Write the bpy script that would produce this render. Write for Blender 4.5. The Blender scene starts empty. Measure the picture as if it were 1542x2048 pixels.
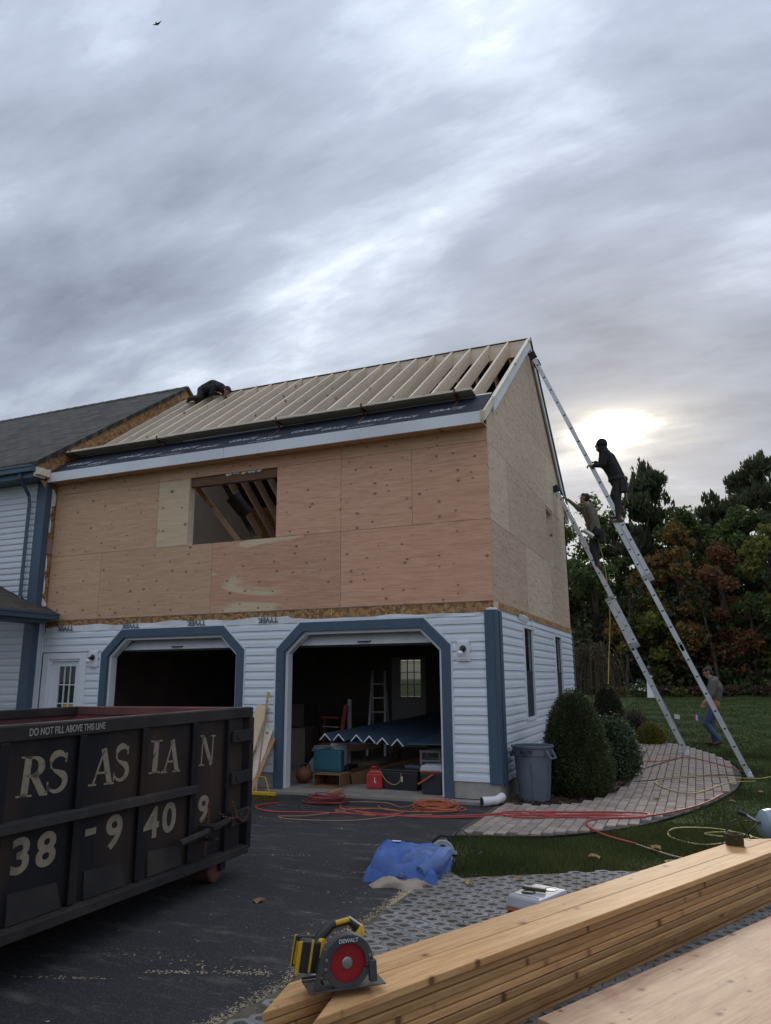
import bpy, bmesh, math, random
import numpy as np
from mathutils import Vector, Matrix
from math import radians, sin, cos, pi, sqrt, tan, atan2

SC = bpy.context.scene
COL = SC.collection
random.seed(7)
RNG = np.random.default_rng(11)

# ---------------------------------------------------------------- camera
CAM_POS = (2.642, -10.467, 1.669)
def cam_axes(yaw, pitch, roll):
    yaw, pitch, roll = radians(yaw), radians(pitch), radians(roll)
    fw = Vector((-sin(yaw)*cos(pitch), cos(yaw)*cos(pitch), sin(pitch)))
    rt = Vector((cos(yaw), sin(yaw), 0))
    dn = -rt.cross(fw)
    return rt*cos(roll)+dn*sin(roll), -rt*sin(roll)+dn*cos(roll), fw
_r, _d, _f = cam_axes(22.4, 12.7, 0.4)
cam_data = bpy.data.cameras.new('camera')
cam_data.sensor_fit = 'HORIZONTAL'
cam_data.sensor_width = 36.0
cam_data.lens = 36.0*1481/1542
cam_data.clip_start = 0.05
cam_data.clip_end = 3000
cam = bpy.data.objects.new('camera', cam_data)
COL.objects.link(cam)
cam.matrix_world = Matrix(((_r.x, -_d.x, -_f.x, CAM_POS[0]), (_r.y, -_d.y, -_f.y, CAM_POS[1]), (_r.z, -_d.z, -_f.z, CAM_POS[2]), (0, 0, 0, 1)))
SC.camera = cam

# ---------------------------------------------------------------- sky and sun
SUN = Vector((-0.069, 0.949, 0.309)).normalized()
SUN_EL = math.asin(SUN.z)
SUN_AZ = atan2(SUN.x, SUN.y)
W = bpy.data.worlds.new('World')
SC.world = W
W.use_nodes = True
def build_world():
    nt = W.node_tree
    nt.nodes.clear()
    N = nt.nodes.new
    L = nt.links.new
    out = N('ShaderNodeOutputWorld')
    bg = N('ShaderNodeBackground')
    bg.inputs['Strength'].default_value = 0.1
    L(bg.outputs[0], out.inputs[0])
    sky = N('ShaderNodeTexSky')
    sky.sky_type = 'NISHITA'
    sky.sun_disc = False
    sky.sun_elevation = SUN_EL
    sky.sun_rotation = SUN_AZ
    tc = N('ShaderNodeTexCoord')
    D = tc.outputs['Generated']
    def val(op, a, b=None, c=None, clamp=False):
        n = N('ShaderNodeMath'); n.operation = op; n.use_clamp = clamp
        for i, s in enumerate((a, b, c)):
            if s is None: continue
            if isinstance(s, (int, float)): n.inputs[i].default_value = s
            else: L(s, n.inputs[i])
        return n.outputs[0]
    def dot(v):
        n = N('ShaderNodeVectorMath'); n.operation = 'DOT_PRODUCT'
        L(D, n.inputs[0]); n.inputs[1].default_value = v
        return n.outputs['Value']
    sep = N('ShaderNodeSeparateXYZ'); L(D, sep.inputs[0])
    zz = val('MAXIMUM', sep.outputs[2], 0.0)
    den = val('ADD', zz, 0.34)
    px = val('DIVIDE', sep.outputs[0], den)
    py = val('DIVIDE', sep.outputs[1], den)
    comb = N('ShaderNodeCombineXYZ'); L(px, comb.inputs[0]); L(py, comb.inputs[1])
    def noise(scale, rot, sc, loc, detail, rough, dist):
        mp = N('ShaderNodeMapping'); L(comb.outputs[0], mp.inputs[0])
        mp.inputs['Rotation'].default_value = (0, 0, radians(rot))
        mp.inputs['Scale'].default_value = sc
        mp.inputs['Location'].default_value = loc
        n = N('ShaderNodeTexNoise'); L(mp.outputs[0], n.inputs['Vector'])
        n.inputs['Scale'].default_value = scale
        n.inputs['Detail'].default_value = detail
        n.inputs['Roughness'].default_value = rough
        n.inputs['Distortion'].default_value = dist
        return n.outputs['Fac']
    big = noise(1.15, 35, (0.8, 1.3, 1), (3.1, 1.7, 0), 5, 0.5, 0.15)
    med = noise(3.2, 26, (0.62, 1.6, 1), (0.3, 4.2, 0), 9, 0.57, 0.18)
    fine = noise(9, 24, (0.6, 1.5, 1), (7.3, 2.2, 0), 9, 0.62, 0.15)
    m = val('ADD', val('MULTIPLY', big, 0.5), val('ADD', val('MULTIPLY', med, 0.42), val('MULTIPLY', fine, 0.12)))
    # breaks and heavy banks of the cloud deck
    def blob(v, power, amt):
        v = Vector(v).normalized()
        d = val('MAXIMUM', dot(v), 0.0)
        return val('MULTIPLY', val('POWER', d, power), amt)
    m = val('MULTIPLY_ADD', m, 1.3, -0.195)
    for v, p, a in BLOBS:
        m = val('ADD', m, blob(v, p, a))
    ramp = N('ShaderNodeValToRGB'); L(m, ramp.inputs[0])
    el = ramp.color_ramp.elements
    el[0].position = 0.26; el[0].color = (0.68, 0.78, 1.0, 1)
    el[1].position = 0.74; el[1].color = (4.3, 4.5, 4.65, 1)
    e = el.new(0.45); e.color = (1.33, 1.5, 1.84, 1)
    e = el.new(0.535); e.color = (1.98, 2.2, 2.58, 1)
    e = el.new(0.605); e.color = (3.0, 3.24, 3.6, 1)
    # overcast luminance rises towards the zenith (CIE overcast law)
    cie = val('MULTIPLY_ADD', zz, 1.3, 0.65)
    # sun behind thin cloud: bright core, warm soft halo
    su = Vector((SUN.y, -SUN.x, 0)).normalized(); sv = su.cross(SUN).normalized()
    front = val('GREATER_THAN', dot(SUN), 0.5)
    def spot(a, b):
        qx = val('DIVIDE', val('ADD', dot(su), val('MULTIPLY_ADD', fine, 0.10, -0.05)), a); qy = val('DIVIDE', val('ADD', dot(sv), val('MULTIPLY_ADD', med, 0.10, -0.05)), b)
        r2 = val('ADD', val('MULTIPLY', qx, qx), val('MULTIPLY', qy, qy))
        return val('MULTIPLY', val('EXPONENT', val('MULTIPLY', r2, -1.0)), front)
    thick = val('MULTIPLY', val('POWER', val('MULTIPLY', med, 2.0), 2.2), 1.0)
    core = val('MULTIPLY', spot(0.028, 0.0145), val('MULTIPLY', thick, 28.0))
    halo = val('MULTIPLY', spot(0.085, 0.038), val('MULTIPLY', thick, 2.6))
    warm = N('ShaderNodeMix'); warm.data_type = 'RGBA'; warm.blend_type = 'MIX'
    glow = val('ADD', core, halo)
    vs = N('ShaderNodeVectorMath'); vs.operation = 'SCALE'
    vs.inputs[0].default_value = (1.0, 0.90, 0.68); L(glow, vs.inputs['Scale'])
    cs = N('ShaderNodeVectorMath'); cs.operation = 'SCALE'
    L(ramp.outputs[0], cs.inputs[0]); L(cie, cs.inputs['Scale'])
    # a little of the clear sky shows between
    mx = N('ShaderNodeMix'); mx.data_type = 'RGBA'
    mx.inputs[0].default_value = 0.965
    L(sky.outputs[0], mx.inputs[6]); L(cs.outputs[0], mx.inputs[7])
    add = N('ShaderNodeVectorMath'); add.operation = 'ADD'
    L(mx.outputs[2], add.inputs[0]); L(vs.outputs[0], add.inputs[1])
    L(add.outputs[0], bg.inputs[0])
def pix_dir(x, y):
    return _r*((x-771)/1481)+_d*((y-1024)/1481)+_f
BLOBS = [(pix_dir(760, 60), 60, -0.045), (pix_dir(430, 600), 90, 0.07), (pix_dir(760, 560), 110, 0.05), (pix_dir(600, 520), 200, 0.05), (pix_dir(960, 480), 160, 0.05), (pix_dir(1130, 250), 200, 0.06), (pix_dir(1440, 650), 260, 0.06), 
         (pix_dir(180, 380), 45, -0.06), (pix_dir(520, 330), 60, -0.05), (pix_dir(1090, 370), 420, -0.07), (pix_dir(930, 500), 1500, -0.05), (pix_dir(1300, 745), 180, -0.07), (pix_dir(460, 720), 600, -0.07), (pix_dir(60, 690), 200, -0.05), (pix_dir(1480, 420), 110, -0.04)]
build_world()
sun_data = bpy.data.lights.new('sun', 'SUN')
sun_data.energy = 1.1
sun_data.angle = radians(11)
sun_data.color = (1.0, 0.93, 0.82)
sun = bpy.data.objects.new('sun', sun_data)
COL.objects.link(sun)
sun.rotation_euler = (-SUN).to_track_quat('-Z', 'Y').to_euler()
SC.view_settings.view_transform = 'Standard'
SC.view_settings.look = 'None'
SC.view_settings.exposure = 1.42
SC.view_settings.gamma = 1.0

# ---------------------------------------------------------------- helpers
def tag(o, label=None, cat=None, group=None, kind=None):
    if label: o['label'] = label
    if cat: o['category'] = cat
    if group: o['group'] = group
    if kind: o['kind'] = kind
    return o
def empty(name, loc=(0, 0, 0), rz=0.0, label=None, cat=None, group=None):
    o = bpy.data.objects.new(name, None)
    o.empty_display_size = 0.2
    COL.objects.link(o)
    o.location = loc
    o.rotation_euler = (0, 0, rz)
    return tag(o, label, cat, group)
def link(name, me, parent=None, loc=None, rot=None):
    o = bpy.data.objects.new(name, me)
    COL.objects.link(o)
    if parent: o.parent = parent
    if loc is not None: o.location = loc
    if rot is not None: o.rotation_euler = rot
    return o
def copy_tree(o, parent=None):
    c = o.copy()
    COL.objects.link(c)
    c.parent = parent
    for ch in list(o.children): copy_tree(ch, c)
    return c

class MB:
    def __init__(self):
        self.v = []; self.f = []; self.m = []
    def add(self, vs, fs, mi=0):
        b = len(self.v)
        self.v += [tuple(p) for p in vs]
        for f in fs:
            self.f.append(tuple(i+b for i in f)); self.m.append(mi)
        return self
    def hexa(self, p, mi=0):      # p: 4 bottom then 4 top, counter clockwise from above
        return self.add(p, [(3, 2, 1, 0), (4, 5, 6, 7), (0, 1, 5, 4), (1, 2, 6, 5), (2, 3, 7, 6), (3, 0, 4, 7)], mi)
    def box(self, x0, x1, y0, y1, z0, z1, mi=0):
        return self.hexa([(x0, y0, z0), (x1, y0, z0), (x1, y1, z0), (x0, y1, z0), (x0, y0, z1), (x1, y0, z1), (x1, y1, z1), (x0, y1, z1)], mi)
    def bar(self, a, b, w, t, up=(0, 0, 1), mi=0):   # square bar from a to b; w sideways, t along up
        a, b = Vector(a), Vector(b)
        d = (b-a).normalized(); u = Vector(up)
        s = d.cross(u)
        if s.length < 1e-4: s = d.cross(Vector((1, 0, 0)))
        s.normalize(); u = s.cross(d).normalized()
        s = s*w/2; u = u*t/2
        return self.hexa([a-s-u, a+s-u, b+s-u, b-s-u, a-s+u, a+s+u, b+s+u, b-s+u], mi)
    def prism(self, poly, fn, t0, t1, mi=0):
        n = len(poly)
        vs = [fn(a, b, t0) for a, b in poly]+[fn(a, b, t1) for a, b in poly]
        fs = [tuple(range(n))[::-1], tuple(range(n, 2*n))]+[(i, (i+1) % n, n+(i+1) % n, n+i) for i in range(n)]
        return self.add(vs, fs, mi)
    def tube(self, pts, r, n=6, mi=0, cap=True, closed=False):
        pts = [Vector(p) for p in pts]
        k = len(pts)
        rs = r if isinstance(r, (list, tuple)) else [r]*k
        vs = []
        prev = None
        for i, p in enumerate(pts):
            if closed: d = pts[(i+1) % k]-pts[i-1]
            else: d = pts[min(i+1, k-1)]-pts[max(i-1, 0)]
            if d.length < 1e-9: d = Vector((0, 0, 1))
            d.normalize()
            if prev is None:
                s = d.cross(Vector((0, 0, 1)))
                if s.length < 1e-3: s = d.cross(Vector((1, 0, 0)))
            else:
                s = prev-d*prev.dot(d)
                if s.length < 1e-4: s = d.orthogonal()
            s.normalize(); prev = s
            u = d.cross(s)
            for j in range(n):
                a = 2*pi*j/n
                vs.append(p+s*(rs[i]*cos(a))+u*(rs[i]*sin(a)))
        fs = []
        for i in range(k if closed else k-1):
            i2 = (i+1) % k
            for j in range(n):
                fs.append((i*n+j, i*n+(j+1) % n, i2*n+(j+1) % n, i2*n+j))
        if cap and not closed:
            fs.append(tuple(range(n))[::-1]); fs.append(tuple((k-1)*n+j for j in range(n)))
        return self.add(vs, fs, mi)
    def lathe(self, prof, n=16, c=(0, 0, 0), mi=0, sx=1.0, sy=1.0, M=None):
        vs = []
        for r, z in prof:
            for j in range(n):
                a = 2*pi*j/n
                p = Vector((r*cos(a)*sx, r*sin(a)*sy, z))
                if M is not None: p = M @ p
                vs.append(p+Vector(c))
        fs = []
        k = len(prof)
        for i in range(k-1):
            for j in range(n):
                fs.append((i*n+j, i*n+(j+1) % n, (i+1)*n+(j+1) % n, (i+1)*n+j))
        fs.append(tuple(range(n))[::-1]); fs.append(tuple((k-1)*n+j for j in range(n)))
        return self.add(vs, fs, mi)
    def ball(self, c, r, n=10, m=6, mi=0, M=None):
        r = r if isinstance(r, (list, tuple)) else (r, r, r)
        prof = [(max(sin(pi*i/m), 1e-3), -cos(pi*i/m)) for i in range(m+1)]
        S = Matrix.Diagonal((r[0], r[1], r[2]))
        if M is not None: S = M @ S
        return self.lathe(prof, n, c, mi, M=S)
    def mesh(self, name):
        me = bpy.data.meshes.new(name)
        me.from_pydata(self.v, [], self.f)
        if any(self.m): me.polygons.foreach_set('material_index', self.m)
        return me
    def build(self, name, mats, parent=None, loc=None, rot=None, smooth=False, bevel=0.0, angle=35):
        me = self.mesh(name)
        bm = bmesh.new(); bm.from_mesh(me)
        bmesh.ops.recalc_face_normals(bm, faces=bm.faces)
        bm.to_mesh(me); bm.free()
        for m in (mats if isinstance(mats, (list, tuple)) else [mats]): me.materials.append(m)
        if smooth:
            me.polygons.foreach_set('use_smooth', [True]*len(me.polygons))
            me.set_sharp_from_angle(angle=radians(angle))
        o = link(name, me, parent, loc, rot)
        if bevel:
            b = o.modifiers.new('bevel', 'BEVEL'); b.width = bevel; b.segments = 2; b.limit_method = 'ANGLE'; b.angle_limit = radians(40)
        return o

def poly_mesh(name, co, nper, mat, parent=None, smooth=False):
    """co: (N, nper, 3) array, one polygon each"""
    co = np.asarray(co, dtype=np.float32)
    n = co.shape[0]
    me = bpy.data.meshes.new(name)
    me.vertices.add(n*nper)
    me.vertices.foreach_set('co', co.reshape(-1))
    me.loops.add(n*nper)
    me.loops.foreach_set('vertex_index', np.arange(n*nper, dtype=np.int32))
    me.polygons.add(n)
    me.polygons.foreach_set('loop_start', np.arange(0, n*nper, nper, dtype=np.int32))
    me.update(calc_edges=True)
    for m in (mat if isinstance(mat, (list, tuple)) else [mat]): me.materials.append(m)
    return link(name, me, parent)

def text_mesh(s, size, depth=0.002, bold=0.0, sx=1.0, shear=0.0):
    cu = bpy.data.curves.new('text', 'FONT')
    cu.body = s; cu.size = size; cu.extrude = depth; cu.offset = bold; cu.shear = shear
    cu.resolution_u = 4
    o = bpy.data.objects.new('text', cu)
    COL.objects.link(o)
    dg = bpy.context.evaluated_depsgraph_get()
    me = bpy.data.meshes.new_from_object(o.evaluated_get(dg))
    bpy.data.objects.remove(o); bpy.data.curves.remove(cu)
    if sx != 1.0:
        for v in me.vertices: v.co.x *= sx
    return me

# ---------------------------------------------------------------- materials
def mat(name, col, rough=0.6, var=0.15, scale=6.0, stretch=(1, 1, 1), bump=0.0, bscale=None, metal=0.0, spec=0.5, rnd=0.0, alt=None, altpos=(0.45, 0.62), hue=None, coat=0.0):
    m = bpy.data.materials.new(name)
    m.use_nodes = True
    nt = m.node_tree
    N, L = nt.nodes.new, nt.links.new
    b = nt.nodes['Principled BSDF']
    b.inputs['Roughness'].default_value = rough
    b.inputs['Metallic'].default_value = metal
    b.inputs['Specular IOR Level'].default_value = spec
    b.inputs['Coat Weight'].default_value = coat
    tc = N('ShaderNodeTexCoord')
    oi = N('ShaderNodeObjectInfo')
    mul = N('ShaderNodeMath'); mul.operation = 'MULTIPLY'; mul.inputs[1].default_value = 37.0
    L(oi.outputs['Random'], mul.inputs[0])
    mp = N('ShaderNodeMapping'); L(tc.outputs['Object'], mp.inputs[0])
    mp.inputs['Scale'].default_value = stretch
    n = N('ShaderNodeTexNoise'); n.noise_dimensions = '4D'
    L(mp.outputs[0], n.inputs['Vector']); L(mul.outputs[0], n.inputs['W'])
    n.inputs['Scale'].default_value = scale; n.inputs['Detail'].default_value = 7; n.inputs['Roughness'].default_value = 0.62
    r = N('ShaderNodeValToRGB'); L(n.outputs['Fac'], r.inputs[0])
    c = col
    r.color_ramp.elements[0].position = 0.28
    r.color_ramp.elements[1].position = 0.72
    r.color_ramp.elements[0].color = (c[0]*(1-var), c[1]*(1-var), c[2]*(1-var), 1)
    r.color_ramp.elements[1].color = (min(c[0]*(1+var), 1), min(c[1]*(1+var), 1), min(c[2]*(1+var), 1), 1)
    out = r.outputs[0]
    if alt:
        n2 = N('ShaderNodeTexNoise'); n2.noise_dimensions = '4D'
        L(mp.outputs[0], n2.inputs['Vector']); L(mul.outputs[0], n2.inputs['W'])
        n2.inputs['Scale'].default_value = scale*0.37; n2.inputs['Detail'].default_value = 5
        r2 = N('ShaderNodeValToRGB'); L(n2.outputs['Fac'], r2.inputs[0])
        r2.color_ramp.elements[0].position = altpos[0]; r2.color_ramp.elements[1].position = altpos[1]
        mx = N('ShaderNodeMix'); mx.data_type = 'RGBA'
        L(r2.outputs[0], mx.inputs[0]); L(out, mx.inputs[6]); mx.inputs[7].default_value = (*alt, 1)
        out = mx.outputs[2]
    if rnd:
        mr = N('ShaderNodeMapRange'); L(oi.outputs['Random'], mr.inputs[0])
        mr.inputs[3].default_value = 1-rnd; mr.inputs[4].default_value = 1+rnd
        sc = N('ShaderNodeVectorMath'); sc.operation = 'SCALE'
        L(out, sc.inputs[0]); L(mr.outputs[0], sc.inputs['Scale'])
        out = sc.outputs[0]
    L(out, b.inputs['Base Color'])
    if bump:
        nb = N('ShaderNodeTexNoise'); L(mp.outputs[0], nb.inputs['Vector'])
        nb.inputs['Scale'].default_value = bscale or scale*6; nb.inputs['Detail'].default_value = 4
        bp = N('ShaderNodeBump'); bp.inputs['Strength'].default_value = bump; bp.inputs['Distance'].default_value = 0.01
        L(nb.outputs['Fac'], bp.inputs['Height']); L(bp.outputs[0], b.inputs['Normal'])
    return m

def wood(name, light, dark, knot=(0.20, 0.105, 0.065), grain=1.0, axis=0, knots=2.2, knotsize=0.05, rough=0.65, rnd=0.08, aniso=(1.3, 14), pale=None, palepos=(0.56, 0.62), wave=0.0, swirl=2.0, plane='xz'):
    """sawn wood or plywood: grain along the object's own axis, sparse knots"""
    m = bpy.data.materials.new(name)
    m.use_nodes = True
    nt = m.node_tree
    N, L = nt.nodes.new, nt.links.new
    b = nt.nodes['Principled BSDF']
    b.inputs['Roughness'].default_value = rough
    b.inputs['Specular IOR Level'].default_value = 0.3
    tc = N('ShaderNodeTexCoord'); oi = N('ShaderNodeObjectInfo')
    off = N('ShaderNodeVectorMath'); off.operation = 'SCALE'
    off.inputs[0].default_value = (13.1, 7.7, 5.3); L(oi.outputs['Random'], off.inputs['Scale'])
    ad = N('ShaderNodeVectorMath'); L(tc.outputs['Object'], ad.inputs[0]); L(off.outputs[0], ad.inputs[1])
    def mapping(s):
        mp = N('ShaderNodeMapping'); L(ad.outputs[0], mp.inputs[0])
        v = [s[1]]*3; v[axis] = s[0]
        mp.inputs['Scale'].default_value = v
        return mp.outputs[0]
    def noise(s, detail=6, rough=0.6, dist=0.0):
        n = N('ShaderNodeTexNoise'); L(mapping(s), n.inputs['Vector'])
        n.inputs['Scale'].default_value = 1.0; n.inputs['Detail'].default_value = detail; n.inputs['Roughness'].default_value = rough; n.inputs['Distortion'].default_value = dist
        return n.outputs['Fac']
    g1 = noise((aniso[0]*grain, aniso[1]*grain), 7, 0.65, swirl)
    g2 = noise((3*grain, 70*grain), 5, 0.65, 0.6)
    mixg = N('ShaderNodeMath'); mixg.operation = 'MULTIPLY_ADD'
    L(g2, mixg.inputs[0]); mixg.inputs[1].default_value = 0.45
    h = N('ShaderNodeMath'); h.operation = 'MULTIPLY'; L(g1, h.inputs[0]); h.inputs[1].default_value = 0.55
    L(h.outputs[0], mixg.inputs[2])
    r = N('ShaderNodeValToRGB'); L(mixg.outputs[0], r.inputs[0])
    r.color_ramp.elements[0].position = 0.38; r.color_ramp.elements[1].position = 0.60
    r.color_ramp.elements[0].color = (*dark, 1); r.color_ramp.elements[1].color = (*light, 1)
    out = r.outputs[0]
    if pale:
        pn = noise((0.45, 2.2), 3, 0.5, 0.6)
        rp = N('ShaderNodeValToRGB'); L(pn, rp.inputs[0])
        rp.color_ramp.elements[0].position = palepos[0]; rp.color_ramp.elements[1].position = palepos[1]
        mp_ = N('ShaderNodeMix'); mp_.data_type = 'RGBA'; L(rp.outputs[0], mp_.inputs[0]); L(out, mp_.inputs[6]); mp_.inputs[7].default_value = (*pale, 1)
        out = mp_.outputs[2]
    if knots:
        sp_ = N('ShaderNodeSeparateXYZ'); L(mapping((knots, knots*1.35)), sp_.inputs[0])
        cb_ = N('ShaderNodeCombineXYZ'); L(sp_.outputs['xyz'.index(plane[0])], cb_.inputs[0]); L(sp_.outputs['xyz'.index(plane[1])], cb_.inputs[1])
        vo = N('ShaderNodeTexVoronoi'); vo.voronoi_dimensions = '2D'; L(cb_.outputs[0], vo.inputs['Vector']); vo.inputs['Scale'].default_value = 1.0
        vo.inputs['Randomness'].default_value = 1.0
        kn = noise((18, 26), 3, 0.6)
        k2 = N('ShaderNodeMath'); k2.operation = 'MULTIPLY_ADD'; L(kn, k2.inputs[0]); k2.inputs[1].default_value = 0.06; k2.inputs[2].default_value = -0.03
        k3 = N('ShaderNodeMath'); k3.operation = 'ADD'; L(vo.outputs['Distance'], k3.inputs[0]); L(k2.outputs[0], k3.inputs[1])
        sr = N('ShaderNodeSeparateColor'); L(vo.outputs['Color'], sr.inputs[0])
        k4 = N('ShaderNodeMath'); k4.operation = 'MULTIPLY_ADD'; L(sr.outputs[0], k4.inputs[0]); k4.inputs[1].default_value = 1.35; k4.inputs[2].default_value = 0.12
        k5 = N('ShaderNodeMath'); k5.operation = 'DIVIDE'; L(k3.outputs[0], k5.inputs[0]); L(k4.outputs[0], k5.inputs[1])
        rk = N('ShaderNodeValToRGB'); L(k5.outputs[0], rk.inputs[0])
        rk.color_ramp.elements[0].position = knotsize*0.45; rk.color_ramp.elements[0].color = (1, 1, 1, 1)
        rk.color_ramp.elements[1].position = knotsize*1.7; rk.color_ramp.elements[1].color = (0, 0, 0, 1)
        e = rk.color_ramp.elements.new(knotsize*0.9); e.color = (0.35, 0.35, 0.35, 1)
        mk = N('ShaderNodeMix'); mk.data_type = 'RGBA'; L(rk.outputs[0], mk.inputs[0]); L(out, mk.inputs[6]); mk.inputs[7].default_value = (*knot, 1)
        out = mk.outputs[2]
    if rnd:
        mr = N('ShaderNodeMapRange'); L(oi.outputs['Random'], mr.inputs[0])
        mr.inputs[3].default_value = 1-rnd; mr.inputs[4].default_value = 1+rnd
        sc = N('ShaderNodeVectorMath'); sc.operation = 'SCALE'; L(out, sc.inputs[0]); L(mr.outputs[0], sc.inputs['Scale'])
        out = sc.outputs[0]
    L(out, b.inputs['Base Color'])
    bp = N('ShaderNodeBump'); bp.inputs['Strength'].default_value = 0.25; bp.inputs['Distance'].default_value = 0.004
    L(mixg.outputs[0], bp.inputs['Height']); L(bp.outputs[0], b.inputs['Normal'])
    return m

def osb_mat(name):
    m = bpy.data.materials.new(name); m.use_nodes = True
    nt = m.node_tree; N, L = nt.nodes.new, nt.links.new
    b = nt.nodes['Principled BSDF']; b.inputs['Roughness'].default_value = 0.7
    tc = N('ShaderNodeTexCoord')
    ns = N('ShaderNodeTexNoise'); L(tc.outputs['Object'], ns.inputs['Vector']); ns.inputs['Scale'].default_value = 6
    ad = N('ShaderNodeVectorMath'); ad.operation = 'MULTIPLY_ADD'; L(ns.outputs['Color'], ad.inputs[0]); ad.inputs[1].default_value = (0.25, 0.25, 0.25); L(tc.outputs['Object'], ad.inputs[2])
    vo = N('ShaderNodeTexVoronoi'); L(ad.outputs[0], vo.inputs['Vector']); vo.inputs['Scale'].default_value = 22
    sep = N('ShaderNodeSeparateColor'); L(vo.outputs['Color'], sep.inputs[0])
    r = N('ShaderNodeValToRGB'); L(sep.outputs[0], r.inputs[0])
    r.color_ramp.elements[0].color = (0.20, 0.095, 0.035, 1); r.color_ramp.elements[1].color = (0.56, 0.33, 0.145, 1)
    e = r.color_ramp.elements.new(0.5); e.color = (0.40, 0.21, 0.08, 1)
    L(r.outputs[0], b.inputs['Base Color'])
    bp = N('ShaderNodeBump'); bp.inputs['Strength'].default_value = 0.3; bp.inputs['Distance'].default_value = 0.004
    L(sep.outputs[0], bp.inputs['Height']); L(bp.outputs[0], b.inputs['Normal'])
    return m

def shingle_mat(name, c0, c1, sx=3.2, sy=7.0, rot=(0, 0, 0)):
    m = bpy.data.materials.new(name); m.use_nodes = True
    nt = m.node_tree; N, L = nt.nodes.new, nt.links.new
    b = nt.nodes['Principled BSDF']; b.inputs['Roughness'].default_value = 0.9
    uv = N('ShaderNodeTexCoord'); mp = N('ShaderNodeMapping'); L(uv.outputs['Object'], mp.inputs[0]); mp.inputs['Rotation'].default_value = rot
    br = N('ShaderNodeTexBrick'); L(mp.outputs[0], br.inputs['Vector'])
    br.inputs['Scale'].default_value = 1.0; br.inputs['Brick Width'].default_value = 1/sx; br.inputs['Row Height'].default_value = 1/sy
    br.inputs['Mortar Size'].default_value = 0.012; br.inputs['Bias'].default_value = 0.0
    br.inputs['Color1'].default_value = (*c0, 1); br.inputs['Color2'].default_value = (*c1, 1); br.inputs['Mortar'].default_value = (c0[0]*0.35, c0[1]*0.35, c0[2]*0.35, 1)
    mp2 = N('ShaderNodeMapping'); L(mp.outputs[0], mp2.inputs[0]); mp2.inputs['Scale'].default_value = (min(1, sx/sy*1.2), min(1, sy/sx*1.2)*2.2, 1)
    ns = N('ShaderNodeTexNoise'); L(mp2.outputs[0], ns.inputs['Vector']); ns.inputs['Scale'].default_value = 3.0; ns.inputs['Detail'].default_value = 9; ns.inputs['Roughness'].default_value = 0.7
    r = N('ShaderNodeValToRGB'); L(ns.outputs['Fac'], r.inputs[0]); r.color_ramp.elements[0].position = 0.3; r.color_ramp.elements[0].color = (0.55, 0.55, 0.55, 1); r.color_ramp.elements[1].position = 0.75; r.color_ramp.elements[1].color = (1.25, 1.22, 1.18, 1)
    mx = N('ShaderNodeMix'); mx.data_type = 'RGBA'; mx.blend_type = 'MULTIPLY'; mx.inputs[0].default_value = 1.0
    L(br.outputs['Color'], mx.inputs[6]); L(r.outputs[0], mx.inputs[7]); L(mx.outputs[2], b.inputs['Base Color'])
    bp = N('ShaderNodeBump'); bp.inputs['Strength'].default_value = 0.7; bp.inputs['Distance'].default_value = 0.02; bp.invert = True
    L(br.outputs['Fac'], bp.inputs['Height']); L(bp.outputs[0], b.inputs['Normal'])
    return m

def glass_mat(name, tint=(0.02, 0.025, 0.03), rough=0.03):
    m = bpy.data.materials.new(name); m.use_nodes = True
    b = m.node_tree.nodes['Principled BSDF']
    b.inputs['Base Color'].default_value = (*tint, 1); b.inputs['Roughness'].default_value = rough
    b.inputs['Transmission Weight'].default_value = 0.0; b.inputs['Specular IOR Level'].default_value = 0.6
    return m
def clear_glass(name):
    m = bpy.data.materials.new(name); m.use_nodes = True
    nt = m.node_tree; N, L = nt.nodes.new, nt.links.new
    nt.nodes.remove(nt.nodes['Principled BSDF'])
    t = N('ShaderNodeBsdfTransparent'); t.inputs[0].default_value = (0.42, 0.45, 0.42, 1)
    gl = N('ShaderNodeBsdfGlossy'); gl.inputs['Roughness'].default_value = 0.02
    mx = N('ShaderNodeMixShader'); mx.inputs[0].default_value = 0.07
    L(t.outputs[0], mx.inputs[1]); L(gl.outputs[0], mx.inputs[2]); L(mx.outputs[0], nt.nodes['Material Output'].inputs[0])
    return m
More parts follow.
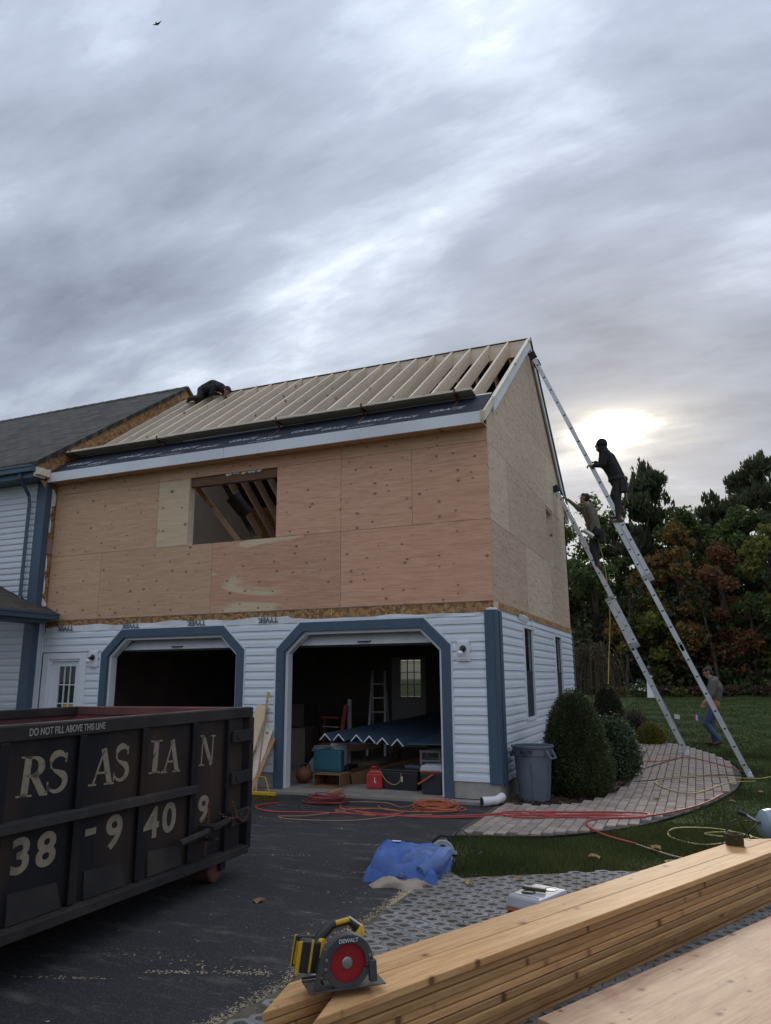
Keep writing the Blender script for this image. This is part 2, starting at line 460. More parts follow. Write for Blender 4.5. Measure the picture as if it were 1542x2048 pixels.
def leaf_mat(name, cols, trans=0.25, rough=0.6):
    """foliage: colour varies from clump to clump by position"""
    m = bpy.data.materials.new(name); m.use_nodes = True
    nt = m.node_tree; N, L = nt.nodes.new, nt.links.new
    b = nt.nodes['Principled BSDF']; b.inputs['Roughness'].default_value = rough; b.inputs['Specular IOR Level'].default_value = 0.25
    geo = N('ShaderNodeNewGeometry')
    rp = N('ShaderNodeValToRGB')
    L(geo.outputs['Random Per Island'], rp.inputs[0])
    k = len(cols)
    while len(rp.color_ramp.elements) < k: rp.color_ramp.elements.new(0.5)
    for i, c in enumerate(cols):
        rp.color_ramp.elements[i].position = i/(k-1); rp.color_ramp.elements[i].color = (*c, 1)
    tc = N('ShaderNodeTexCoord')
    ns = N('ShaderNodeTexNoise'); L(tc.outputs['Object'], ns.inputs['Vector']); ns.inputs['Scale'].default_value = 0.9; ns.inputs['Detail'].default_value = 4
    r = N('ShaderNodeValToRGB'); L(ns.outputs['Fac'], r.inputs[0]); r.color_ramp.elements[0].position = 0.3; r.color_ramp.elements[0].color = (0.6, 0.62, 0.65, 1); r.color_ramp.elements[1].position = 0.7; r.color_ramp.elements[1].color = (1.3, 1.25, 1.15, 1)
    mx = N('ShaderNodeMix'); mx.data_type = 'RGBA'; mx.blend_type = 'MULTIPLY'; mx.inputs[0].default_value = 1.0
    L(rp.outputs[0], mx.inputs[6]); L(r.outputs[0], mx.inputs[7]); L(mx.outputs[2], b.inputs['Base Color'])
    tr = N('ShaderNodeBsdfTranslucent'); L(mx.outputs[2], tr.inputs[0])
    ms = N('ShaderNodeMixShader'); ms.inputs[0].default_value = trans
    L(b.outputs[0], ms.inputs[1]); L(tr.outputs[0], ms.inputs[2]); L(ms.outputs[0], nt.nodes['Material Output'].inputs[0])
    return m

MT = {}
MT['ply_pink'] = wood('plywood_pink', (0.74, 0.425, 0.285), (0.55, 0.285, 0.18), knots=3.2, knotsize=0.062)
MT['ply_mixed'] = wood('plywood_pink_with_pale_streaks', (0.74, 0.425, 0.285), (0.55, 0.285, 0.18), knots=3.2, knotsize=0.062, pale=(0.74, 0.58, 0.37), palepos=(0.54, 0.585))
MT['ply_tan'] = wood('plywood_tan', (0.73, 0.465, 0.30), (0.56, 0.33, 0.20), knots=3.2, knotsize=0.062)
MT['ply_pale'] = wood('plywood_pale', (0.70, 0.55, 0.37), (0.60, 0.44, 0.27), knots=2.4, knotsize=0.07)
MT['ply_side'] = wood('plywood_weathered_tan', (0.72, 0.55, 0.40), (0.52, 0.36, 0.25), knots=5.0, knotsize=0.095, grain=0.9, axis=1, plane='yz')
MT['ply_side_pale'] = wood('plywood_weathered_pale', (0.75, 0.60, 0.44), (0.56, 0.42, 0.29), knots=5.0, knotsize=0.095, grain=0.9, axis=1, plane='yz')
MT['ply_side_pink'] = wood('plywood_weathered_pink', (0.71, 0.51, 0.375), (0.52, 0.335, 0.24), knots=5.0, knotsize=0.095, grain=0.9, axis=1, plane='yz')
MT['lumber'] = wood('new_spruce_lumber', (0.83, 0.72, 0.57), (0.70, 0.57, 0.43), knots=1.6, knotsize=0.05, grain=0.8, swirl=1.0)
MT['fir'] = wood('fir_board', (0.55, 0.325, 0.145), (0.38, 0.195, 0.075), knot=(0.15, 0.065, 0.025), knots=3.0, knotsize=0.07, grain=1.0, rnd=0.32, swirl=1.6, plane='xy', aniso=(1.6, 18))
MT['fir_sheet'] = wood('fir_plywood_sheet', (0.57, 0.375, 0.235), (0.37, 0.205, 0.118), knot=(0.17, 0.09, 0.05), knots=4.5, knotsize=0.085, grain=0.8, swirl=2.2, rnd=0.03, plane='xy', aniso=(1.5, 5.5))
MT['darkwood'] = wood('old_brown_board', (0.22, 0.12, 0.07), (0.13, 0.07, 0.04), knots=1.5)
MT['stud'] = wood('interior_stud', (0.42, 0.27, 0.16), (0.30, 0.18, 0.10), knots=1.5)
MT['osb'] = osb_mat('oriented_strand_board')
MT['siding'] = mat('pale_blue_grey_vinyl', (0.71, 0.75, 0.805), 0.5, 0.05, 2.0, (0.5, 1, 3), bump=0.02, rnd=0.03)
MT['siding2'] = mat('pale_grey_vinyl_weathered', (0.63, 0.66, 0.71), 0.5, 0.07, 2.0, (0.5, 1, 3), rnd=0.04)
MT['blue'] = mat('slate_blue_trim_paint', (0.062, 0.10, 0.15), 0.5, 0.12, 3.0, (1, 1, 0.4), bump=0.03)
MT['white'] = mat('white_trim_paint', (0.78, 0.80, 0.83), 0.45, 0.04, 3.0)
MT['fascia'] = mat('primed_white_fascia', (0.80, 0.82, 0.85), 0.5, 0.04, 2.5, alt=(0.70, 0.72, 0.75))
MT['concrete'] = mat('poured_concrete', (0.36, 0.335, 0.30), 0.85, 0.22, 5.0, bump=0.2, alt=(0.22, 0.20, 0.17))
MT['slab'] = mat('garage_slab_concrete', (0.28, 0.25, 0.22), 0.8, 0.25, 4.0, bump=0.1)
MT['inside'] = mat('brown_grey_wallboard', (0.16, 0.125, 0.105), 0.9, 0.2, 2.0)  # dark brown-grey board colour
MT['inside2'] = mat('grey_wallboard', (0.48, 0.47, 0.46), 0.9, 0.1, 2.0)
MT['wrap'] = mat('white_house_wrap', (0.78, 0.79, 0.80), 0.5, 0.1, 5.0, bump=0.3, bscale=14)
MT['membrane'] = mat('black_ice_barrier_membrane', (0.024, 0.028, 0.040), 0.65, 0.3, 4.0, bump=0.25, bscale=9, spec=0.15)
MT['ink'] = mat('pale_printed_ink', (0.45, 0.50, 0.56), 0.6, 0.2, 14.0)
MT['greyink'] = mat('grey_printed_ink', (0.13, 0.14, 0.16), 0.6, 0.2, 14.0)
MT['rust'] = mat('rusty_red_steel', (0.16, 0.055, 0.04), 0.7, 0.4, 20.0, alt=(0.05, 0.03, 0.025))
MT['shingle'] = shingle_mat('grey_brown_asphalt_shingle', (0.115, 0.103, 0.088), (0.055, 0.05, 0.045), 3.0, 7.2)
MT['darkgap'] = mat('dark_rubber_and_bore_shade', (0.012, 0.012, 0.013), 0.7, 0.1)  # rubber seals; also the plug that paints shade in the pipe bore
MT['black'] = mat('black_plastic', (0.02, 0.02, 0.022), 0.45, 0.15)
MT['glass'] = glass_mat('dark_window_glass')
MT['clear'] = clear_glass('clear_pane')
MT['screen'] = mat('insect_screen', (0.02, 0.02, 0.022), 0.75, 0.1)
MT['alu'] = mat('brushed_aluminium', (0.60, 0.61, 0.63), 0.42, 0.12, 8.0, (0.3, 1, 1), metal=0.75, bump=0.02)
MT['steel'] = mat('grey_steel', (0.35, 0.35, 0.36), 0.4, 0.15, 9.0, metal=0.8)
def ground_z(x, y):
    t = min(y, 45.0)-1.0
    if t <= 0: return 0.0
    s = min(max((x+0.35)/0.35, 0), 1); s = max(s, min(max((y-7.6)/2.5, 0), 1))
    return 0.034*t*t/(t+1.0)*s
# ================================================================ ground
def inside(poly, x, y):
    c = False; n = len(poly); j = n-1
    for i in range(n):
        xi, yi = poly[i]; xj, yj = poly[j]
        if (yi > y) != (yj > y) and x < (xj-xi)*(y-yi)/(yj-yi)+xi: c = not c
        j = i
    return c
def inside_np(poly, x, y):
    c = np.zeros(len(x), dtype=bool); j = len(poly)-1
    for i in range(len(poly)):
        xi, yi = poly[i]; xj, yj = poly[j]
        if yi != yj: c ^= ((yi > y) != (yj > y)) & (x < (xj-xi)*(y-yi)/(yj-yi)+xi)
        j = i
    return c
def ground_np(x, y):
    t = np.maximum(np.minimum(y, 45.0)-1.0, 0.0)
    s = np.maximum(np.clip((x+0.35)/0.35, 0, 1), np.clip((y-7.6)/2.5, 0, 1))
    return 0.034*t*t/(t+1.0)*s
def smooth_line(pts, k=6):
    out = []
    n = len(pts)
    for i in range(n-1):
        p0 = pts[max(i-1, 0)]; p1 = pts[i]; p2 = pts[i+1]; p3 = pts[min(i+2, n-1)]
        for j in range(k):
            t = j/k
            out.append(tuple(0.5*(2*p1[a]+(p2[a]-p0[a])*t+(2*p0[a]-5*p1[a]+4*p2[a]-p3[a])*t*t+(3*p1[a]-p0[a]-3*p2[a]+p3[a])*t**3) for a in range(len(p1))))
    out.append(tuple(pts[-1]))
    return out
DRIVE_EDGE = [(0.0, -0.5), (0.0, -2.25), (0.13, -2.9), (0.34, -3.6), (0.36, -4.5), (0.33, -5.6), (0.36, -6.5), (0.28, -7.0), (0.15, -8.5), (0.1, -16)]
WALK_OUT = smooth_line([(-0.02, -2.31), (0.31, -2.2), (1.0, -1.94), (1.72, -1.2), (2.11, -0.46), (2.49, 0.5), (2.78, 1.45), (3.01, 2.4), (3.13, 3.75), (3.05, 5.0), (2.8, 6.2), (2.3, 7.4), (1.75, 8.0), (1.1, 8.1)])
WALK_IN = smooth_line([(1.25, 6.9), (1.46, 5.7), (1.50, 3.7), (1.34, 1.6), (0.98, 0.42), (0.50, 0.0), (-0.02, -0.08)])
WALK = WALK_OUT+WALK_IN
GRIDP = [(0.36, -3.62), (0.62, -3.92), (0.95, -3.72), (1.8, -3.22), (2.7, -2.9), (3.6, -3.1), (4.2, -8), (4.2, -14), (0.12, -14), (0.16, -8.5), (0.29, -7.0), (0.37, -6.5), (0.34, -5.6), (0.37, -4.5)]
BED = [(0.0, 0.0)]+[(x+0.03*0, y) for x, y in WALK_IN[::-1]]+[(1.2, 7.6), (1.2, 11.5), (-0.5, 12.0), (-0.5, 7.3), (0.0, 7.3)]

def ground_mat():
    m = mat('lawn_turf', (0.046, 0.068, 0.022), 0.95, 0.4, 1.3, bump=0.6, bscale=30, spec=0.1, alt=(0.07, 0.085, 0.028), altpos=(0.5, 0.75))
    return m
MT['lawn'] = ground_mat()
def build_lawn():
    xs = np.concatenate([np.linspace(-900, -60, 10), np.linspace(-55, -12, 10), np.arange(-10, 12.01, 0.5), np.linspace(15, 60, 10), np.linspace(90, 900, 10)])
    ys = np.concatenate([np.linspace(-900, -40, 8), np.linspace(-30, -16, 6), np.arange(-15, 32.01, 0.5), np.linspace(35, 90, 12), np.linspace(130, 1500, 12)])
    co = [(float(x), float(y), (ground_z(x, min(y, 45.0))-0.004)) for y in ys for x in xs]
    nx = len(xs)
    fs = [(j*nx+i, j*nx+i+1, (j+1)*nx+i+1, (j+1)*nx+i) for j in range(len(ys)-1) for i in range(nx-1)]
    mb = MB(); mb.add(co, fs)
    o = mb.build('lawn', MT['lawn'], smooth=True)
    tag(o, kind='structure', label='mown green lawn rising gently to the tree line')
build_lawn()

def asphalt():
    m = mat('worn_asphalt', (0.031, 0.030, 0.032), 0.85, 0.25, 1.2, bump=0.5, bscale=160, spec=0.25, alt=(0.044, 0.042, 0.044), altpos=(0.45, 0.7))
    nt = m.node_tree; N, L = nt.nodes.new, nt.links.new
    b = nt.nodes['Principled BSDF']
    src = b.inputs['Base Color'].links[0].from_socket
    tc = N('ShaderNodeTexCoord')
    # lighter aggregate speckle
    v = N('ShaderNodeTexVoronoi'); L(tc.outputs['Object'], v.inputs['Vector']); v.inputs['Scale'].default_value = 130
    sep = N('ShaderNodeSeparateColor'); L(v.outputs['Color'], sep.inputs[0])
    r = N('ShaderNodeValToRGB'); L(sep.outputs[0], r.inputs[0]); r.color_ramp.elements[0].position = 0.80; r.color_ramp.elements[1].position = 1.0; r.color_ramp.elements[1].color = (0.5, 0.5, 0.5, 1)
    mx = N('ShaderNodeMix'); mx.data_type = 'RGBA'; L(r.outputs[0], mx.inputs[0]); L(src, mx.inputs[6]); mx.inputs[7].default_value = (0.13, 0.125, 0.12, 1)
    # scuffs and dusty tracks
    mp = N('ShaderNodeMapping'); L(tc.outputs['Object'], mp.inputs[0]); mp.inputs['Scale'].default_value = (1.1, 4.0, 1); mp.inputs['Rotation'].default_value = (0, 0, 0.2)
    n = N('ShaderNodeTexNoise'); L(mp.outputs[0], n.inputs['Vector']); n.inputs['Scale'].default_value = 1.6; n.inputs['Detail'].default_value = 9; n.inputs['Roughness'].default_value = 0.72
    r2 = N('ShaderNodeValToRGB'); L(n.outputs['Fac'], r2.inputs[0]); r2.color_ramp.elements[0].position = 0.53; r2.color_ramp.elements[1].position = 0.72; r2.color_ramp.elements[1].color = (0.5, 0.5, 0.5, 1)
    m2 = N('ShaderNodeMix'); m2.data_type = 'RGBA'; L(r2.outputs[0], m2.inputs[0]); L(mx.outputs[2], m2.inputs[6]); m2.inputs[7].default_value = (0.22, 0.20, 0.175, 1)
    L(m2.outputs[2], b.inputs['Base Color'])
    return m
MT['asphalt'] = asphalt()
def sheet(name, poly, z, material, label, kind='structure'):
    bm = bmesh.new()
    vs = [bm.verts.new((x, y, z)) for x, y in poly]
    f = bm.faces.new(vs)
    if f.normal.z < 0: f.normal_flip()
    bmesh.ops.triangulate(bm, faces=[f])
    if z is not None:
        pass
    me = bpy.data.meshes.new(name); bm.to_mesh(me); bm.free()
    me.materials.append(material)
    o = link(name, me)
    return tag(o, label, None, None, kind)
drive = [(-9.5, -0.25)]+[(-0.0, -0.25)]+DRIVE_EDGE+[(-14, -16), (-14, -0.25)]
sheet('driveway', drive, 0.004, MT['asphalt'], 'dark worn asphalt driveway in front of the garage')

def draped(name, poly, dz, material, step=0.35):
    """a sheet that follows the ground: cut the outline into a grid"""
    bm = bmesh.new()
    vs = [bm.verts.new((x, y, 0)) for x, y in poly]
    bm.faces.new(vs)
    ys = [p[1] for p in poly]; xs = [p[0] for p in poly]
    for y in np.arange(min(ys)+step, max(ys), step):
        bmesh.ops.bisect_plane(bm, geom=bm.verts[:]+bm.edges[:]+bm.faces[:], plane_co=(0, y, 0), plane_no=(0, 1, 0))
    bmesh.ops.triangulate(bm, faces=bm.faces)
    for v in bm.verts: v.co.z = ground_z(v.co.x, v.co.y)+dz
    for f in bm.faces:
        if f.normal.z < 0: f.normal_flip()
    me = bpy.data.meshes.new(name); bm.to_mesh(me); bm.free()
    me.materials.append(material)
    return link(name, me)
MT['sand'] = mat('joint_sand', (0.085, 0.07, 0.055), 0.95, 0.3, 30.0)
MT['soil'] = mat('paver_soil', (0.115, 0.092, 0.066), 0.95, 0.4, 14.0, bump=0.5, alt=(0.06, 0.065, 0.03))
MT['mulch'] = mat('brown_mulch', (0.075, 0.042, 0.027), 0.95, 0.5, 24.0, bump=0.8, bscale=60)
walk = tag(draped('walkway', WALK, 0.006, MT['sand']), 'curved paver walkway sweeping round the planting bed', kind='structure')
tag(draped('mulch_bed', BED, 0.004, MT['mulch']), 'brown mulch planting bed along the garage side wall', kind='structure')
grid_base = tag(sheet('parking_pad', GRIDP, 0.015, MT['soil'], 'grey grid paver parking pad with soil and grass in its cells'), kind='structure')

# walkway pavers
MT['edging'] = mat('dull_black_edging', (0.02, 0.02, 0.02), 1.0, 0.2, spec=0.0)
MT['paver'] = mat('tan_clay_paver', (0.32, 0.245, 0.20), 0.9, 0.2, 9.0, bump=0.3, rnd=0.22, alt=(0.29, 0.245, 0.215))
def paver_mesh(w, l, h):
    mb = MB(); b = 0.006
    mb.hexa([(-w/2, -l/2, 0), (w/2, -l/2, 0), (w/2, l/2, 0), (-w/2, l/2, 0), (-w/2, -l/2, h-b), (w/2, -l/2, h-b), (w/2, l/2, h-b), (-w/2, l/2, h-b)])
    mb.hexa([(-w/2, -l/2, h-b), (w/2, -l/2, h-b), (w/2, l/2, h-b), (-w/2, l/2, h-b), (-w/2+b, -l/2+b, h), (w/2-b, -l/2+b, h), (w/2-b, l/2-b, h), (-w/2+b, l/2-b, h)])
    me = mb.mesh('paver'); me.materials.append(MT['paver'])
    return me
def build_walk():
    pw, pl = 0.118, 0.19
    me = paver_mesh(pw-0.008, pl-0.008, 0.03)
    cells = []
    for i in range(-2, 30):
        for j in range(-1, 60):
            x = i*pw+0.02; y = -2.35+j*pl+(pl/2 if i % 2 else 0)
            if inside(WALK, x, y) and all(inside(WALK, x+a*0.045, y+b*0.08) for a in (-1, 1) for b in (-1, 1)):
                cells.append((x, y))
    cells.sort(key=lambda c: (c[0]-CAM_POS[0])**2+(c[1]-CAM_POS[1])**2)
    R = random.Random(3)
    for x, y in cells[:300]:
        o = link('paver', me, walk, (x, y, ground_z(x, y)+0.003+R.uniform(-.003, .004)), (R.uniform(-.012, .012), R.uniform(-.012, .012), R.uniform(-.02, .02)))
    mb = MB()
    h = 0.03
    for x, y in cells[300:]:
        z = ground_z(x, y)+0.003+R.uniform(-.003, .004); w = pw/2-0.004; l = pl/2-0.004
        s = (ground_z(x, y+l)-ground_z(x, y-l))/2
        mb.hexa([(x-w, y-l, z-s), (x+w, y-l, z-s), (x+w, y+l, z+s), (x-w, y+l, z+s), (x-w+.004, y-l+.004, z+h-s), (x+w-.004, y-l+.004, z+h-s), (x+w-.004, y+l-.004, z+h+s), (x-w+.004, y+l-.004, z+h+s)])
    o = mb.build('paver_field', MT['paver'], walk)
    tag(o, kind='stuff')
    # black plastic edging along both rims
    for line, off in ((WALK_OUT, 0.02), (WALK_IN, -0.02)):
        pts = [(x+off, y, ground_z(x, y)+0.008) for x, y in line]
        MB().tube(pts, 0.014, 5).build('edging_strip', MT['edging'], walk)
build_walk()

# grid pavers
MT['gridpaver'] = mat('grey_concrete_grid_paver', (0.235, 0.225, 0.22), 0.9, 0.28, 12.0, bump=0.35, rnd=0.15, alt=(0.15, 0.13, 0.105), altpos=(0.42, 0.7))
def build_grid():
    w, s, H, pitch = 0.15, 0.045, 0.135, 0.09
    mb = MB()
    out = [(0, -H/2), (w/2, -s/2), (w/2, s/2), (0, H/2), (-w/2, s/2), (-w/2, -s/2)]
    def wav(p, k): return (p[0]*k, p[1]*k)
    vs = []
    for k, z in ((0.97, 0.0), (0.97, 0.024), (0.92, 0.028), (0.50, 0.027), (0.44, 0.0)):
        vs += [(*wav(p, k), z) for p in out]
    fs = [(r*6+i, r*6+(i+1) % 6, (r+1)*6+(i+1) % 6, (r+1)*6+i) for r in range(4) for i in range(6)]
    mb.add(vs, fs)
    me = mb.mesh('grid_paver'); me.materials.append(MT['gridpaver'])
    ca, sa = cos(radians(8)), sin(radians(8))
    cells = []
    for j in range(-60, 60):
        for i in range(-40, 40):
            a = i*w+(w/2 if j % 2 else 0); b = j*pitch
            x = 1.5+a*ca-b*sa; y = -5.0+a*sa+b*ca
            if inside(GRIDP, x, y) and inside(GRIDP, x-0.07, y) and y > -7.6 and inside(GRIDP, x, y+0.06):
                cells.append((x, y))
    # those the lumber does not hide are the ones that show
    def shown(c): return (c[0]-1.05)*0.894-(c[1]+6.9)*0.448 < 0.35
    vis = [c for c in cells if shown(c)]
    vis.sort(key=lambda c: (c[0]-CAM_POS[0])**2+(c[1]-CAM_POS[1])**2)
    near = vis[:300]
    R = random.Random(4)
    for x, y in near:
        link('grid_paver', me, grid_base, (x, y, R.uniform(-.003, .004)), (R.uniform(-.02, .02), R.uniform(-.02, .02), radians(8)+R.uniform(-.03, .03)))
    rest = vis[300:]+[c for c in cells if not shown(c)]
    mb = MB()
    for x, y in rest:
        mb.add([(x+vx*ca-vy*sa, y+vx*sa+vy*ca, vz) for vx, vy, vz in vs], fs)
    tag(mb.build('grid_paver_field', MT['gridpaver'], grid_base), kind='stuff')
    return near
GRID_CELLS = build_grid()

# ---- grass blades
MT['blade'] = leaf_mat('grass_blade', [(0.042, 0.062, 0.017), (0.060, 0.086, 0.024), (0.08, 0.10, 0.034), (0.125, 0.115, 0.055)], 0.4)
def blades(n, xr, yr, test, h=(0.035, 0.07), w=0.006, lean=0.6, fall=1.0):
    x = RNG.uniform(*xr, n); y = yr[0]+(yr[1]-yr[0])*RNG.random(n)**fall
    if test is not None:
        keep = test(x, y)
        x, y = x[keep], y[keep]
    n = len(x)
    z = ground_np(x, y)-0.004
    a = RNG.uniform(0, 2*pi, n); hh = RNG.uniform(*h, n)*(0.75+0.5*np.sin(x*3.1+1)*np.sin(y*2.7))
    la = RNG.uniform(0, 2*pi, n); ll = RNG.uniform(0, lean, n)*hh
    dx, dy = np.cos(a)*w/2, np.sin(a)*w/2
    P = np.zeros((n, 3, 3))
    P[:, 0] = np.stack([x-dx, y-dy, z], 1); P[:, 1] = np.stack([x+dx, y+dy, z], 1)
    P[:, 2] = np.stack([x+np.cos(la)*ll, y+np.sin(la)*ll, z+hh], 1)
    return P
def lawn_test(x, y):
    bad = inside_np(WALK, x, y) | inside_np(BED, x, y) | inside_np(GRIDP, x, y)
    edge = np.where(y > -2.25, 0.0, 0.36*np.minimum(1, (-2.25-y)/1.3))
    bad |= (y < -0.4) & (x < edge)
    return ~bad & (x > -0.02) & ~((x < 0.05) & (y > -2.3))
P = [blades(120000, (0.0, 4.6), (-4.3, -0.6), lawn_test, (0.03, 0.075), 0.007),
     blades(70000, (1.5, 6.5), (-1.0, 6.0), lawn_test, (0.03, 0.065), 0.010),
     blades(75000, (-1.0, 9.0), (6.0, 25.5), lawn_test, (0.025, 0.055), 0.022, 0.6, 1.9)]
gp = []
for i, (x, y) in enumerate(GRID_CELLS):
    if RNG.random() < 0.3:
        gp.append(blades(60, (x-0.05, x+0.05), (y-0.04, y+0.04), None, (0.02, 0.06), 0.006, 1.0))
g = poly_mesh('grass', np.concatenate(P+gp), 3, MT['blade'])
tag(g, 'short green grass blades over the lawn and in paver cells', kind='stuff')
# ---- mulch chips
def chips(n, poly, size, z0, name, material, label, parent=None, hz=0.03):
    xs = [p[0] for p in poly]; ys = [p[1] for p in poly]
    x = RNG.uniform(min(xs), max(xs), n*3); y = RNG.uniform(min(ys), max(ys), n*3)
    k = inside_np(poly, x, y); x, y = x[k][:n], y[k][:n]; n = len(x)
    z = ground_np(x, y)+z0+RNG.uniform(0, hz, n)
    return flakes(x, y, z, size, name, material, label)
def flakes(x, y, z, size, name, material, label, tilt=0.8):
    n = len(x)
    a = RNG.uniform(0, 2*pi, n); l = RNG.uniform(size*0.5, size*1.3, n); w = l*RNG.uniform(0.18, 0.5, n)
    u = np.stack([np.cos(a), np.sin(a), RNG.uniform(-tilt, tilt, n)*0.6], 1)*l[:, None]/2
    v = np.stack([-np.sin(a), np.cos(a), RNG.uniform(-tilt, tilt, n)*0.6], 1)*w[:, None]/2
    c = np.stack([x, y, z+np.abs(u[:, 2])+np.abs(v[:, 2])], 1)
    Q = np.stack([c-u-v, c+u-v, c+u+v, c-u+v], 1)
    o = poly_mesh(name, Q, 4, material)
    return tag(o, label, kind='stuff')
MT['chip'] = leaf_mat('mulch_chip', [(0.05, 0.026, 0.016), (0.085, 0.045, 0.028), (0.14, 0.085, 0.055), (0.03, 0.018, 0.012)], 0.0, 0.9)
chips(9000, [(0.2, -0.05)]+BED[2:], 0.05, 0.004, 'mulch', MT['chip'], 'brown bark mulch chips under the shrubs')
# ---- sawdust and shavings on the drive
MT['shaving'] = leaf_mat('wood_shaving', [(0.42, 0.33, 0.22), (0.55, 0.46, 0.33), (0.33, 0.25, 0.17)], 0.1, 0.9)
def sawdust():
    X, Y = [], []
    edge = smooth_line([(0.34, -3.3), (0.37, -4.3), (0.36, -4.9), (0.33, -5.6), (0.36, -6.4), (0.30, -6.95), (0.22, -7.6)], 10)
    for _ in range(8000):
        i = RNG.integers(0, len(edge)-1); t = RNG.random()
        x = edge[i][0]*(1-t)+edge[i+1][0]*t; y = edge[i][1]*(1-t)+edge[i+1][1]*t
        dens = 0.35+0.65*(sin(y*4.2+1.0) > -0.2)
        if RNG.random() > dens: continue
        X.append(x+RNG.normal(-0.03, 0.035)); Y.append(y+RNG.normal(0, 0.03))
    for cx, cy, sx, sy, n in ((-0.05, -4.6, .35, .5, 70), (-1.7, -1.35, .5, .12, 60), (-2.45, -1.15, .12, .06, 60), (0.0, -5.8, .3, .6, 70), (-0.5, -3.4, .5, .25, 40), (-0.1, -3.0, .12, .25, 60), (-0.9, -4.2, .4, .5, 40), (-0.25, -6.35, .5, .05, 90), (-1.0, -5.7, .8, .9, 50)):
        X += list(RNG.normal(cx, sx, n)); Y += list(RNG.normal(cy, sy, n))
    for x0, y0, x1, y1, n, w in ((-1.0, -3.05, -0.15, -2.85, 160, .012), (-0.5, -6.55, 0.2, -6.3, 160, .015), (-1.4, -2.3, -0.4, -2.45, 60, .02), (-0.35, -4.05, 0.15, -3.85, 60, .015), (-1.9, -3.9, -1.0, -3.6, 50, .02), (-0.3, -2.2, 0.0, -2.6, 70, .03), (-2.6, -2.0, -1.9, -2.15, 70, .02), (-1.2, -6.9, -0.6, -6.7, 50, .01)):
        f = RNG.random(n); X += list(x0+(x1-x0)*f+RNG.normal(0, w, n)); Y += list(y0+(y1-y0)*f+RNG.normal(0, w, n))
    X = np.array(X); Y = np.array(Y)
    flakes(X, Y, np.full(len(X), 0.006), 0.015, 'sawdust', MT['shaving'], 'pale sawdust and wood shavings along the driveway edge', 0.25)
sawdust()
# ================================================================ garage addition
PITCH = 0.75
RIDGE_Y, RIDGE_Z = 3.6, 8.45
TH = atan2(PITCH, 1.0); CT, ST = cos(TH), sin(TH)
def roof_z(y): return RIDGE_Z-PITCH*abs(y-RIDGE_Y)
DEPTH = 7.2
XL = -8.55
garage = empty('garage_addition', (0, 0, 0), 0, 'two storey garage with open roof rafters, bare plywood upper walls and pale siding below', 'building')

# --- lower walls (backing) and siding courses
OPEN_R = [(-3.56, 0), (-3.56, 2.15), (-3.14, 2.55), (-1.07, 2.55), (-0.66, 2.15), (-0.66, 0)]
OPEN_L = [(-7.14, 0), (-7.14, 2.15), (-6.72, 2.55), (-4.59, 2.55), (-4.17, 2.15), (-4.17, 0)]
def open_x(op, z):
    z = min(max(z, 0), 2.549)
    xl = op[0][0] if z <= 2.15 else op[1][0]+(z-2.15)/(0.4)*(op[2][0]-op[1][0])
    xr = op[5][0] if z <= 2.15 else op[4][0]+(z-2.15)/(0.4)*(op[3][0]-op[4][0])
    return xl, xr
wallf = MB()
fy = lambda a, b, t: (a, t, b)
wallf.prism([(-0.66, 0.27), (-0.01, 0.27), (-0.01, 2.76), (-8.5, 2.76), (-8.5, 2.2), (-7.47, 2.2), (-7.47, 0.27), (-7.14, 0.27)]+OPEN_L[1:5]+[(-4.17, 0.27), (-3.56, 0.27)]+OPEN_R[1:5], fy, 0.002, 0.13)
siding_front = wallf.build('siding_wall', MT['siding2'], garage)
fo = MB()
fo.prism([(-0.66, 0), (0, 0), (0, DEPTH), (-0.2, DEPTH), (-0.2, 0.22), (-0.66, 0.22)], lambda a, b, t: (a, b, t), -0.3, 0.268)
fo.build('foundation', MT['concrete'], garage)
for x0, x1 in ((-4.17, -3.56), (-8.55, -7.14)):
    MB().box(x0, x1, 0.0, 0.22, -0.3, 0.268).build('foundation', MT['concrete'], garage)
MB().box(-8.5, -0.1, -0.24, 0.0, -0.2, 0.035).box(-8.5, -0.2, 0.0, 7.1, -0.2, 0.045).build('garage_floor', MT['slab'], garage)
def course(parent, ends, zb, zt, place, m):
    prof = [(0.001, zt), (0.0035, zt-0.03), (0.013, zt-0.062), (0.0165, zb+0.003), (0.014, zb), (0.0005, zb)]
    l, r = ends
    vs = [place(l(z), o, z) for o, z in prof]+[place(r(z), o, z) for o, z in prof]
    n = len(prof)
    mb = MB()
    mb.add(vs, [tuple(range(n)), tuple(range(2*n-1, n-1, -1))]+[(i, i+1, n+i+1, n+i) for i in range(n-1)])
    return mb.build('siding_course', m, parent)
EXP = 0.1277
pf = lambda x, o, z: (x, -o, z)
for i in range(18):
    zb = 0.27+i*EXP; zt = zb+EXP; zm = (zb+zt)/2
    cuts = []
    if zm < 2.17: cuts.append((lambda z: -8.5, lambda z: -7.47))
    for op in (OPEN_L, OPEN_R):
        if zb < 2.5: cuts.append((lambda z, op=op: open_x(op, z)[0], lambda z, op=op: open_x(op, z)[1]))
    left = lambda z: XL
    segs = []
    for a, b in cuts:
        segs.append((left, a)); left = b
    segs.append((left, lambda z: -0.14))
    for a, b in segs:
        if b(zm)-a(zm) > 0.09: course(siding_front, (a, b), zb, zt, pf, MT['siding'])
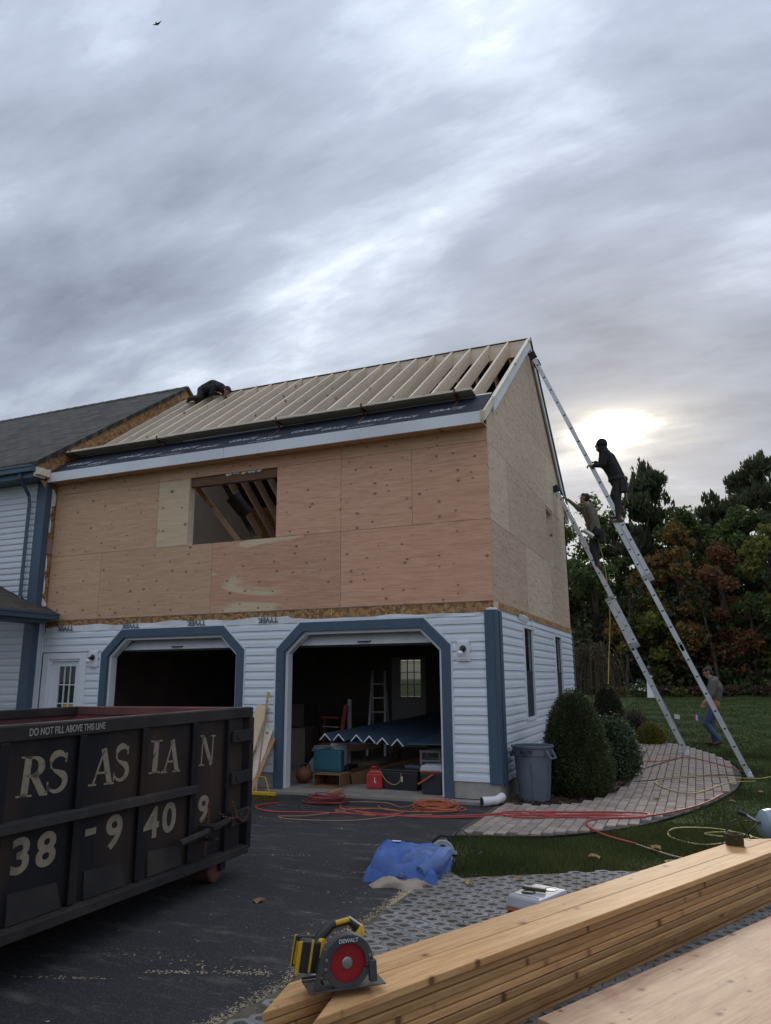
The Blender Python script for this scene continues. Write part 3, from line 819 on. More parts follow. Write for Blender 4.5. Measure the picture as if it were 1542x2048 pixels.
# side wall
ws = MB()
WIN = [(1.88, 2.54, 1.04, 2.48), (4.80, 5.48, 1.04, 2.48)]
ws.box(-0.13, -0.004, 0.14, DEPTH, 0.27, 1.04).box(-0.13, -0.004, 0.14, DEPTH, 2.48, 2.76)
for a, b in ((0.14, 1.88), (2.54, 4.80), (5.48, DEPTH)): ws.box(-0.13, -0.004, a, b, 1.04, 2.48)
siding_side = ws.build('siding_wall', MT['siding2'], garage)
ps = lambda y, o, z: (o, y, z)
for i in range(19):
    zb = 0.25+i*EXP; zt = min(zb+EXP, 2.645); zm = (zb+zt)/2
    left = 0.29; segs = []
    if 1.0 < zm < 2.50:
        for w in WIN:
            segs.append((left, w[0]-0.05)); left = w[1]+0.05
    segs.append((left, DEPTH-0.1))
    for a, b in segs: course(siding_side, (lambda z, a=a: a, lambda z, b=b: b), zb, zt, ps, MT['siding'])
for y0, y1, z0, z1 in WIN:
    fr = MB()
    for a, b, c, d in ((y0-0.05, y0, z0-0.05, z1+0.05), (y1, y1+0.05, z0-0.05, z1+0.05), (y0, y1, z1, z1+0.05), (y0, y1, z0-0.05, z0)): fr.box(-0.05, 0.03, a, b, c, d)
    w = fr.build('window', MT['white'], garage)
    zmid = (z0+z1)/2
    MB().box(-0.03, -0.012, y0, y1, zmid+0.02, z1).build('pane', MT['glass'], w)
    MB().box(-0.02, -0.006, y0, y1, z0, zmid-0.02).build('insect_screen', MT['screen'], w)
    MB().box(-0.03, 0.004, y0, y1, zmid-0.02, zmid+0.02).build('sash_rail', MT['screen'], w)
# corner boards
MB().box(-0.14, -0.002, -0.032, 0.0, 0.25, 2.63).build('corner_board', MT['blue'], garage, bevel=0.004)
MB().box(0.0, 0.032, -0.032, 0.13, 0.24, 2.63).build('corner_board', MT['blue'], garage, bevel=0.004)
MB().box(0.0, 0.045, 0.15, 0.29, 0.22, 2.62).build('corner_board', MT['blue'], garage, bevel=0.004)
MB().box(0.0, 0.03, DEPTH-0.1, DEPTH+0.02, 0.24, 2.62).build('corner_board', MT['blue'], garage, bevel=0.004)
# garage doorways
def doorway(op):
    xl, xr = op[0][0], op[5][0]
    w = 0.14
    k = w*tan(radians(22.5))
    inner = [(xl+w, 0.02), (xl+w, 2.15-k), (op[2][0]+k, 2.55-w), (op[3][0]-k, 2.55-w), (xr-w, 2.15-k), (xr-w, 0.02)]
    jam = MB()
    jw = 0.045
    k2 = jw*tan(radians(22.5))
    in2 = [(inner[0][0]+jw, 0.02), (inner[1][0]+jw, inner[1][1]-k2), (inner[2][0]+k2, inner[2][1]-jw), (inner[3][0]-k2, inner[3][1]-jw), (inner[4][0]-jw, inner[4][1]-k2), (inner[5][0]-jw, 0.02)]
    for i in range(5):
        q = [inner[i], inner[i+1], in2[i+1], in2[i]]
        jam.prism(q, fy, 0.03, 0.17)
    j = jam.build('doorway', MT['white'], garage)
    for i in range(5):
        q = [op[i] if i else (xl, 0.02), op[i+1] if i < 4 else (xr, 0.02), inner[i+1], inner[i]]
        MB().prism(q, fy, -0.034, 0.028).build('trim_board', MT['blue'], j, bevel=0.003)
        a, b = (op[i] if i else (xl, 0.02)), (op[i+1] if i < 4 else (xr, 0.02))
    # J-channel: thin white line outside the trim
    jc = MB()
    pts = [(xl-0.012, 0.27), (xl-0.012, 2.155), (op[2][0]-0.005, 2.562), (op[3][0]+0.005, 2.562), (xr+0.012, 2.155), (xr+0.012, 0.27)]
    for a, b in zip(pts[:-1], pts[1:]): jc.bar((a[0], -0.01, a[1]), (b[0], -0.01, b[1]), 0.03, 0.02, up=(0, 1, 0))
    jc.build('siding_channel', MT['siding'], j)
    # raised sectional door
    ib, it = xl+0.12, xr-0.12
    d = MB()
    d.hexa([(ib, 0.19, 2.20), (it, 0.19, 2.20), (it, 0.235, 2.19), (ib, 0.235, 2.19), (ib, 0.36, 2.50), (it, 0.36, 2.50), (it, 0.40, 2.48), (ib, 0.40, 2.48)])
    dd = d.build('garage_door', MT['white'], garage)
    n = 4
    for q in range(n):
        x0 = ib+(it-ib)*(q+0.03)/n; x1 = ib+(it-ib)*(q+0.97)/n
        p = MB()
        f = lambda t, o: (0.19+0.17*t-o*0.87, 2.20+0.30*t+o*0.49)
        (ya, za), (yb, zb) = f(0.12, 0.002), f(0.9, 0.002)
        (yc, zc), (yd, zd) = f(0.15, 0.01), f(0.86, 0.01)
        p.add([(x0, ya, za), (x1, ya, za), (x1, yb, zb), (x0, yb, zb), (x0+0.02, yc, zc), (x1-0.02, yc, zc), (x1-0.02, yd, zd), (x0+0.02, yd, zd)], [(4, 5, 6, 7), (0, 1, 5, 4), (1, 2, 6, 5), (2, 3, 7, 6), (3, 0, 4, 7), (3, 2, 1, 0)])
        p.build('door_panel', MT['white'], dd)
    MB().box(ib, it, 0.185, 0.24, 2.165, 2.195).build('rubber_seal', MT['darkgap'], dd)
    xm = (ib+it)/2-0.02
    MB().tube([(xm-0.11, 0.215, 2.245), (xm-0.09, 0.165, 2.235), (xm+0.09, 0.165, 2.235), (xm+0.11, 0.215, 2.245)], 0.011, 6).build('handle', MT['black'], dd)
    MB().box(ib, it, 0.40, 2.6, 2.50, 2.54).build('overhead_section', MT['white'], dd)
doorway(OPEN_R); doorway(OPEN_L)
# entry door
cs = MB()
cs.box(-8.50, -8.36, -0.035, 0.05, 0.1, 2.17).box(-7.61, -7.47, -0.035, 0.05, 0.1, 2.17).box(-8.36, -7.61, -0.035, 0.05, 2.06, 2.17)
cs.box(-8.36, -8.30, -0.01, 0.10, 0.1, 2.06).box(-7.66, -7.61, -0.01, 0.10, 0.1, 2.06).box(-8.30, -7.66, -0.01, 0.10, 2.02, 2.06)
ed = cs.build('entry_door', MT['white'], garage, bevel=0.003)
sl = MB()
sl.box(-8.30, -8.15, 0.03, 0.08, 0.1, 2.02).box(-7.76, -7.66, 0.03, 0.08, 0.1, 2.02).box(-8.15, -7.76, 0.03, 0.08, 1.93, 2.02).box(-8.15, -7.76, 0.03, 0.08, 0.1, 0.95)
sl.build('door_slab', MT['white'], ed, bevel=0.003)
for i in range(3):
    for j in range(3):
        x0 = -8.15+i*0.13; z0 = 0.95+j*0.3267
        MB().box(x0+0.008, x0+0.122, 0.055, 0.062, z0+0.008, z0+0.318).build('pane', MT['glass'], ed)
mu = MB()
for i in (1, 2): mu.box(-8.15+i*0.13-0.009, -8.15+i*0.13+0.009, 0.035, 0.075, 0.95, 1.93)
for j in (1, 2): mu.box(-8.15, -7.76, 0.037, 0.073, 0.95+j*0.3267-0.009, 0.95+j*0.3267+0.009)
mu.build('muntin_grid', MT['white'], ed)
MB().box(-8.0, -7.78, 0.048, 0.052, 1.0, 1.29).build('yellow_notice', mat('yellow_notice_card', (0.55, 0.38, 0.02), 0.5, 0.1), ed)
MB().tube([(-8.55, -0.03, 0.3), (-8.55, -0.03, 2.72)], 0.014, 6).build('cable_conduit', MT['white'], garage)
# house wrap strip and print
wr = MB()
xs = np.linspace(-8.52, -0.2, 90)
top = [2.655+0.012*sin(x*3.1)+0.01*sin(x*7.7+1)-(0.0 if x < -3.3 else 0.05) for x in xs]
vs = [(x, -0.012-0.006*sin(x*11), 2.55) for x in xs]+[(x, -0.008-0.012*(sin(x*5.3) > 0.5), t) for x, t in zip(xs, top)]
n = len(xs)
wr.add(vs, [(i, i+1, n+i+1, n+i) for i in range(n-1)])
hw = wr.build('house_wrap', MT['wrap'], garage)
tm = text_mesh('TYVEK', 0.125, 0.001, 0.004); tm.materials.append(MT['greyink'])
for x in (-7.85, -6.35, -4.95, -3.55):
    o = link('printed_letters', tm, hw); o.matrix_local = Matrix(((-1, 0, 0, x), (0, 0, -1, -0.027), (0, -1, 0, 2.655), (0, 0, 0, 1)))
wp = MB()
wp.add([(0.02, 1.5, 2.6), (0.03, 2.15, 2.57), (0.05, 2.2, 2.66), (0.03, 1.95, 2.69), (0.04, 1.5, 2.68)], [(0, 1, 2, 3, 4)])
wp.add([(0.02, 2.55, 2.60), (0.06, 2.62, 2.45), (0.03, 2.78, 2.50), (0.03, 2.72, 2.58), (0.03, 2.6, 2.66)], [(0, 1, 2, 3, 4)])
wp.build('house_wrap_scrap', MT['wrap'], garage)
wc = MB(); wc.ball((-0.05, 0.05, 2.64), (0.09, 0.09, 0.03), 10, 5); wc.build('house_wrap_scrap', MT['wrap'], garage)

# --- plywood sheathing, one object per sheet
def sheet_front(x0, x1, z0, z1, m, y=0.0, t=0.014, name='sheathing_panel'):
    g = 0.003
    w, h = x1-x0-2*g, z1-z0-2*g
    MB().box(0, w, -t, 0, 0, h).build(name, MT[m], garage, (x0+g, y, z0+g))
for x0, x1, m in ((XL, -7.32, 'ply_tan'), (-7.32, -4.88, 'ply_tan'), (-4.88, -2.44, 'ply_mixed'), (-2.44, 0.0, 'ply_pink')): sheet_front(x0, x1, 2.76, 3.97, m)
for x0, x1, m in ((XL, -6.10, 'ply_tan'), (-6.10, -5.42, 'ply_pale'), (-3.64, -2.44, 'ply_pink'), (-2.44, -1.22, 'ply_pink'), (-1.22, 0.0, 'ply_pink')): sheet_front(x0, x1, 3.97, 5.18, m)
for x0, x1, m in ((XL, -6.1, 'ply_tan'), (-6.1, -4.9, 'ply_tan'), (-4.9, -2.44, 'ply_mixed'), (-2.44, 0.0, 'ply_tan')): sheet_front(x0, x1, 5.18, 5.44, m)
for i, (x0, x1) in enumerate(((XL, -7.6), (-7.6, -6.38), (-6.38, -5.1), (-5.1, -3.9), (-3.9, -2.6), (-2.6, -1.4), (-1.4, -0.72), (-0.72, -0.005))): sheet_front(x0, x1, 2.58 if x1 < -3.5 else 2.60, 2.758, 'osb', 0.012, 0.012, 'rim_board')
def clip(poly, a, b, c):   # keep a*y+b*z <= c
    out = []
    for i in range(len(poly)):
        p, q = poly[i], poly[(i+1) % len(poly)]
        dp, dq = a*p[0]+b*p[1]-c, a*q[0]+b*q[1]-c
        if dp <= 0: out.append(p)
        if (dp < 0 < dq) or (dq < 0 < dp):
            t = dp/(dp-dq); out.append((p[0]+(q[0]-p[0])*t, p[1]+(q[1]-p[1])*t))
    return out
SIDE = [(2.76, 3.97, [(0, 2.45, 'ply_side_pink'), (2.45, 4.89, 'ply_side_pale'), (4.89, 7.2, 'ply_side')]),
        (3.97, 5.18, [(0, 1.23, 'ply_side_pale'), (1.23, 3.66, 'ply_side'), (3.66, 4.70, 'ply_side'), (5.42, 7.2, 'ply_side_pale')]),
        (5.18, 6.39, [(0, 2.44, 'ply_side'), (2.44, 4.88, 'ply_side'), (4.88, 7.2, 'ply_side_pale')]),
        (6.39, 7.60, [(0, 3.66, 'ply_side'), (3.66, 7.2, 'ply_side')]), (7.60, 8.8, [(2, 3.6, 'ply_side'), (3.6, 5.5, 'ply_side')])]
for z0, z1, cols in SIDE:
    for y0, y1, m in cols:
        g = 0.003
        p = [(y0+g, z0+g), (y1-g, z0+g), (y1-g, z1-g), (y0+g, z1-g)]
        p = clip(p, -PITCH, 1, RIDGE_Z-0.03-PITCH*RIDGE_Y); p = clip(p, PITCH, 1, RIDGE_Z-0.03+PITCH*RIDGE_Y)
        if len(p) < 3: continue
        cy, cz = y0, z0
        MB().prism([(a-cy, b-cz) for a, b in p], lambda a, b, t: (t, a, b), -0.014, 0.0).build('sheathing_panel', MT[m], garage, (0.0, cy, cz))
for y0, y1 in ((0.26, 1.6), (1.6, 2.9), (2.9, 4.1), (4.1, 5.3), (5.3, 6.3), (6.3, 7.2)):
    MB().box(-0.012, 0, 0, y1-y0-0.006, 0, 0.106).build('rim_board', MT['osb'], garage, (0.009, y0, 2.65))
MB().box(-0.012, 0, 0, 0.25, 0, 0.12).build('rim_board', MT['ply_side_pale'], garage, (0.009, 0.0, 2.64))
# window opening reveals
rv = MB()
rv.box(-0.14, -0.015, 4.66, 4.70, 3.92, 5.18).box(-0.14, -0.015, 5.42, 5.46, 3.92, 5.18).box(-0.14, -0.015, 4.70, 5.42, 5.14, 5.18).box(-0.14, -0.015, 4.70, 5.42, 3.93, 3.97)
rv.build('window_framing', MT['lumber'], garage)
rv = MB()
rv.box(-5.46, -5.42, 0.002, 0.14, 3.93, 5.2).box(-3.64, -3.60, 0.002, 0.14, 3.93, 5.2).box(-5.42, -3.64, 0.002, 0.14, 3.93, 3.968)
rv.build('window_framing', MT['lumber'], garage)
# header over the front opening, still wrapped in torn housewrap
hd = MB(); hd.box(-5.42, -3.64, 0.02, 0.12, 5.02, 5.20); hdo = hd.build('window_header', MT['darkwood'], garage)
sc = MB()
for k in range(16):
    x = -4.75+random.random()*0.85; s = 0.03+0.05*random.random()
    sc.add([(x, 0.012, 5.17), (x+s, 0.004, 5.13+0.03*random.random()), (x+s*2, 0.01, 5.18), (x+s, 0.012, 5.20)], [(0, 1, 2, 3)])
sc.build('torn_wrap', MT['wrap'], hdo)

# --- loft interior
MB().box(XL, -0.02, 0.02, DEPTH, 2.60, 2.72).build('loft_floor', MT['osb'], garage)
MB().box(XL, -0.02, DEPTH-0.12, DEPTH, 0.0, 5.4).build('rear_wall', MT['inside'], garage) if False else None
rw = MB()   # back wall with a door light in it
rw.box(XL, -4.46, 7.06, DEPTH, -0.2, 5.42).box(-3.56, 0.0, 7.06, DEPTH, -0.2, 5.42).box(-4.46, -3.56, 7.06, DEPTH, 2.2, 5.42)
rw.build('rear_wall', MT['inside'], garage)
bd = MB()
bd.box(-4.46, -4.22, 7.08, 7.13, 0.04, 2.2).box(-3.69, -3.56, 7.08, 7.13, 0.04, 2.2).box(-4.22, -3.69, 7.08, 7.13, 2.12, 2.2).box(-4.22, -3.69, 7.08, 7.13, 0.04, 1.24)
bdo = bd.build('rear_door', MT['inside2'], garage)
mu = MB()
for i in (1, 2): mu.box(-4.22+i*0.177-0.008, -4.22+i*0.177+0.008, 7.09, 7.12, 1.24, 2.12)
for j in (1, 2): mu.box(-4.22, -3.69, 7.092, 7.118, 1.24+j*0.293-0.008, 1.24+j*0.293+0.008)
mu.build('muntin_grid', MT['inside2'], bdo)
for i in range(3):
    for j in range(3): MB().box(-4.22+i*0.177+0.008, -4.22+(i+1)*0.177-0.008, 7.103, 7.107, 1.24+j*0.293+0.008, 1.24+(j+1)*0.293-0.008).build('pane', MT['clear'], bdo)
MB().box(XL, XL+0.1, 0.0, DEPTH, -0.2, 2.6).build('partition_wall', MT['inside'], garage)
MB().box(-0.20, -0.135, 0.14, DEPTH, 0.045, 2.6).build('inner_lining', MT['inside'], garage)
lw = MB()
lw.prism([(0.02, 2.72), (7.1, 2.72), (7.1, 5.3), (3.6, 7.9), (0.02, 5.3)], lambda a, b, t: (t, a, b), XL, XL+0.06)
lw.build('party_wall', MT['inside2'], garage)
MB().box(XL+0.06, XL+0.09, 0.3, 7.0, 4.20, 4.32).build('wall_band', MT['darkwood'], garage)

# --- roof framing
def board_mesh(L, d, t, cut=PITCH):
    mb = MB()
    pts = [(0, 0), (L, 0), (L-d*cut, -d), (-d*cut, -d)]
    mb.prism(pts, lambda a, b, q: (a, q, b), -t/2, t/2)
    return mb
MF = lambda x, y, z: Matrix(((0, -1, 0, x), (CT, 0, -ST, y), (ST, 0, CT, z), (0, 0, 0, 1)))
MR = lambda x, y, z: Matrix(((0, 1, 0, x), (-CT, 0, ST, y), (ST, 0, CT, z), (0, 0, 0, 1)))
LR = (3.575-0.02)/CT
me_r = None
for k in range(21):
    x = -0.39-0.402*k
    if x < -8.5: x = -8.46
    if me_r is None:
        o = board_mesh(LR, 0.255, 0.04).build('rafter', MT['lumber'], garage); me_r = o.data
    else: o = link('rafter', me_r, garage)
    o.matrix_local = MF(x, 0.02, roof_z(0.02))
    o = link('rear_rafter', me_r, garage); o.data.materials[0]
    o.matrix_local = MR(x, 7.18, roof_z(7.18))
o = board_mesh((3.575+0.25)/CT, 0.125, 0.036).build('rafter', MT['lumber'], garage); me_f = o.data; o.matrix_local = MF(0.0185, -0.25, roof_z(-0.25))
o = link('rear_rafter', me_f, garage); o.matrix_local = MR(0.0185, 7.44, roof_z(7.44))
MB().box(0, 8.6, -0.02, 0.02, -0.36, 0.0).build('ridge_beam', MT['lumber'], garage, (-8.56, RIDGE_Y, RIDGE_Z-0.01))
# front eave: decking strip, membrane, fascia, soffit
def slope_slab(y0, y1, x0, x1, off, t):
    a = lambda y, o: (y-ST*o, roof_z(y)+CT*o)
    mb = MB()
    (ya, za), (yb, zb), (yc, zc), (yd, zd) = a(y0, off), a(y1, off), a(y0, off+t), a(y1, off+t)
    mb.hexa([(x0, ya, za), (x1, ya, za), (x1, yb, zb), (x0, yb, zb), (x0, yc, zc), (x1, yc, zc), (x1, yd, zd), (x0, yd, zd)])
    return mb
slope_slab(-0.22, 0.50, XL, -0.02, 0.001, 0.012).build('eave_decking', MT['ply_pale'], garage)
mm = slope_slab(-0.275, 0.42, XL, 0.0, 0.015, 0.004).build('roof_membrane', MT['membrane'], garage)
slope_slab(0.425, 0.45, XL, -0.05, 0.014, 0.006).build('membrane_edge', MT['wrap'], mm)
MB().box(-4.55, 0.02, -0.285, -0.255, 5.375, 5.562).build('fascia_board', MT['fascia'], garage, bevel=0.003)
MB().box(-8.58, -4.556, -0.285, -0.255, 5.375, 5.562).build('fascia_board', MT['fascia'], garage, bevel=0.003)
MB().box(XL, 0.0, -0.25, -0.016, 5.39, 5.41).build('soffit', MT['ply_tan'], garage)
MB().box(-0.02, 0.024, -0.30, -0.254, 5.40, 5.565).build('fascia_return', MT['ply_pale'], garage)
t1 = text_mesh('GRACE', 0.15, 0.0005, 0.0, 1.15, 0.35); t1.materials.append(MT['ink'])
t2 = text_mesh('ICE & WATER SHIELD', 0.05, 0.0005, 0.0, 1.0, 0.2); t2.materials.append(MT['ink'])
k = 0
for x in np.arange(-8.35, -0.7, 0.62):
    me, dy = (t1, 0.10) if k % 2 == 0 else (t1, 0.02)
    o = link('printed_letters', me, mm)
    y = -0.16+dy
    s = 0.8 if k % 2 else 1.0
    o.matrix_local = Matrix(((s, 0, 0, x), (0, CT*s, -ST, y-ST*0.0205), (0, ST*s, CT, roof_z(y)+CT*0.0205), (0, 0, 0, 1)))
    if k % 3 == 1:
        o = link('printed_letters', t2, mm); y = -0.22
        o.matrix_local = Matrix(((1, 0, 0, x-0.1), (0, CT, -ST, y-ST*0.0205), (0, ST, CT, roof_z(y)+CT*0.0205), (0, 0, 0, 1)))
    k += 1
# rake boards
def rake(y0, y1, d0, d1, x0, x1):
    mb = MB()
    sgn = 1
    mb.prism([(y0, roof_z(y0)+0.012), (y1, roof_z(y1)+0.012), (y1, roof_z(y1)+d1), (y0, roof_z(y0)+d0)], lambda a, b, t: (t, a, b), x0, x1)
    return mb
rake(0.30, 3.6, -0.235, -0.235, 0.037, 0.060).build('rake_board', MT['fascia'], garage)
rake(0.30, 3.6, -0.055, -0.055, 0.0605, 0.080).build('rake_strip', MT['lumber'], garage)
rake(3.602, 7.46, -0.235, -0.235, 0.037, 0.060).build('rake_board', MT['fascia'], garage)
rake(3.602, 7.46, -0.06, -0.06, 0.0605, 0.085).build('rake_strip', MT['blue'], garage)
# rear slope
def rear_slab(y0, y1, x0, x1, off, t):
    a = lambda y, o: (y+ST*o, roof_z(y)+CT*o)
    mb = MB()
    (ya, za), (yb, zb), (yc, zc), (yd, zd) = a(y0, off), a(y1, off), a(y0, off+t), a(y1, off+t)
    return mb.hexa([(x0, ya, za), (x1, ya, za), (x1, yb, zb), (x0, yb, zb), (x0, yc, zc), (x1, yc, zc), (x1, yd, zd), (x0, yd, zd)])
rear_slab(3.6, 7.46, XL, 0.05, 0.002, 0.013).build('rear_roof_deck', MT['osb'], garage)
rear_slab(3.55, 7.48, XL, 0.09, 0.017, 0.006).build('rear_underlayment', MT['membrane'], garage)
MB().box(-8.58, 0.05, 7.46, 7.49, 5.32, 5.56).build('rear_fascia', MT['fascia'], garage)
MB().box(-0.1, 0.05, 7.2, 7.46, 5.30, 5.33).build('rear_soffit', MT['fascia'], garage)
# diagonal brace, duct and hanging bulb fitting seen through the front opening
MB().bar((-5.62, 0.45, 5.15), (-4.30, 0.9, 3.4), 0.09, 0.04, up=(0, -1, 0)).build('diagonal_brace', MT['stud'], garage)
dct = MB(); dct.tube([(-5.55, 1.5, 5.2), (-5.42, 1.6, 5.0), (-5.32, 1.7, 4.86)], 0.15, 14); dct.build('insulated_duct', MT['black'], garage, smooth=True)

# ================================================================ main house
house = empty('main_house', (XL, -0.25, 0), 0, 'pale sided main house with grey shingle roof joined to the garage', 'building')
HX, HY = -8.58, -0.25
def hb(mb, name, m, parent=None, **k):
    o = mb.build(name, m, parent or house, **k)
    if parent is None: o.location = (-XL, 0.25, 0)
    return o
hw_ = MB().box(-20, HX-0.02, HY+0.004, 7.5, 0, 5.5)
hwo = hb(hw_, 'house_wall', MT['siding2'])
ph = lambda x, o, z: (x, HY-o, z)
for i in range(21):
    zb = 2.98+i*0.1143; course(hwo, (lambda z: -10.4, lambda z: HX-0.2), zb, zb+0.1143, ph, MT['siding2'])
for i in range(20):
    zb = 0.3+i*EXP
    if zb > 2.75: break
    course(hwo, (lambda z: -10.4, lambda z: HX-0.2), zb, zb+EXP, ph, MT['siding2'])
hb(MB().box(HX-0.2, HX-0.002, HY-0.034, HY, 0.1, 5.45), 'corner_board', MT['blue'], bevel=0.004)
hb(MB().box(HX-0.002, HX+0.032, HY-0.034, HY+0.11, 0.1, 5.45), 'corner_board', MT['blue'], bevel=0.004)
hb(MB().box(HX-0.004, HX+0.012, HY+0.11, 0.0, 2.72, 5.45), 'corner_sheathing', MT['osb'])
hb(MB().box(HX-0.004, HX+0.012, HY+0.11, 0.0, 0.1, 2.715), 'corner_filler', MT['siding2'])
# torn wrap edge where the old siding was cut back
tw = MB()
R = random.Random(5)
z = 2.9
while z < 5.1:
    h = R.uniform(0.12, 0.4); w = R.uniform(0.02, 0.1)
    tw.add([(HX+0.016, -0.13, z), (HX+0.03, -0.13+w, z+0.03), (HX+0.02+R.uniform(0, .03), -0.13+w*R.uniform(.5, 1.2), z+h*0.6), (HX+0.016, -0.13, z+h)], [(0, 1, 2, 3)])
    z += h*R.uniform(0.8, 1.3)
hb(tw, 'torn_house_wrap', MT['wrap'])
hb(MB().box(HX+0.014, HX+0.03, -0.15, -0.02, 4.02, 4.3), 'cardboard_patch', mat('tan_card', (0.36, 0.24, 0.18), 0.8, 0.1))
# main roof
MRY, MRZ = 3.72, 8.78
mp_ = (MRZ-5.66)/(MRY+0.62)
mz = lambda y: MRZ-mp_*abs(y-MRY)
rf = MB()
x0, x1 = -20.0, -8.50
def up(y, o): return (y, mz(y)+o)
vs = []
for x in (x0, x1):
    for y, o in ((-0.62, 0.05), (MRY, 0.05), (8.06, 0.05), (8.06, -0.05), (MRY, -0.05), (-0.62, -0.05)): vs.append((x, y, mz(y)+o))
rf.add(vs, [(0, 1, 7, 6), (1, 2, 8, 7), (2, 3, 9, 8), (3, 4, 10, 9), (4, 5, 11, 10), (5, 0, 6, 11), (0, 5, 4, 1), (1, 4, 3, 2), (6, 7, 10, 11), (7, 8, 9, 10)])
ro = rf.build('shingle_roof', MT['shingle'], house)
ro.location = (-XL, 0.25, 0)
cap = MB()
for i in range(38):
    xx = x1-0.02-i*0.3
    cap.hexa([(xx-0.31, MRY-0.15, mz(MRY-0.15)+0.052), (xx, MRY-0.15, mz(MRY-.15)+0.058), (xx, MRY, MRZ+0.066), (xx-0.31, MRY, MRZ+0.056), (xx-0.31, MRY-0.15, mz(MRY-0.15)+0.06), (xx, MRY-0.15, mz(MRY-.15)+0.07), (xx, MRY, MRZ+0.08), (xx-0.31, MRY, MRZ+0.07)])
cap.build('ridge_cap', MT['shingle'], ro)
hb(MB().prism([(-0.58, mz(-0.58)-0.05), (MRY, MRZ-0.05), (MRY+0.3, mz(MRY+.3)-0.05), (MRY+0.3, 7.6), (3.6, 7.6), (-0.25, 5.2), (-0.58, mz(-0.58)-0.12)], lambda a, b, t: (t, a, b), HX, HX+0.02), 'gable_sheathing', MT['osb'])
hb(MB().box(-20, -8.52, -0.70, -0.60, 5.50, 5.62).box(-20, -8.52, -0.715, -0.70, 5.59, 5.63), 'gutter', MT['blue'], bevel=0.01)
hb(MB().box(-20, -8.56, -0.60, -0.25, 5.40, 5.45).box(-20, -8.56, -0.62, -0.59, 5.40, 5.62), 'eave_soffit', MT['blue'])
dp = MB(); dp.tube([(-8.86, -0.64, 5.52), (-8.86, -0.64, 5.42), (-8.90, -0.36, 5.14), (-8.90, -0.33, 5.0), (-8.90, -0.33, 3.2), (-8.88, -0.40, 3.05)], 0.042, 4)
hb(dp, 'downspout', MT['blue'], bevel=0.006)
hb(MB().box(-8.545, -8.53, -0.62, -0.36, 5.42, 5.62).hexa([(-8.53, -0.6, 5.46), (-8.46, -0.6, 5.46), (-8.46, -0.3, 5.46), (-8.53, -0.3, 5.46), (-8.53, -0.6, 5.55), (-8.46, -0.55, 5.55), (-8.46, -0.3, 5.62), (-8.53, -0.3, 5.62)]), 'cut_rafter_tail', MT['lumber'])
# porch roof on the left, its eave running towards the drive
PE = -8.22
pr = MB()
pz = lambda x: 2.90+0.42*(PE-x)
pr.hexa([(-11, -4.5, pz(-11)-0.06), (PE, -4.5, pz(PE)-0.06), (PE, -0.06, pz(PE)-0.06), (-11, -0.06, pz(-11)-0.06), (-11, -4.5, pz(-11)), (PE, -4.5, pz(PE)), (PE, -0.06, pz(PE)), (-11, -0.06, pz(-11))])
MT['shingle_p'] = shingle_mat('porch_asphalt_shingle', (0.11, 0.095, 0.07), (0.07, 0.062, 0.05), 7.2, 3.0)
por = pr.build('porch_roof', MT['shingle_p'], house); por.location = (-XL, 0.25, 0)
MB().box(PE, PE+0.10, -4.5, -0.10, 2.76, 2.87).box(PE+0.10, PE+0.115, -4.5, -0.10, 2.84, 2.88).build('porch_gutter', MT['blue'], por, bevel=0.008)
MB().box(PE-0.45, PE-0.002, -4.5, -0.28, 2.70, 2.75).box(PE-0.03, PE-0.004, -4.5, -0.28, 2.70, 2.85).build('porch_soffit', MT['blue'], por)
hb(MB().box(-9.16, -9.02, -0.62, -0.48, 0, 1.33).box(-9.18, -9.0, -0.64, -0.46, 1.33, 1.37), 'newel_post', MT['white'], bevel=0.004)

# ================================================================ things fixed to the walls
def wall_lamp(x, z, label):
    t = empty('wall_lamp', (x, -0.016, z), 0, label, 'lamp', 'floodlights beside the garage doors')
    MB().box(-0.095, 0.095, -0.02, 0.0, -0.145, 0.145).box(-0.075, 0.075, -0.028, -0.02, -0.125, 0.125).build('mounting_plate', MT['white'], t, bevel=0.004)
    MB().lathe([(0.045, 0), (0.05, 0.01), (0.04, 0.03), (0.018, 0.04)], 14, (0, -0.028, 0.03), M=Matrix.Rotation(radians(90), 3, 'X')).build('lamp_base', MT['black'], t, smooth=True)
    h = MB().tube([(0, -0.06, 0.03), (-0.005, -0.085, 0.02), (-0.012, -0.11, -0.01)], [0.02, 0.025, 0.035], 10)
    ho = h.build('lamp_head', MT['black'], t, smooth=True)
    MB().tube([(-0.012, -0.11, -0.01), (-0.02, -0.125, -0.045), (-0.025, -0.135, -0.075)], [0.035, 0.042, 0.02], 12).build('bulb', MT['white'], ho, smooth=True)
wall_lamp(-0.465, 2.055, 'white plated floodlight between right garage door and corner board')
wall_lamp(-7.31, 2.05, 'white plated floodlight between entry door and garage doorway')
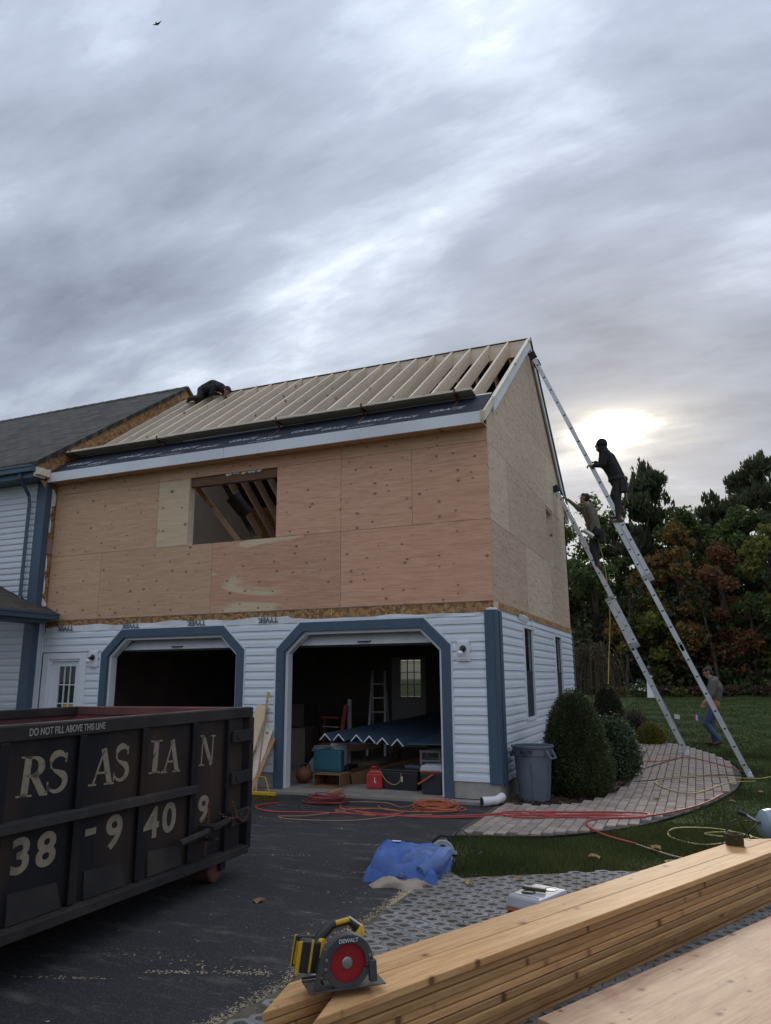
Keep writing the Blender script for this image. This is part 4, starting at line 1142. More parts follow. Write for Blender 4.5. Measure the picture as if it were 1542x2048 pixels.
# roof planks on brackets
PY = 0.22
def plank(x0, x1, z, label, dy=0):
    o = MB().box(0, x1-x0, -0.14, 0.14, -0.019, 0.019).build('scaffold_plank', MT['lumber'], None, (x0, PY+dy, z), (radians(-4), 0, 0), bevel=0.003)
    tag(o, label, 'plank', 'staging planks along the eave')
plank(-8.72, -5.9, 6.075, 'staging plank by the shingled roof, resting on rusty roof brackets', 0.0)
plank(-6.35, -3.3, 6.085, 'staging plank in the middle of the eave row of planks', -0.004)
plank(-3.75, -0.24, 6.075, 'staging plank reaching the gable end of the eave', 0.0)
def bracket(x, label):
    t = MB()
    zt = 6.045
    t.bar((x, PY-0.14, zt), (x, PY+0.2, zt+0.012), 0.03, 0.008)
    t.bar((x, PY-0.13, zt), (x, PY+0.02, roof_z(PY+0.02)+0.03), 0.03, 0.008, up=(0, 1, 0))
    t.bar((x, -0.1, roof_z(-0.1)+0.028), (x, 0.48, roof_z(0.48)+0.028), 0.03, 0.008)
    t.bar((x, PY-0.14, zt), (x, PY-0.145, zt+0.075), 0.03, 0.008, up=(0, 1, 0))
    o = t.build('roof_bracket', MT['rust'])
    tag(o, label, 'bracket', 'roof brackets under the staging planks')
for x, l in ((-0.52, 'rusty roof bracket at the gable end of the staging planks'), (-2.13, 'rusty roof bracket halfway along the gable end plank'), (-3.75, 'rusty roof bracket where gable end and middle planks overlap'), (-6.31, 'rusty roof bracket where middle and shingle side planks overlap'), (-8.42, 'rusty roof bracket beside the shingled roof edge')): bracket(x, l)
# ================================================================ vegetation
def rand_dirs(n):
    v = RNG.normal(size=(n, 3)); return v/np.linalg.norm(v, axis=1)[:, None]
def leaf_quads(c, size, aspect=0.6, up=0.0, outward=None):
    """diamond leaves at centres c"""
    n = len(c)
    u = rand_dirs(n)
    if outward is not None: u = u*0.6+outward; u /= np.linalg.norm(u, axis=1)[:, None]
    u[:, 2] += up; u /= np.linalg.norm(u, axis=1)[:, None]
    w = np.cross(u, rand_dirs(n)); w /= np.linalg.norm(w, axis=1)[:, None]+1e-9
    s = (RNG.uniform(0.6, 1.35, n)*size)[:, None]
    a, b = u*s/2, w*s*aspect/2
    return np.stack([c-a, c+b*0.9-a*0.1, c+a, c-b*0.9-a*0.1], 1)
def lobes_crown(lobes, n, size, aspect=0.65, shell=0.55):
    """leaves spread through a set of ellipsoid lobes (centre, radii)"""
    vol = np.array([r[0]*r[1]*r[2] for c, r in lobes])**0.66
    ks = RNG.choice(len(lobes), n, p=vol/vol.sum())
    C = np.array([c for c, r in lobes])[ks]; Rr = np.array([r for c, r in lobes])[ks]
    d = rand_dirs(n); rad = RNG.uniform(0, 1, n)**0.45
    rad = rad*(1-0.0)+RNG.normal(0, 0.07, n)
    return C+d*Rr*rad[:, None], d
MT['bark'] = mat('grey_brown_bark', (0.075, 0.055, 0.042), 0.95, 0.35, 6.0, (4, 4, 0.6), bump=0.6)
def trunk(t, h, r, lobes, lean=0.0):
    mb = MB()
    top = Vector((lean, 0, h))
    mb.tube([(0, 0, -0.15), (lean*0.1, 0, h*0.2), (lean*0.5, 0.05, h*0.55), tuple(top)], [r*1.25, r, r*0.7, r*0.25], 8)
    for c, rr in lobes[:14]:
        z0 = max(0.25*h, c[2]-rr[2]*1.2)*0.9
        mb.tube([(lean*z0/h, 0, z0), (c[0]*0.5, c[1]*0.5, z0*0.4+c[2]*0.6), tuple(c)], [r*0.35, r*0.22, r*0.08], 5)
    return mb.build('trunk', MT['bark'], t, smooth=True)
def broadleaf(x, y, h, w, label, material, n=9000, size=0.26, seed=1, base=0.12, lean=0.0, group='trees at the lawn edge'):
    global RNG
    RNG = np.random.default_rng(seed)
    t = empty('broadleaf_tree', (x, y, ground_z(x, y)), 0, label, 'tree', group)
    L = []
    for i in range(26):
        f = RNG.uniform(base, 0.93)
        env = w*(sin(pi*min(1, (f-base+0.12)/(1.0-base+0.1)))**0.6)
        a = RNG.uniform(0, 2*pi); rr = env*RNG.uniform(0.25, 0.85)
        s = w*RNG.uniform(0.22, 0.40)*(1.15-0.5*f)
        L.append(((cos(a)*rr+lean*f, sin(a)*rr, f*h), (s, s, s*RNG.uniform(0.6, 0.9))))
    L.append(((lean, 0, h*0.93), (w*0.25, w*0.25, h*0.07)))
    c, d = lobes_crown(L, n, size)
    o = poly_mesh('crown', leaf_quads(c, size), 4, material, t)
    trunk(t, h*0.9, 0.10+h*0.012, L, lean)
    return t
def pine(x, y, h, w, label, material, n=11000, seed=1, base=0.1, group='trees at the lawn edge'):
    global RNG
    RNG = np.random.default_rng(seed)
    t = empty('pine_tree', (x, y, ground_z(x, y)), 0, label, 'tree', group)
    C, O = [], []
    mb = MB()
    mb.tube([(0, 0, -0.15), (0.05, 0, h*0.5), (0, 0, h*0.98)], [0.25, 0.16, 0.03], 8)
    L = []
    for i in range(44):
        f = RNG.uniform(base+0.05, 0.96); env = w*(1-f**3.4)**0.7
        a = RNG.uniform(0, 2*pi); rr = env*RNG.uniform(0.15, 0.9); sz = w*RNG.uniform(0.20, 0.36)
        L.append(((cos(a)*rr, sin(a)*rr, f*h), (sz, sz, sz*RNG.uniform(0.45, 0.75))))
        if i < 20: mb.tube([(0, 0, f*h*0.92), (cos(a)*rr*0.5, sin(a)*rr*0.5, f*h*0.95), (cos(a)*rr, sin(a)*rr, f*h)], [0.05, 0.035, 0.012], 4)
    c, d = lobes_crown(L, n, 0.3)
    C.append(c); d = d*0.5; d[:, 2] += 0.7; O.append(d)
    # upright leader shoots give the ragged outline
    for k in range(90):
        a = RNG.uniform(0, 2*pi); f = RNG.uniform(0.6, 1.0); rr = w*(1-f**3.4)**0.7*RNG.uniform(0.2, 1.0)
        m = 14; s = RNG.uniform(0, 0.7, m)
        C.append(np.stack([np.cos(a)*rr+RNG.normal(0, .05, m), np.sin(a)*rr+RNG.normal(0, .05, m), f*h+s*RNG.uniform(0.5, 1.0)], 1)); O.append(np.tile(np.array([0, 0, 1.4]), (m, 1)))
    C = np.concatenate(C); O = np.concatenate(O)
    poly_mesh('crown', leaf_quads(C, 0.36, 0.36, 0.25, O), 4, material, t)
    mb.build('trunk', MT['bark'], t, smooth=True)
    return t
MT['pine'] = leaf_mat('pine_needles', [(0.058, 0.081, 0.044), (0.081, 0.107, 0.055), (0.111, 0.130, 0.068), (0.098, 0.086, 0.047)], 0.35)
MT['maple_o'] = leaf_mat('orange_green_leaves', [(0.075, 0.09, 0.035), (0.14, 0.12, 0.045), (0.28, 0.15, 0.05), (0.38, 0.20, 0.055), (0.11, 0.11, 0.045)], 0.45)
MT['maple_r'] = leaf_mat('rust_red_leaves', [(0.09, 0.085, 0.04), (0.20, 0.09, 0.05), (0.29, 0.10, 0.06), (0.23, 0.13, 0.06), (0.10, 0.09, 0.04)], 0.45)
MT['leaf_g'] = leaf_mat('dark_green_leaves', [(0.048, 0.085, 0.031), (0.085, 0.133, 0.044), (0.121, 0.166, 0.056), (0.166, 0.166, 0.056)], 0.4)
MT['leaf_y'] = leaf_mat('yellow_green_leaves', [(0.098, 0.146, 0.039), (0.166, 0.195, 0.051), (0.293, 0.254, 0.058), (0.088, 0.117, 0.039)], 0.45)
MT['brush'] = leaf_mat('dark_brush', [(0.029, 0.047, 0.022), (0.053, 0.075, 0.031), (0.079, 0.079, 0.035), (0.070, 0.053, 0.031)], 0.3)  # dark green and brown leaf tones of the undergrowth
pine(0.65, 34, 12.6, 2.7, 'tall dark pine with spiky top rising over the orange maple', MT['pine'], 21000, 3)
pine(7.0, 36, 12.8, 3.6, 'broad dark pine sloping up behind the yellow green tree', MT['pine'], 26000, 4)
pine(4.3, 37, 11.0, 2.4, 'shorter pine in the dip between two taller pines', MT['pine'], 14000, 5)
pine(10.5, 35, 13.5, 4.5, 'wide pine at the end of the pine row', MT['pine'], 16000, 6)
broadleaf(-2.2, 31, 10.8, 2.7, 'dark green tree standing behind the gable ladders', MT['leaf_g'], 9000, 0.24, 8)
broadleaf(-1.3, 35, 10.6, 2.6, 'olive green tree between the gable and the spiky pine', MT['leaf_g'], 8000, 0.24, 9)
broadleaf(2.15, 29, 8.4, 2.4, 'maple turning orange in front of the tall pine', MT['maple_o'], 10000, 0.24, 10)
broadleaf(4.0, 28.5, 7.2, 2.3, 'rust red maple between orange and yellow green trees', MT['maple_r'], 10000, 0.22, 11)
broadleaf(6.3, 29, 8.0, 2.2, 'yellow green tree beside the rust red maple', MT['leaf_y'], 9000, 0.24, 12)
broadleaf(0.3, 30, 6.3, 2.0, 'low bronze green tree under the spiky pine', MT['maple_o'], 7000, 0.22, 13)
broadleaf(8.7, 28, 7.0, 2.4, 'dark leafy tree beyond the yellow green tree', MT['leaf_g'], 7000, 0.24, 14)
broadleaf(2.6, 32.5, 9.8, 2.7, 'olive tree filling the gap behind the orange maple', MT['leaf_g'], 10000, 0.26, 31)
broadleaf(5.4, 32.5, 9.6, 2.8, 'dull green tree behind the rust red maple', MT['leaf_g'], 10000, 0.26, 32)
broadleaf(1.0, 28.2, 5.0, 2.0, 'low olive sapling in front of the orange maple', MT['leaf_y'], 6000, 0.2, 33, 0.05)
broadleaf(5.1, 27.9, 4.6, 1.9, 'low green sapling beneath the rust red maple', MT['leaf_g'], 6000, 0.2, 34, 0.05)
broadleaf(-7.5, 33, 9.5, 3.0, 'green tree hidden behind the garage ridge', MT['leaf_g'], 5000, 0.28, 15)
RNG = np.random.default_rng(21)
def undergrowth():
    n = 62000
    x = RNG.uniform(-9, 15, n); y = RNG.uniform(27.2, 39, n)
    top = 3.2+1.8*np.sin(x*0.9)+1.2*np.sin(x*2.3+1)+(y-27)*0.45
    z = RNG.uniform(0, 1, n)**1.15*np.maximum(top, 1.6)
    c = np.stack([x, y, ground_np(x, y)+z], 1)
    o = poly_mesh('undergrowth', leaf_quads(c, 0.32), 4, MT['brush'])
    tag(o, 'dark tangled brush and saplings under the trees', kind='stuff')
undergrowth()
# bare leaning trunks that show in the brush
for x, y, h, l, lab in ((3.5, 27.3, 4.5, -0.5, 'thin bare trunk in front of the rust red maple'), (6.0, 27.4, 5.0, 0.3, 'thin bare trunk before the yellow green tree'), (-0.6, 27.4, 5.0, 0.5, 'thin bare trunk behind the white blossom shrub')):
    t = empty('bare_sapling', (x, y, ground_z(x, y)), 0, lab, 'tree', 'bare trunks in the brush')
    mb = MB(); mb.tube([(0, 0, -0.1), (l*0.3, 0, h*0.35), (l*0.7, 0.1, h*0.7), (l, 0, h)], [0.09, 0.075, 0.05, 0.02], 7)
    mb.build('trunk', MT['bark'], t, smooth=True)
    c = np.array([(l, 0, h)])+RNG.normal(0, 0.45, (160, 3)); poly_mesh('crown', leaf_quads(c, 0.18), 4, MT['brush'], t)

# ---- shrubs
def profile_bush(name, x, y, h, prof, material, n, size, label, aspect=0.35, out=0.8, upk=0.2, fuzz=0.03, core=(0.012, 0.018, 0.009), topmat=None):
    """clipped evergreen: prof gives radius at fraction of height"""
    z0 = ground_z(x, y)
    t = empty(name, (x, y, z0), 0, label, 'shrub')
    fs = np.array([p[0] for p in prof]); rs = np.array([p[1] for p in prof])
    f = RNG.uniform(0, 1, n*2); w = np.interp(f, fs, rs)
    keep = RNG.uniform(0, rs.max(), n*2) < w+0.05
    f = f[keep][:n]; n = len(f)
    a = RNG.uniform(0, 2*pi, n)
    r = np.interp(f, fs, rs)
    lump = 1+0.05*np.sin(a*4+f*7)+0.045*np.sin(a*11-f*17+2)+0.04*np.sin(a*23+f*31)
    depth = RNG.uniform(0, 1, n)**2*0.22
    rr = r*lump*(1-depth)+RNG.normal(0, fuzz, n)*0.5
    c = np.stack([np.cos(a)*rr, np.sin(a)*rr, f*h+RNG.normal(0, fuzz, n)], 1)
    od = np.stack([np.cos(a), np.sin(a), np.full(n, upk)], 1)*out
    mats = [material]
    o = poly_mesh('foliage', leaf_quads(c, size, aspect, 0.1, od), 4, mats, t)
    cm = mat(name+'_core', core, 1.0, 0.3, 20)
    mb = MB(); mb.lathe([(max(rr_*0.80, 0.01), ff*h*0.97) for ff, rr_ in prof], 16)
    mb.build('dark_core', cm, t, smooth=True)  # solid near-black core filling the shrub behind its leaves
    MB().tube([(0, 0, -0.05), (0, 0, h*0.3)], 0.03, 6).build('stem', MT['bark'], t)
    return t, c, n
MT['spruce'] = leaf_mat('dwarf_spruce', [(0.041, 0.064, 0.026), (0.064, 0.090, 0.034), (0.094, 0.112, 0.041), (0.085, 0.075, 0.034)], 0.1)
MT['spruce2'] = leaf_mat('brown_green_spruce', [(0.033, 0.036, 0.019), (0.051, 0.054, 0.027), (0.060, 0.051, 0.030), (0.045, 0.051, 0.027)], 0.1)
MT['holly'] = leaf_mat('holly_leaf', [(0.050, 0.084, 0.042), (0.084, 0.126, 0.059), (0.126, 0.168, 0.084), (0.034, 0.059, 0.030)], 0.15, 0.4)
MT['gold'] = leaf_mat('golden_thread', [(0.117, 0.130, 0.026), (0.208, 0.195, 0.039), (0.286, 0.247, 0.052), (0.091, 0.104, 0.026)], 0.2)
MT['olive'] = leaf_mat('olive_thread', [(0.05, 0.06, 0.018), (0.075, 0.08, 0.02), (0.055, 0.045, 0.02)], 0.2)
MT['barb'] = leaf_mat('barberry', [(0.09, 0.035, 0.03), (0.12, 0.06, 0.045), (0.06, 0.035, 0.025), (0.10, 0.09, 0.05)], 0.2)
EGG = [(0, 0.30), (0.08, 0.46), (0.25, 0.52), (0.45, 0.47), (0.62, 0.42), (0.78, 0.335), (0.9, 0.225), (0.965, 0.13), (1.0, 0.03)]
profile_bush('spruce_shrub', 0.86, 1.12, 1.47, [(f, r*0.98) for f, r in EGG], MT['spruce'], 42000, 0.038, 'large cone shaped dwarf spruce beside the grey trash can')
profile_bush('spruce_shrub', 0.98, 4.5, 1.42, [(f, r*0.72) for f, r in EGG], MT['spruce2'], 12000, 0.05, 'brownish rounded cone spruce by the siding behind the holly')
profile_bush('holly_shrub', 1.20, 2.95, 0.92, [(0, 0.25), (0.2, 0.38), (0.5, 0.40), (0.8, 0.30), (0.95, 0.15), (1, 0.04)], MT['holly'], 9000, 0.05, 'loose glossy green holly between the two spruces', 0.55, 0.4, 0.5, 0.07)
profile_bush('gold_globe_shrub', 1.52, 7.75, 0.46, [(0, 0.24), (0.3, 0.31), (0.6, 0.29), (0.85, 0.18), (1, 0.04)], MT['gold'], 6000, 0.05, 'small round golden globe shrub at the walkway end', 0.3, 0.7, 0.8, 0.02)
profile_bush('barberry_shrub', 1.15, 8.2, 0.66, [(0, 0.2), (0.4, 0.32), (0.8, 0.24), (1, 0.05)], MT['barb'], 2600, 0.06, 'reddish barberry beside the golden globe shrub', 0.5, 0.4, 0.6, 0.08)
# weeping tree: arching brown twigs
def weeping():
    t = empty('weeping_tree', (-0.35, 14, ground_z(-0.35, 14)), 0, 'small weeping tree with drooping brown twigs behind the garage', 'tree')
    mb = MB(); mb.tube([(0, 0, -0.1), (0.05, 0, 0.9), (0, 0, 1.9)], [0.07, 0.055, 0.04], 7); mb.build('trunk', MT['bark'], t, smooth=True)
    tw = MB(); P = []
    for k in range(120):
        a = RNG.uniform(0, 2*pi); r = RNG.uniform(0.3, 1.0); z = RNG.uniform(1.6, 2.2); e = RNG.uniform(0.1, 1.0)
        pts = [(0, 0, 1.7), (cos(a)*r*0.5, sin(a)*r*0.5, z+0.15), (cos(a)*r*0.85, sin(a)*r*0.85, z*0.75+e*0.25), (cos(a)*r, sin(a)*r, e)]
        tw.tube(smooth_line(pts, 3), 0.008, 3)
        for q in smooth_line(pts, 8)[6:]: P.append(q)
    tw.build('twigs', mat('brown_twig', (0.10, 0.07, 0.045), 0.9, 0.3), t)
    c = np.array(P)+RNG.normal(0, 0.04, (len(P), 3))
    poly_mesh('crown', leaf_quads(c, 0.10, 0.4, -0.6), 4, leaf_mat('weeping_leaf', [(0.06, 0.055, 0.025), (0.10, 0.075, 0.035), (0.05, 0.06, 0.022)], 0.2), t)
weeping()
# flower bed at the foot of the trees
def clump(name, x, y, w, h, material, n, size, label, cat='plant', group='plants in the far flower bed', z=0):
    t = empty(name, (x, y, ground_z(x, y)), 0, label, cat, group)
    c, d = lobes_crown([((0, 0, h*0.45), (w/2, w/2, h*0.5)), ((w*0.2, 0.1, h*0.6), (w/3, w/3, h*0.4)), ((-w*0.22, 0, h*0.5), (w/3, w/3, h*0.42))], n, size)
    c[:, 2] = np.abs(c[:, 2])
    poly_mesh('foliage', leaf_quads(c, size), 4, material, t)
    return t
MT['flower_w'] = leaf_mat('white_blossom', [(0.55, 0.55, 0.50), (0.65, 0.65, 0.6), (0.05, 0.08, 0.03)], 0.2)
MT['flower_y'] = leaf_mat('yellow_foliage', [(0.20, 0.16, 0.03), (0.13, 0.12, 0.03), (0.08, 0.08, 0.02)], 0.2)
w = clump('flowering_shrub', 0.14, 25.6, 1.0, 0.62, MT['leaf_g'], 900, 0.12, 'shrub covered in white blossom at the foot of the trees')
c = RNG.normal(0, 1, (70, 3))*np.array([0.33, 0.3, 0.14])+np.array([0, -0.2, 0.42]); poly_mesh('blossom', leaf_quads(c, 0.10, 0.9), 4, MT['flower_w'], w)
clump('yellow_shrub', -0.7, 25.5, 0.75, 0.5, MT['flower_y'], 700, 0.12, 'yellowing low shrub beside the white blossom shrub')
clump('yellow_shrub', 1.75, 25.8, 0.8, 0.42, MT['flower_y'], 600, 0.12, 'yellow flower clump between reddish groundcover plants')
for x, l in ((1.0, 'reddish groundcover between white blossom and yellow clump'), (2.6, 'reddish groundcover beside the yellow flower clump'), (3.7, 'wide reddish groundcover under the rust red maple'), (5.2, 'reddish groundcover under the yellow green tree')):
    clump('groundcover', x, 26.2, 1.25, 0.5, MT['barb'], 900, 0.12, l)
# garden lighthouse
def lighthouse():
    t = empty('garden_lighthouse', (0.6, 25.0, ground_z(0.6, 25)), 0, 'white lighthouse ornament with black bands at the lawn edge', 'ornament')
    MB().lathe([(0.17, 0), (0.15, 0.4), (0.12, 1.0)], 16).build('tower', MT['white'], t, smooth=True)
    for z in (0.78, 0.96): MB().lathe([(0.137, z), (0.13, z+0.09)], 16).build('black_band', MT['black'], t, smooth=True)
    MB().lathe([(0.16, 1.08), (0.16, 1.11), (0.10, 1.115), (0.10, 1.26), (0.14, 1.27), (0.02, 1.40)], 16).build('lantern', MT['black'], t, smooth=True)
lighthouse()
# marker flags
def flag(x, y, cols, label):
    t = empty('marker_flag', (x, y, ground_z(x, y)), 0, label, 'flag')
    MB().tube([(0, 0, -0.02), (0, 0, 0.42)], 0.004, 4).build('wire', MT['steel'], t)
    for i, c in enumerate(cols):
        w = 0.13/len(cols)
        MB().hexa([(i*w, -0.002, 0.33-0.03*i), (i*w+w, -0.002, 0.31-0.03*i), (i*w+w, 0.002, 0.31-0.03*i), (i*w, 0.002, 0.33-0.03*i), (i*w, -0.002, 0.44), (i*w+w, -0.002, 0.42), (i*w+w, 0.002, 0.42), (i*w, 0.002, 0.44)]).build('pennant', mat('flag_cloth', c, 0.7, 0.05), t)
flag(1.95, 10.6, [(0.7, 0.7, 0.66)], 'small white marker flag standing in the lawn')
flag(2.42, 10.6, [(0.6, 0.05, 0.05), (0.7, 0.6, 0.6), (0.04, 0.12, 0.5)], 'small red white and blue marker flag in the lawn')
# fallen leaves
lm = leaf_mat('dead_leaf', [(0.20, 0.12, 0.05), (0.30, 0.20, 0.09), (0.24, 0.10, 0.05)], 0.1)
me = MB().add([(0, -0.05, 0.006), (0.03, -0.02, 0.016), (0.055, 0.0, 0.012), (0.025, 0.02, 0.020), (0, 0.06, 0.008), (-0.03, 0.02, 0.018), (-0.05, 0.005, 0.01), (-0.028, -0.02, 0.02), (0, 0, 0.004)], [(i, (i+1) % 8, 8) for i in range(8)]).mesh('fallen_leaf')
me.materials.append(lm)
for x, y, s, where in ((-0.64, -5.11, 1.1, 'a'), (2.9, 1.0, 1, 'l'), (3.2, 0.2, 1.1, 'l'), (3.4, -1.2, 1.2, 'l'), (1.6, -2.9, 1.4, 'l'), (2.1, -2.3, 1.2, 'l'), (1.95, 0.9, 1.2, 'w'), (3.3, 1.9, 1, 'l'), (0.75, -4.15, 1, 'g'), (1.1, -3.9, 1, 'g'), (2.5, -2.7, 1.3, 'l'), (0.0, -7.2, 1.2, 'a'), (3.0, -0.5, 1, 'l'), (3.6, 3.0, 1.1, 'l'), (2.8, -1.9, 1.2, 'l')):
    lab = {'a': 'dry brown leaf lying on the bare asphalt', 'l': 'dry tan leaf lying in the lawn grass', 'w': 'reddish dry leaf on the paver walkway', 'g': 'dry orange leaf on the grid pavers'}[where]
    o = link('fallen_leaf', me, None, (x, y, ground_z(x, y)+(0.04 if where != 'a' else 0.006)), (0.1, -0.1, RNG.uniform(0, 6)))
    o.scale = (s, s, s)
    tag(o, lab, 'leaf', 'fallen leaves')
# ================================================================ dumpster
MT['dump'] = mat('black_scuffed_steel', (0.013, 0.012, 0.0145), 0.65, 0.35, 3.0, (1, 1, 0.5), spec=0.2, bump=0.35, bscale=5, alt=(0.055, 0.032, 0.022), altpos=(0.50, 0.68))
MT['dump2'] = mat('dusty_black_steel', (0.030, 0.027, 0.027), 0.7, 0.3, 4.0, spec=0.2, alt=(0.065, 0.05, 0.04), altpos=(0.5, 0.72))
MT['dumpred'] = mat('faded_red_primer', (0.17, 0.055, 0.05), 0.75, 0.3, 3.0, (1, 1, 0.4), alt=(0.09, 0.035, 0.03))
MT['rim'] = mat('worn_steel_edge', (0.16, 0.10, 0.085), 0.6, 0.3, 6.0, alt=(0.06, 0.045, 0.04))
MT['decal'] = mat('faded_cream_vinyl', (0.25, 0.205, 0.15), 0.6, 0.25, 9.0, alt=(0.05, 0.04, 0.034), altpos=(0.56, 0.68))
MT['decal2'] = mat('grey_stencil', (0.30, 0.28, 0.26), 0.6, 0.25, 30.0)
def stroke(mb, pts, ws, t=0.002, y=0.0):
    """flat ribbon lettering: pts (x, z) with widths"""
    n = len(pts)
    L, R = [], []
    for i in range(n):
        a = Vector(pts[max(i-1, 0)]); b = Vector(pts[min(i+1, n-1)])
        d = (b-a).normalized(); p = Vector((-d.y, d.x))*ws[i]/2
        c = Vector(pts[i]); L.append(c+p); R.append(c-p)
    for i in range(n-1):
        q = [L[i], L[i+1], R[i+1], R[i]]
        mb.prism([(v.x, v.y) for v in q], lambda a, b, s: (a, s, b), y, y+t)
def serif(ch):
    """bold roman capitals in a unit box (width w, height 1)"""
    mb = MB()
    def bar(x0, z0, x1, z1, w): stroke(mb, [(x0, z0), (x1, z1)], [w, w])
    def sf(x, z, w): mb.box(x-w/2, x+w/2, 0, 0.002, z, z+0.05)
    def arc(cx, cz, rx, rz, a0, a1, w0, w1, n=14):
        pts, ws = [], []
        for i in range(n+1):
            a = radians(a0+(a1-a0)*i/n); pts.append((cx+rx*cos(a), cz+rz*sin(a)))
            ws.append(w0+(w1-w0)*abs(cos(a)))
        stroke(mb, pts, ws)
    if ch == 'I':
        bar(0.2, 0, 0.2, 1, 0.19); sf(0.2, 0, 0.42); sf(0.2, 0.95, 0.42); return mb, 0.4
    if ch == 'N':
        bar(0.12, 0.03, 0.12, 0.97, 0.06); bar(0.12, 0.98, 0.68, 0.02, 0.17); bar(0.70, 0.03, 0.70, 0.97, 0.06); sf(0.14, 0, 0.28); sf(0.08, 0.95, 0.2); sf(0.70, 0.95, 0.28); return mb, 0.84
    if ch == 'A':
        bar(0.14, 0.02, 0.42, 0.95, 0.06); bar(0.40, 0.98, 0.72, 0.02, 0.18); bar(0.22, 0.33, 0.6, 0.33, 0.06); sf(0.12, 0, 0.27); sf(0.70, 0, 0.36); return mb, 0.86
    if ch == 'R':
        bar(0.2, 0, 0.2, 1, 0.18); sf(0.2, 0, 0.40); sf(0.14, 0.95, 0.26); arc(0.34, 0.74, 0.24, 0.225, 92, -92, 0.055, 0.18); bar(0.2, 0.965, 0.36, 0.965, 0.07); bar(0.2, 0.515, 0.36, 0.515, 0.06); bar(0.38, 0.54, 0.70, 0.04, 0.18); sf(0.74, 0, 0.18); return mb, 0.84
    if ch == 'S':
        pts, ws = [], []
        for i in range(15):
            a = radians(30+195*i/14); pts.append((0.33+0.22*cos(a), 0.74+0.23*sin(a))); ws.append(0.05+0.13*max(0, sin(radians(195*i/14+8)))**1.5)
        for i in range(15):
            a = radians(48-200*i/14); pts.append((0.33+0.245*cos(a), 0.265+0.235*sin(a))); ws.append(0.18-0.13*(i/14)**1.2)
        stroke(mb, pts, ws); bar(0.545, 0.74, 0.545, 0.98, 0.045); bar(0.085, 0.02, 0.085, 0.28, 0.045); return mb, 0.66
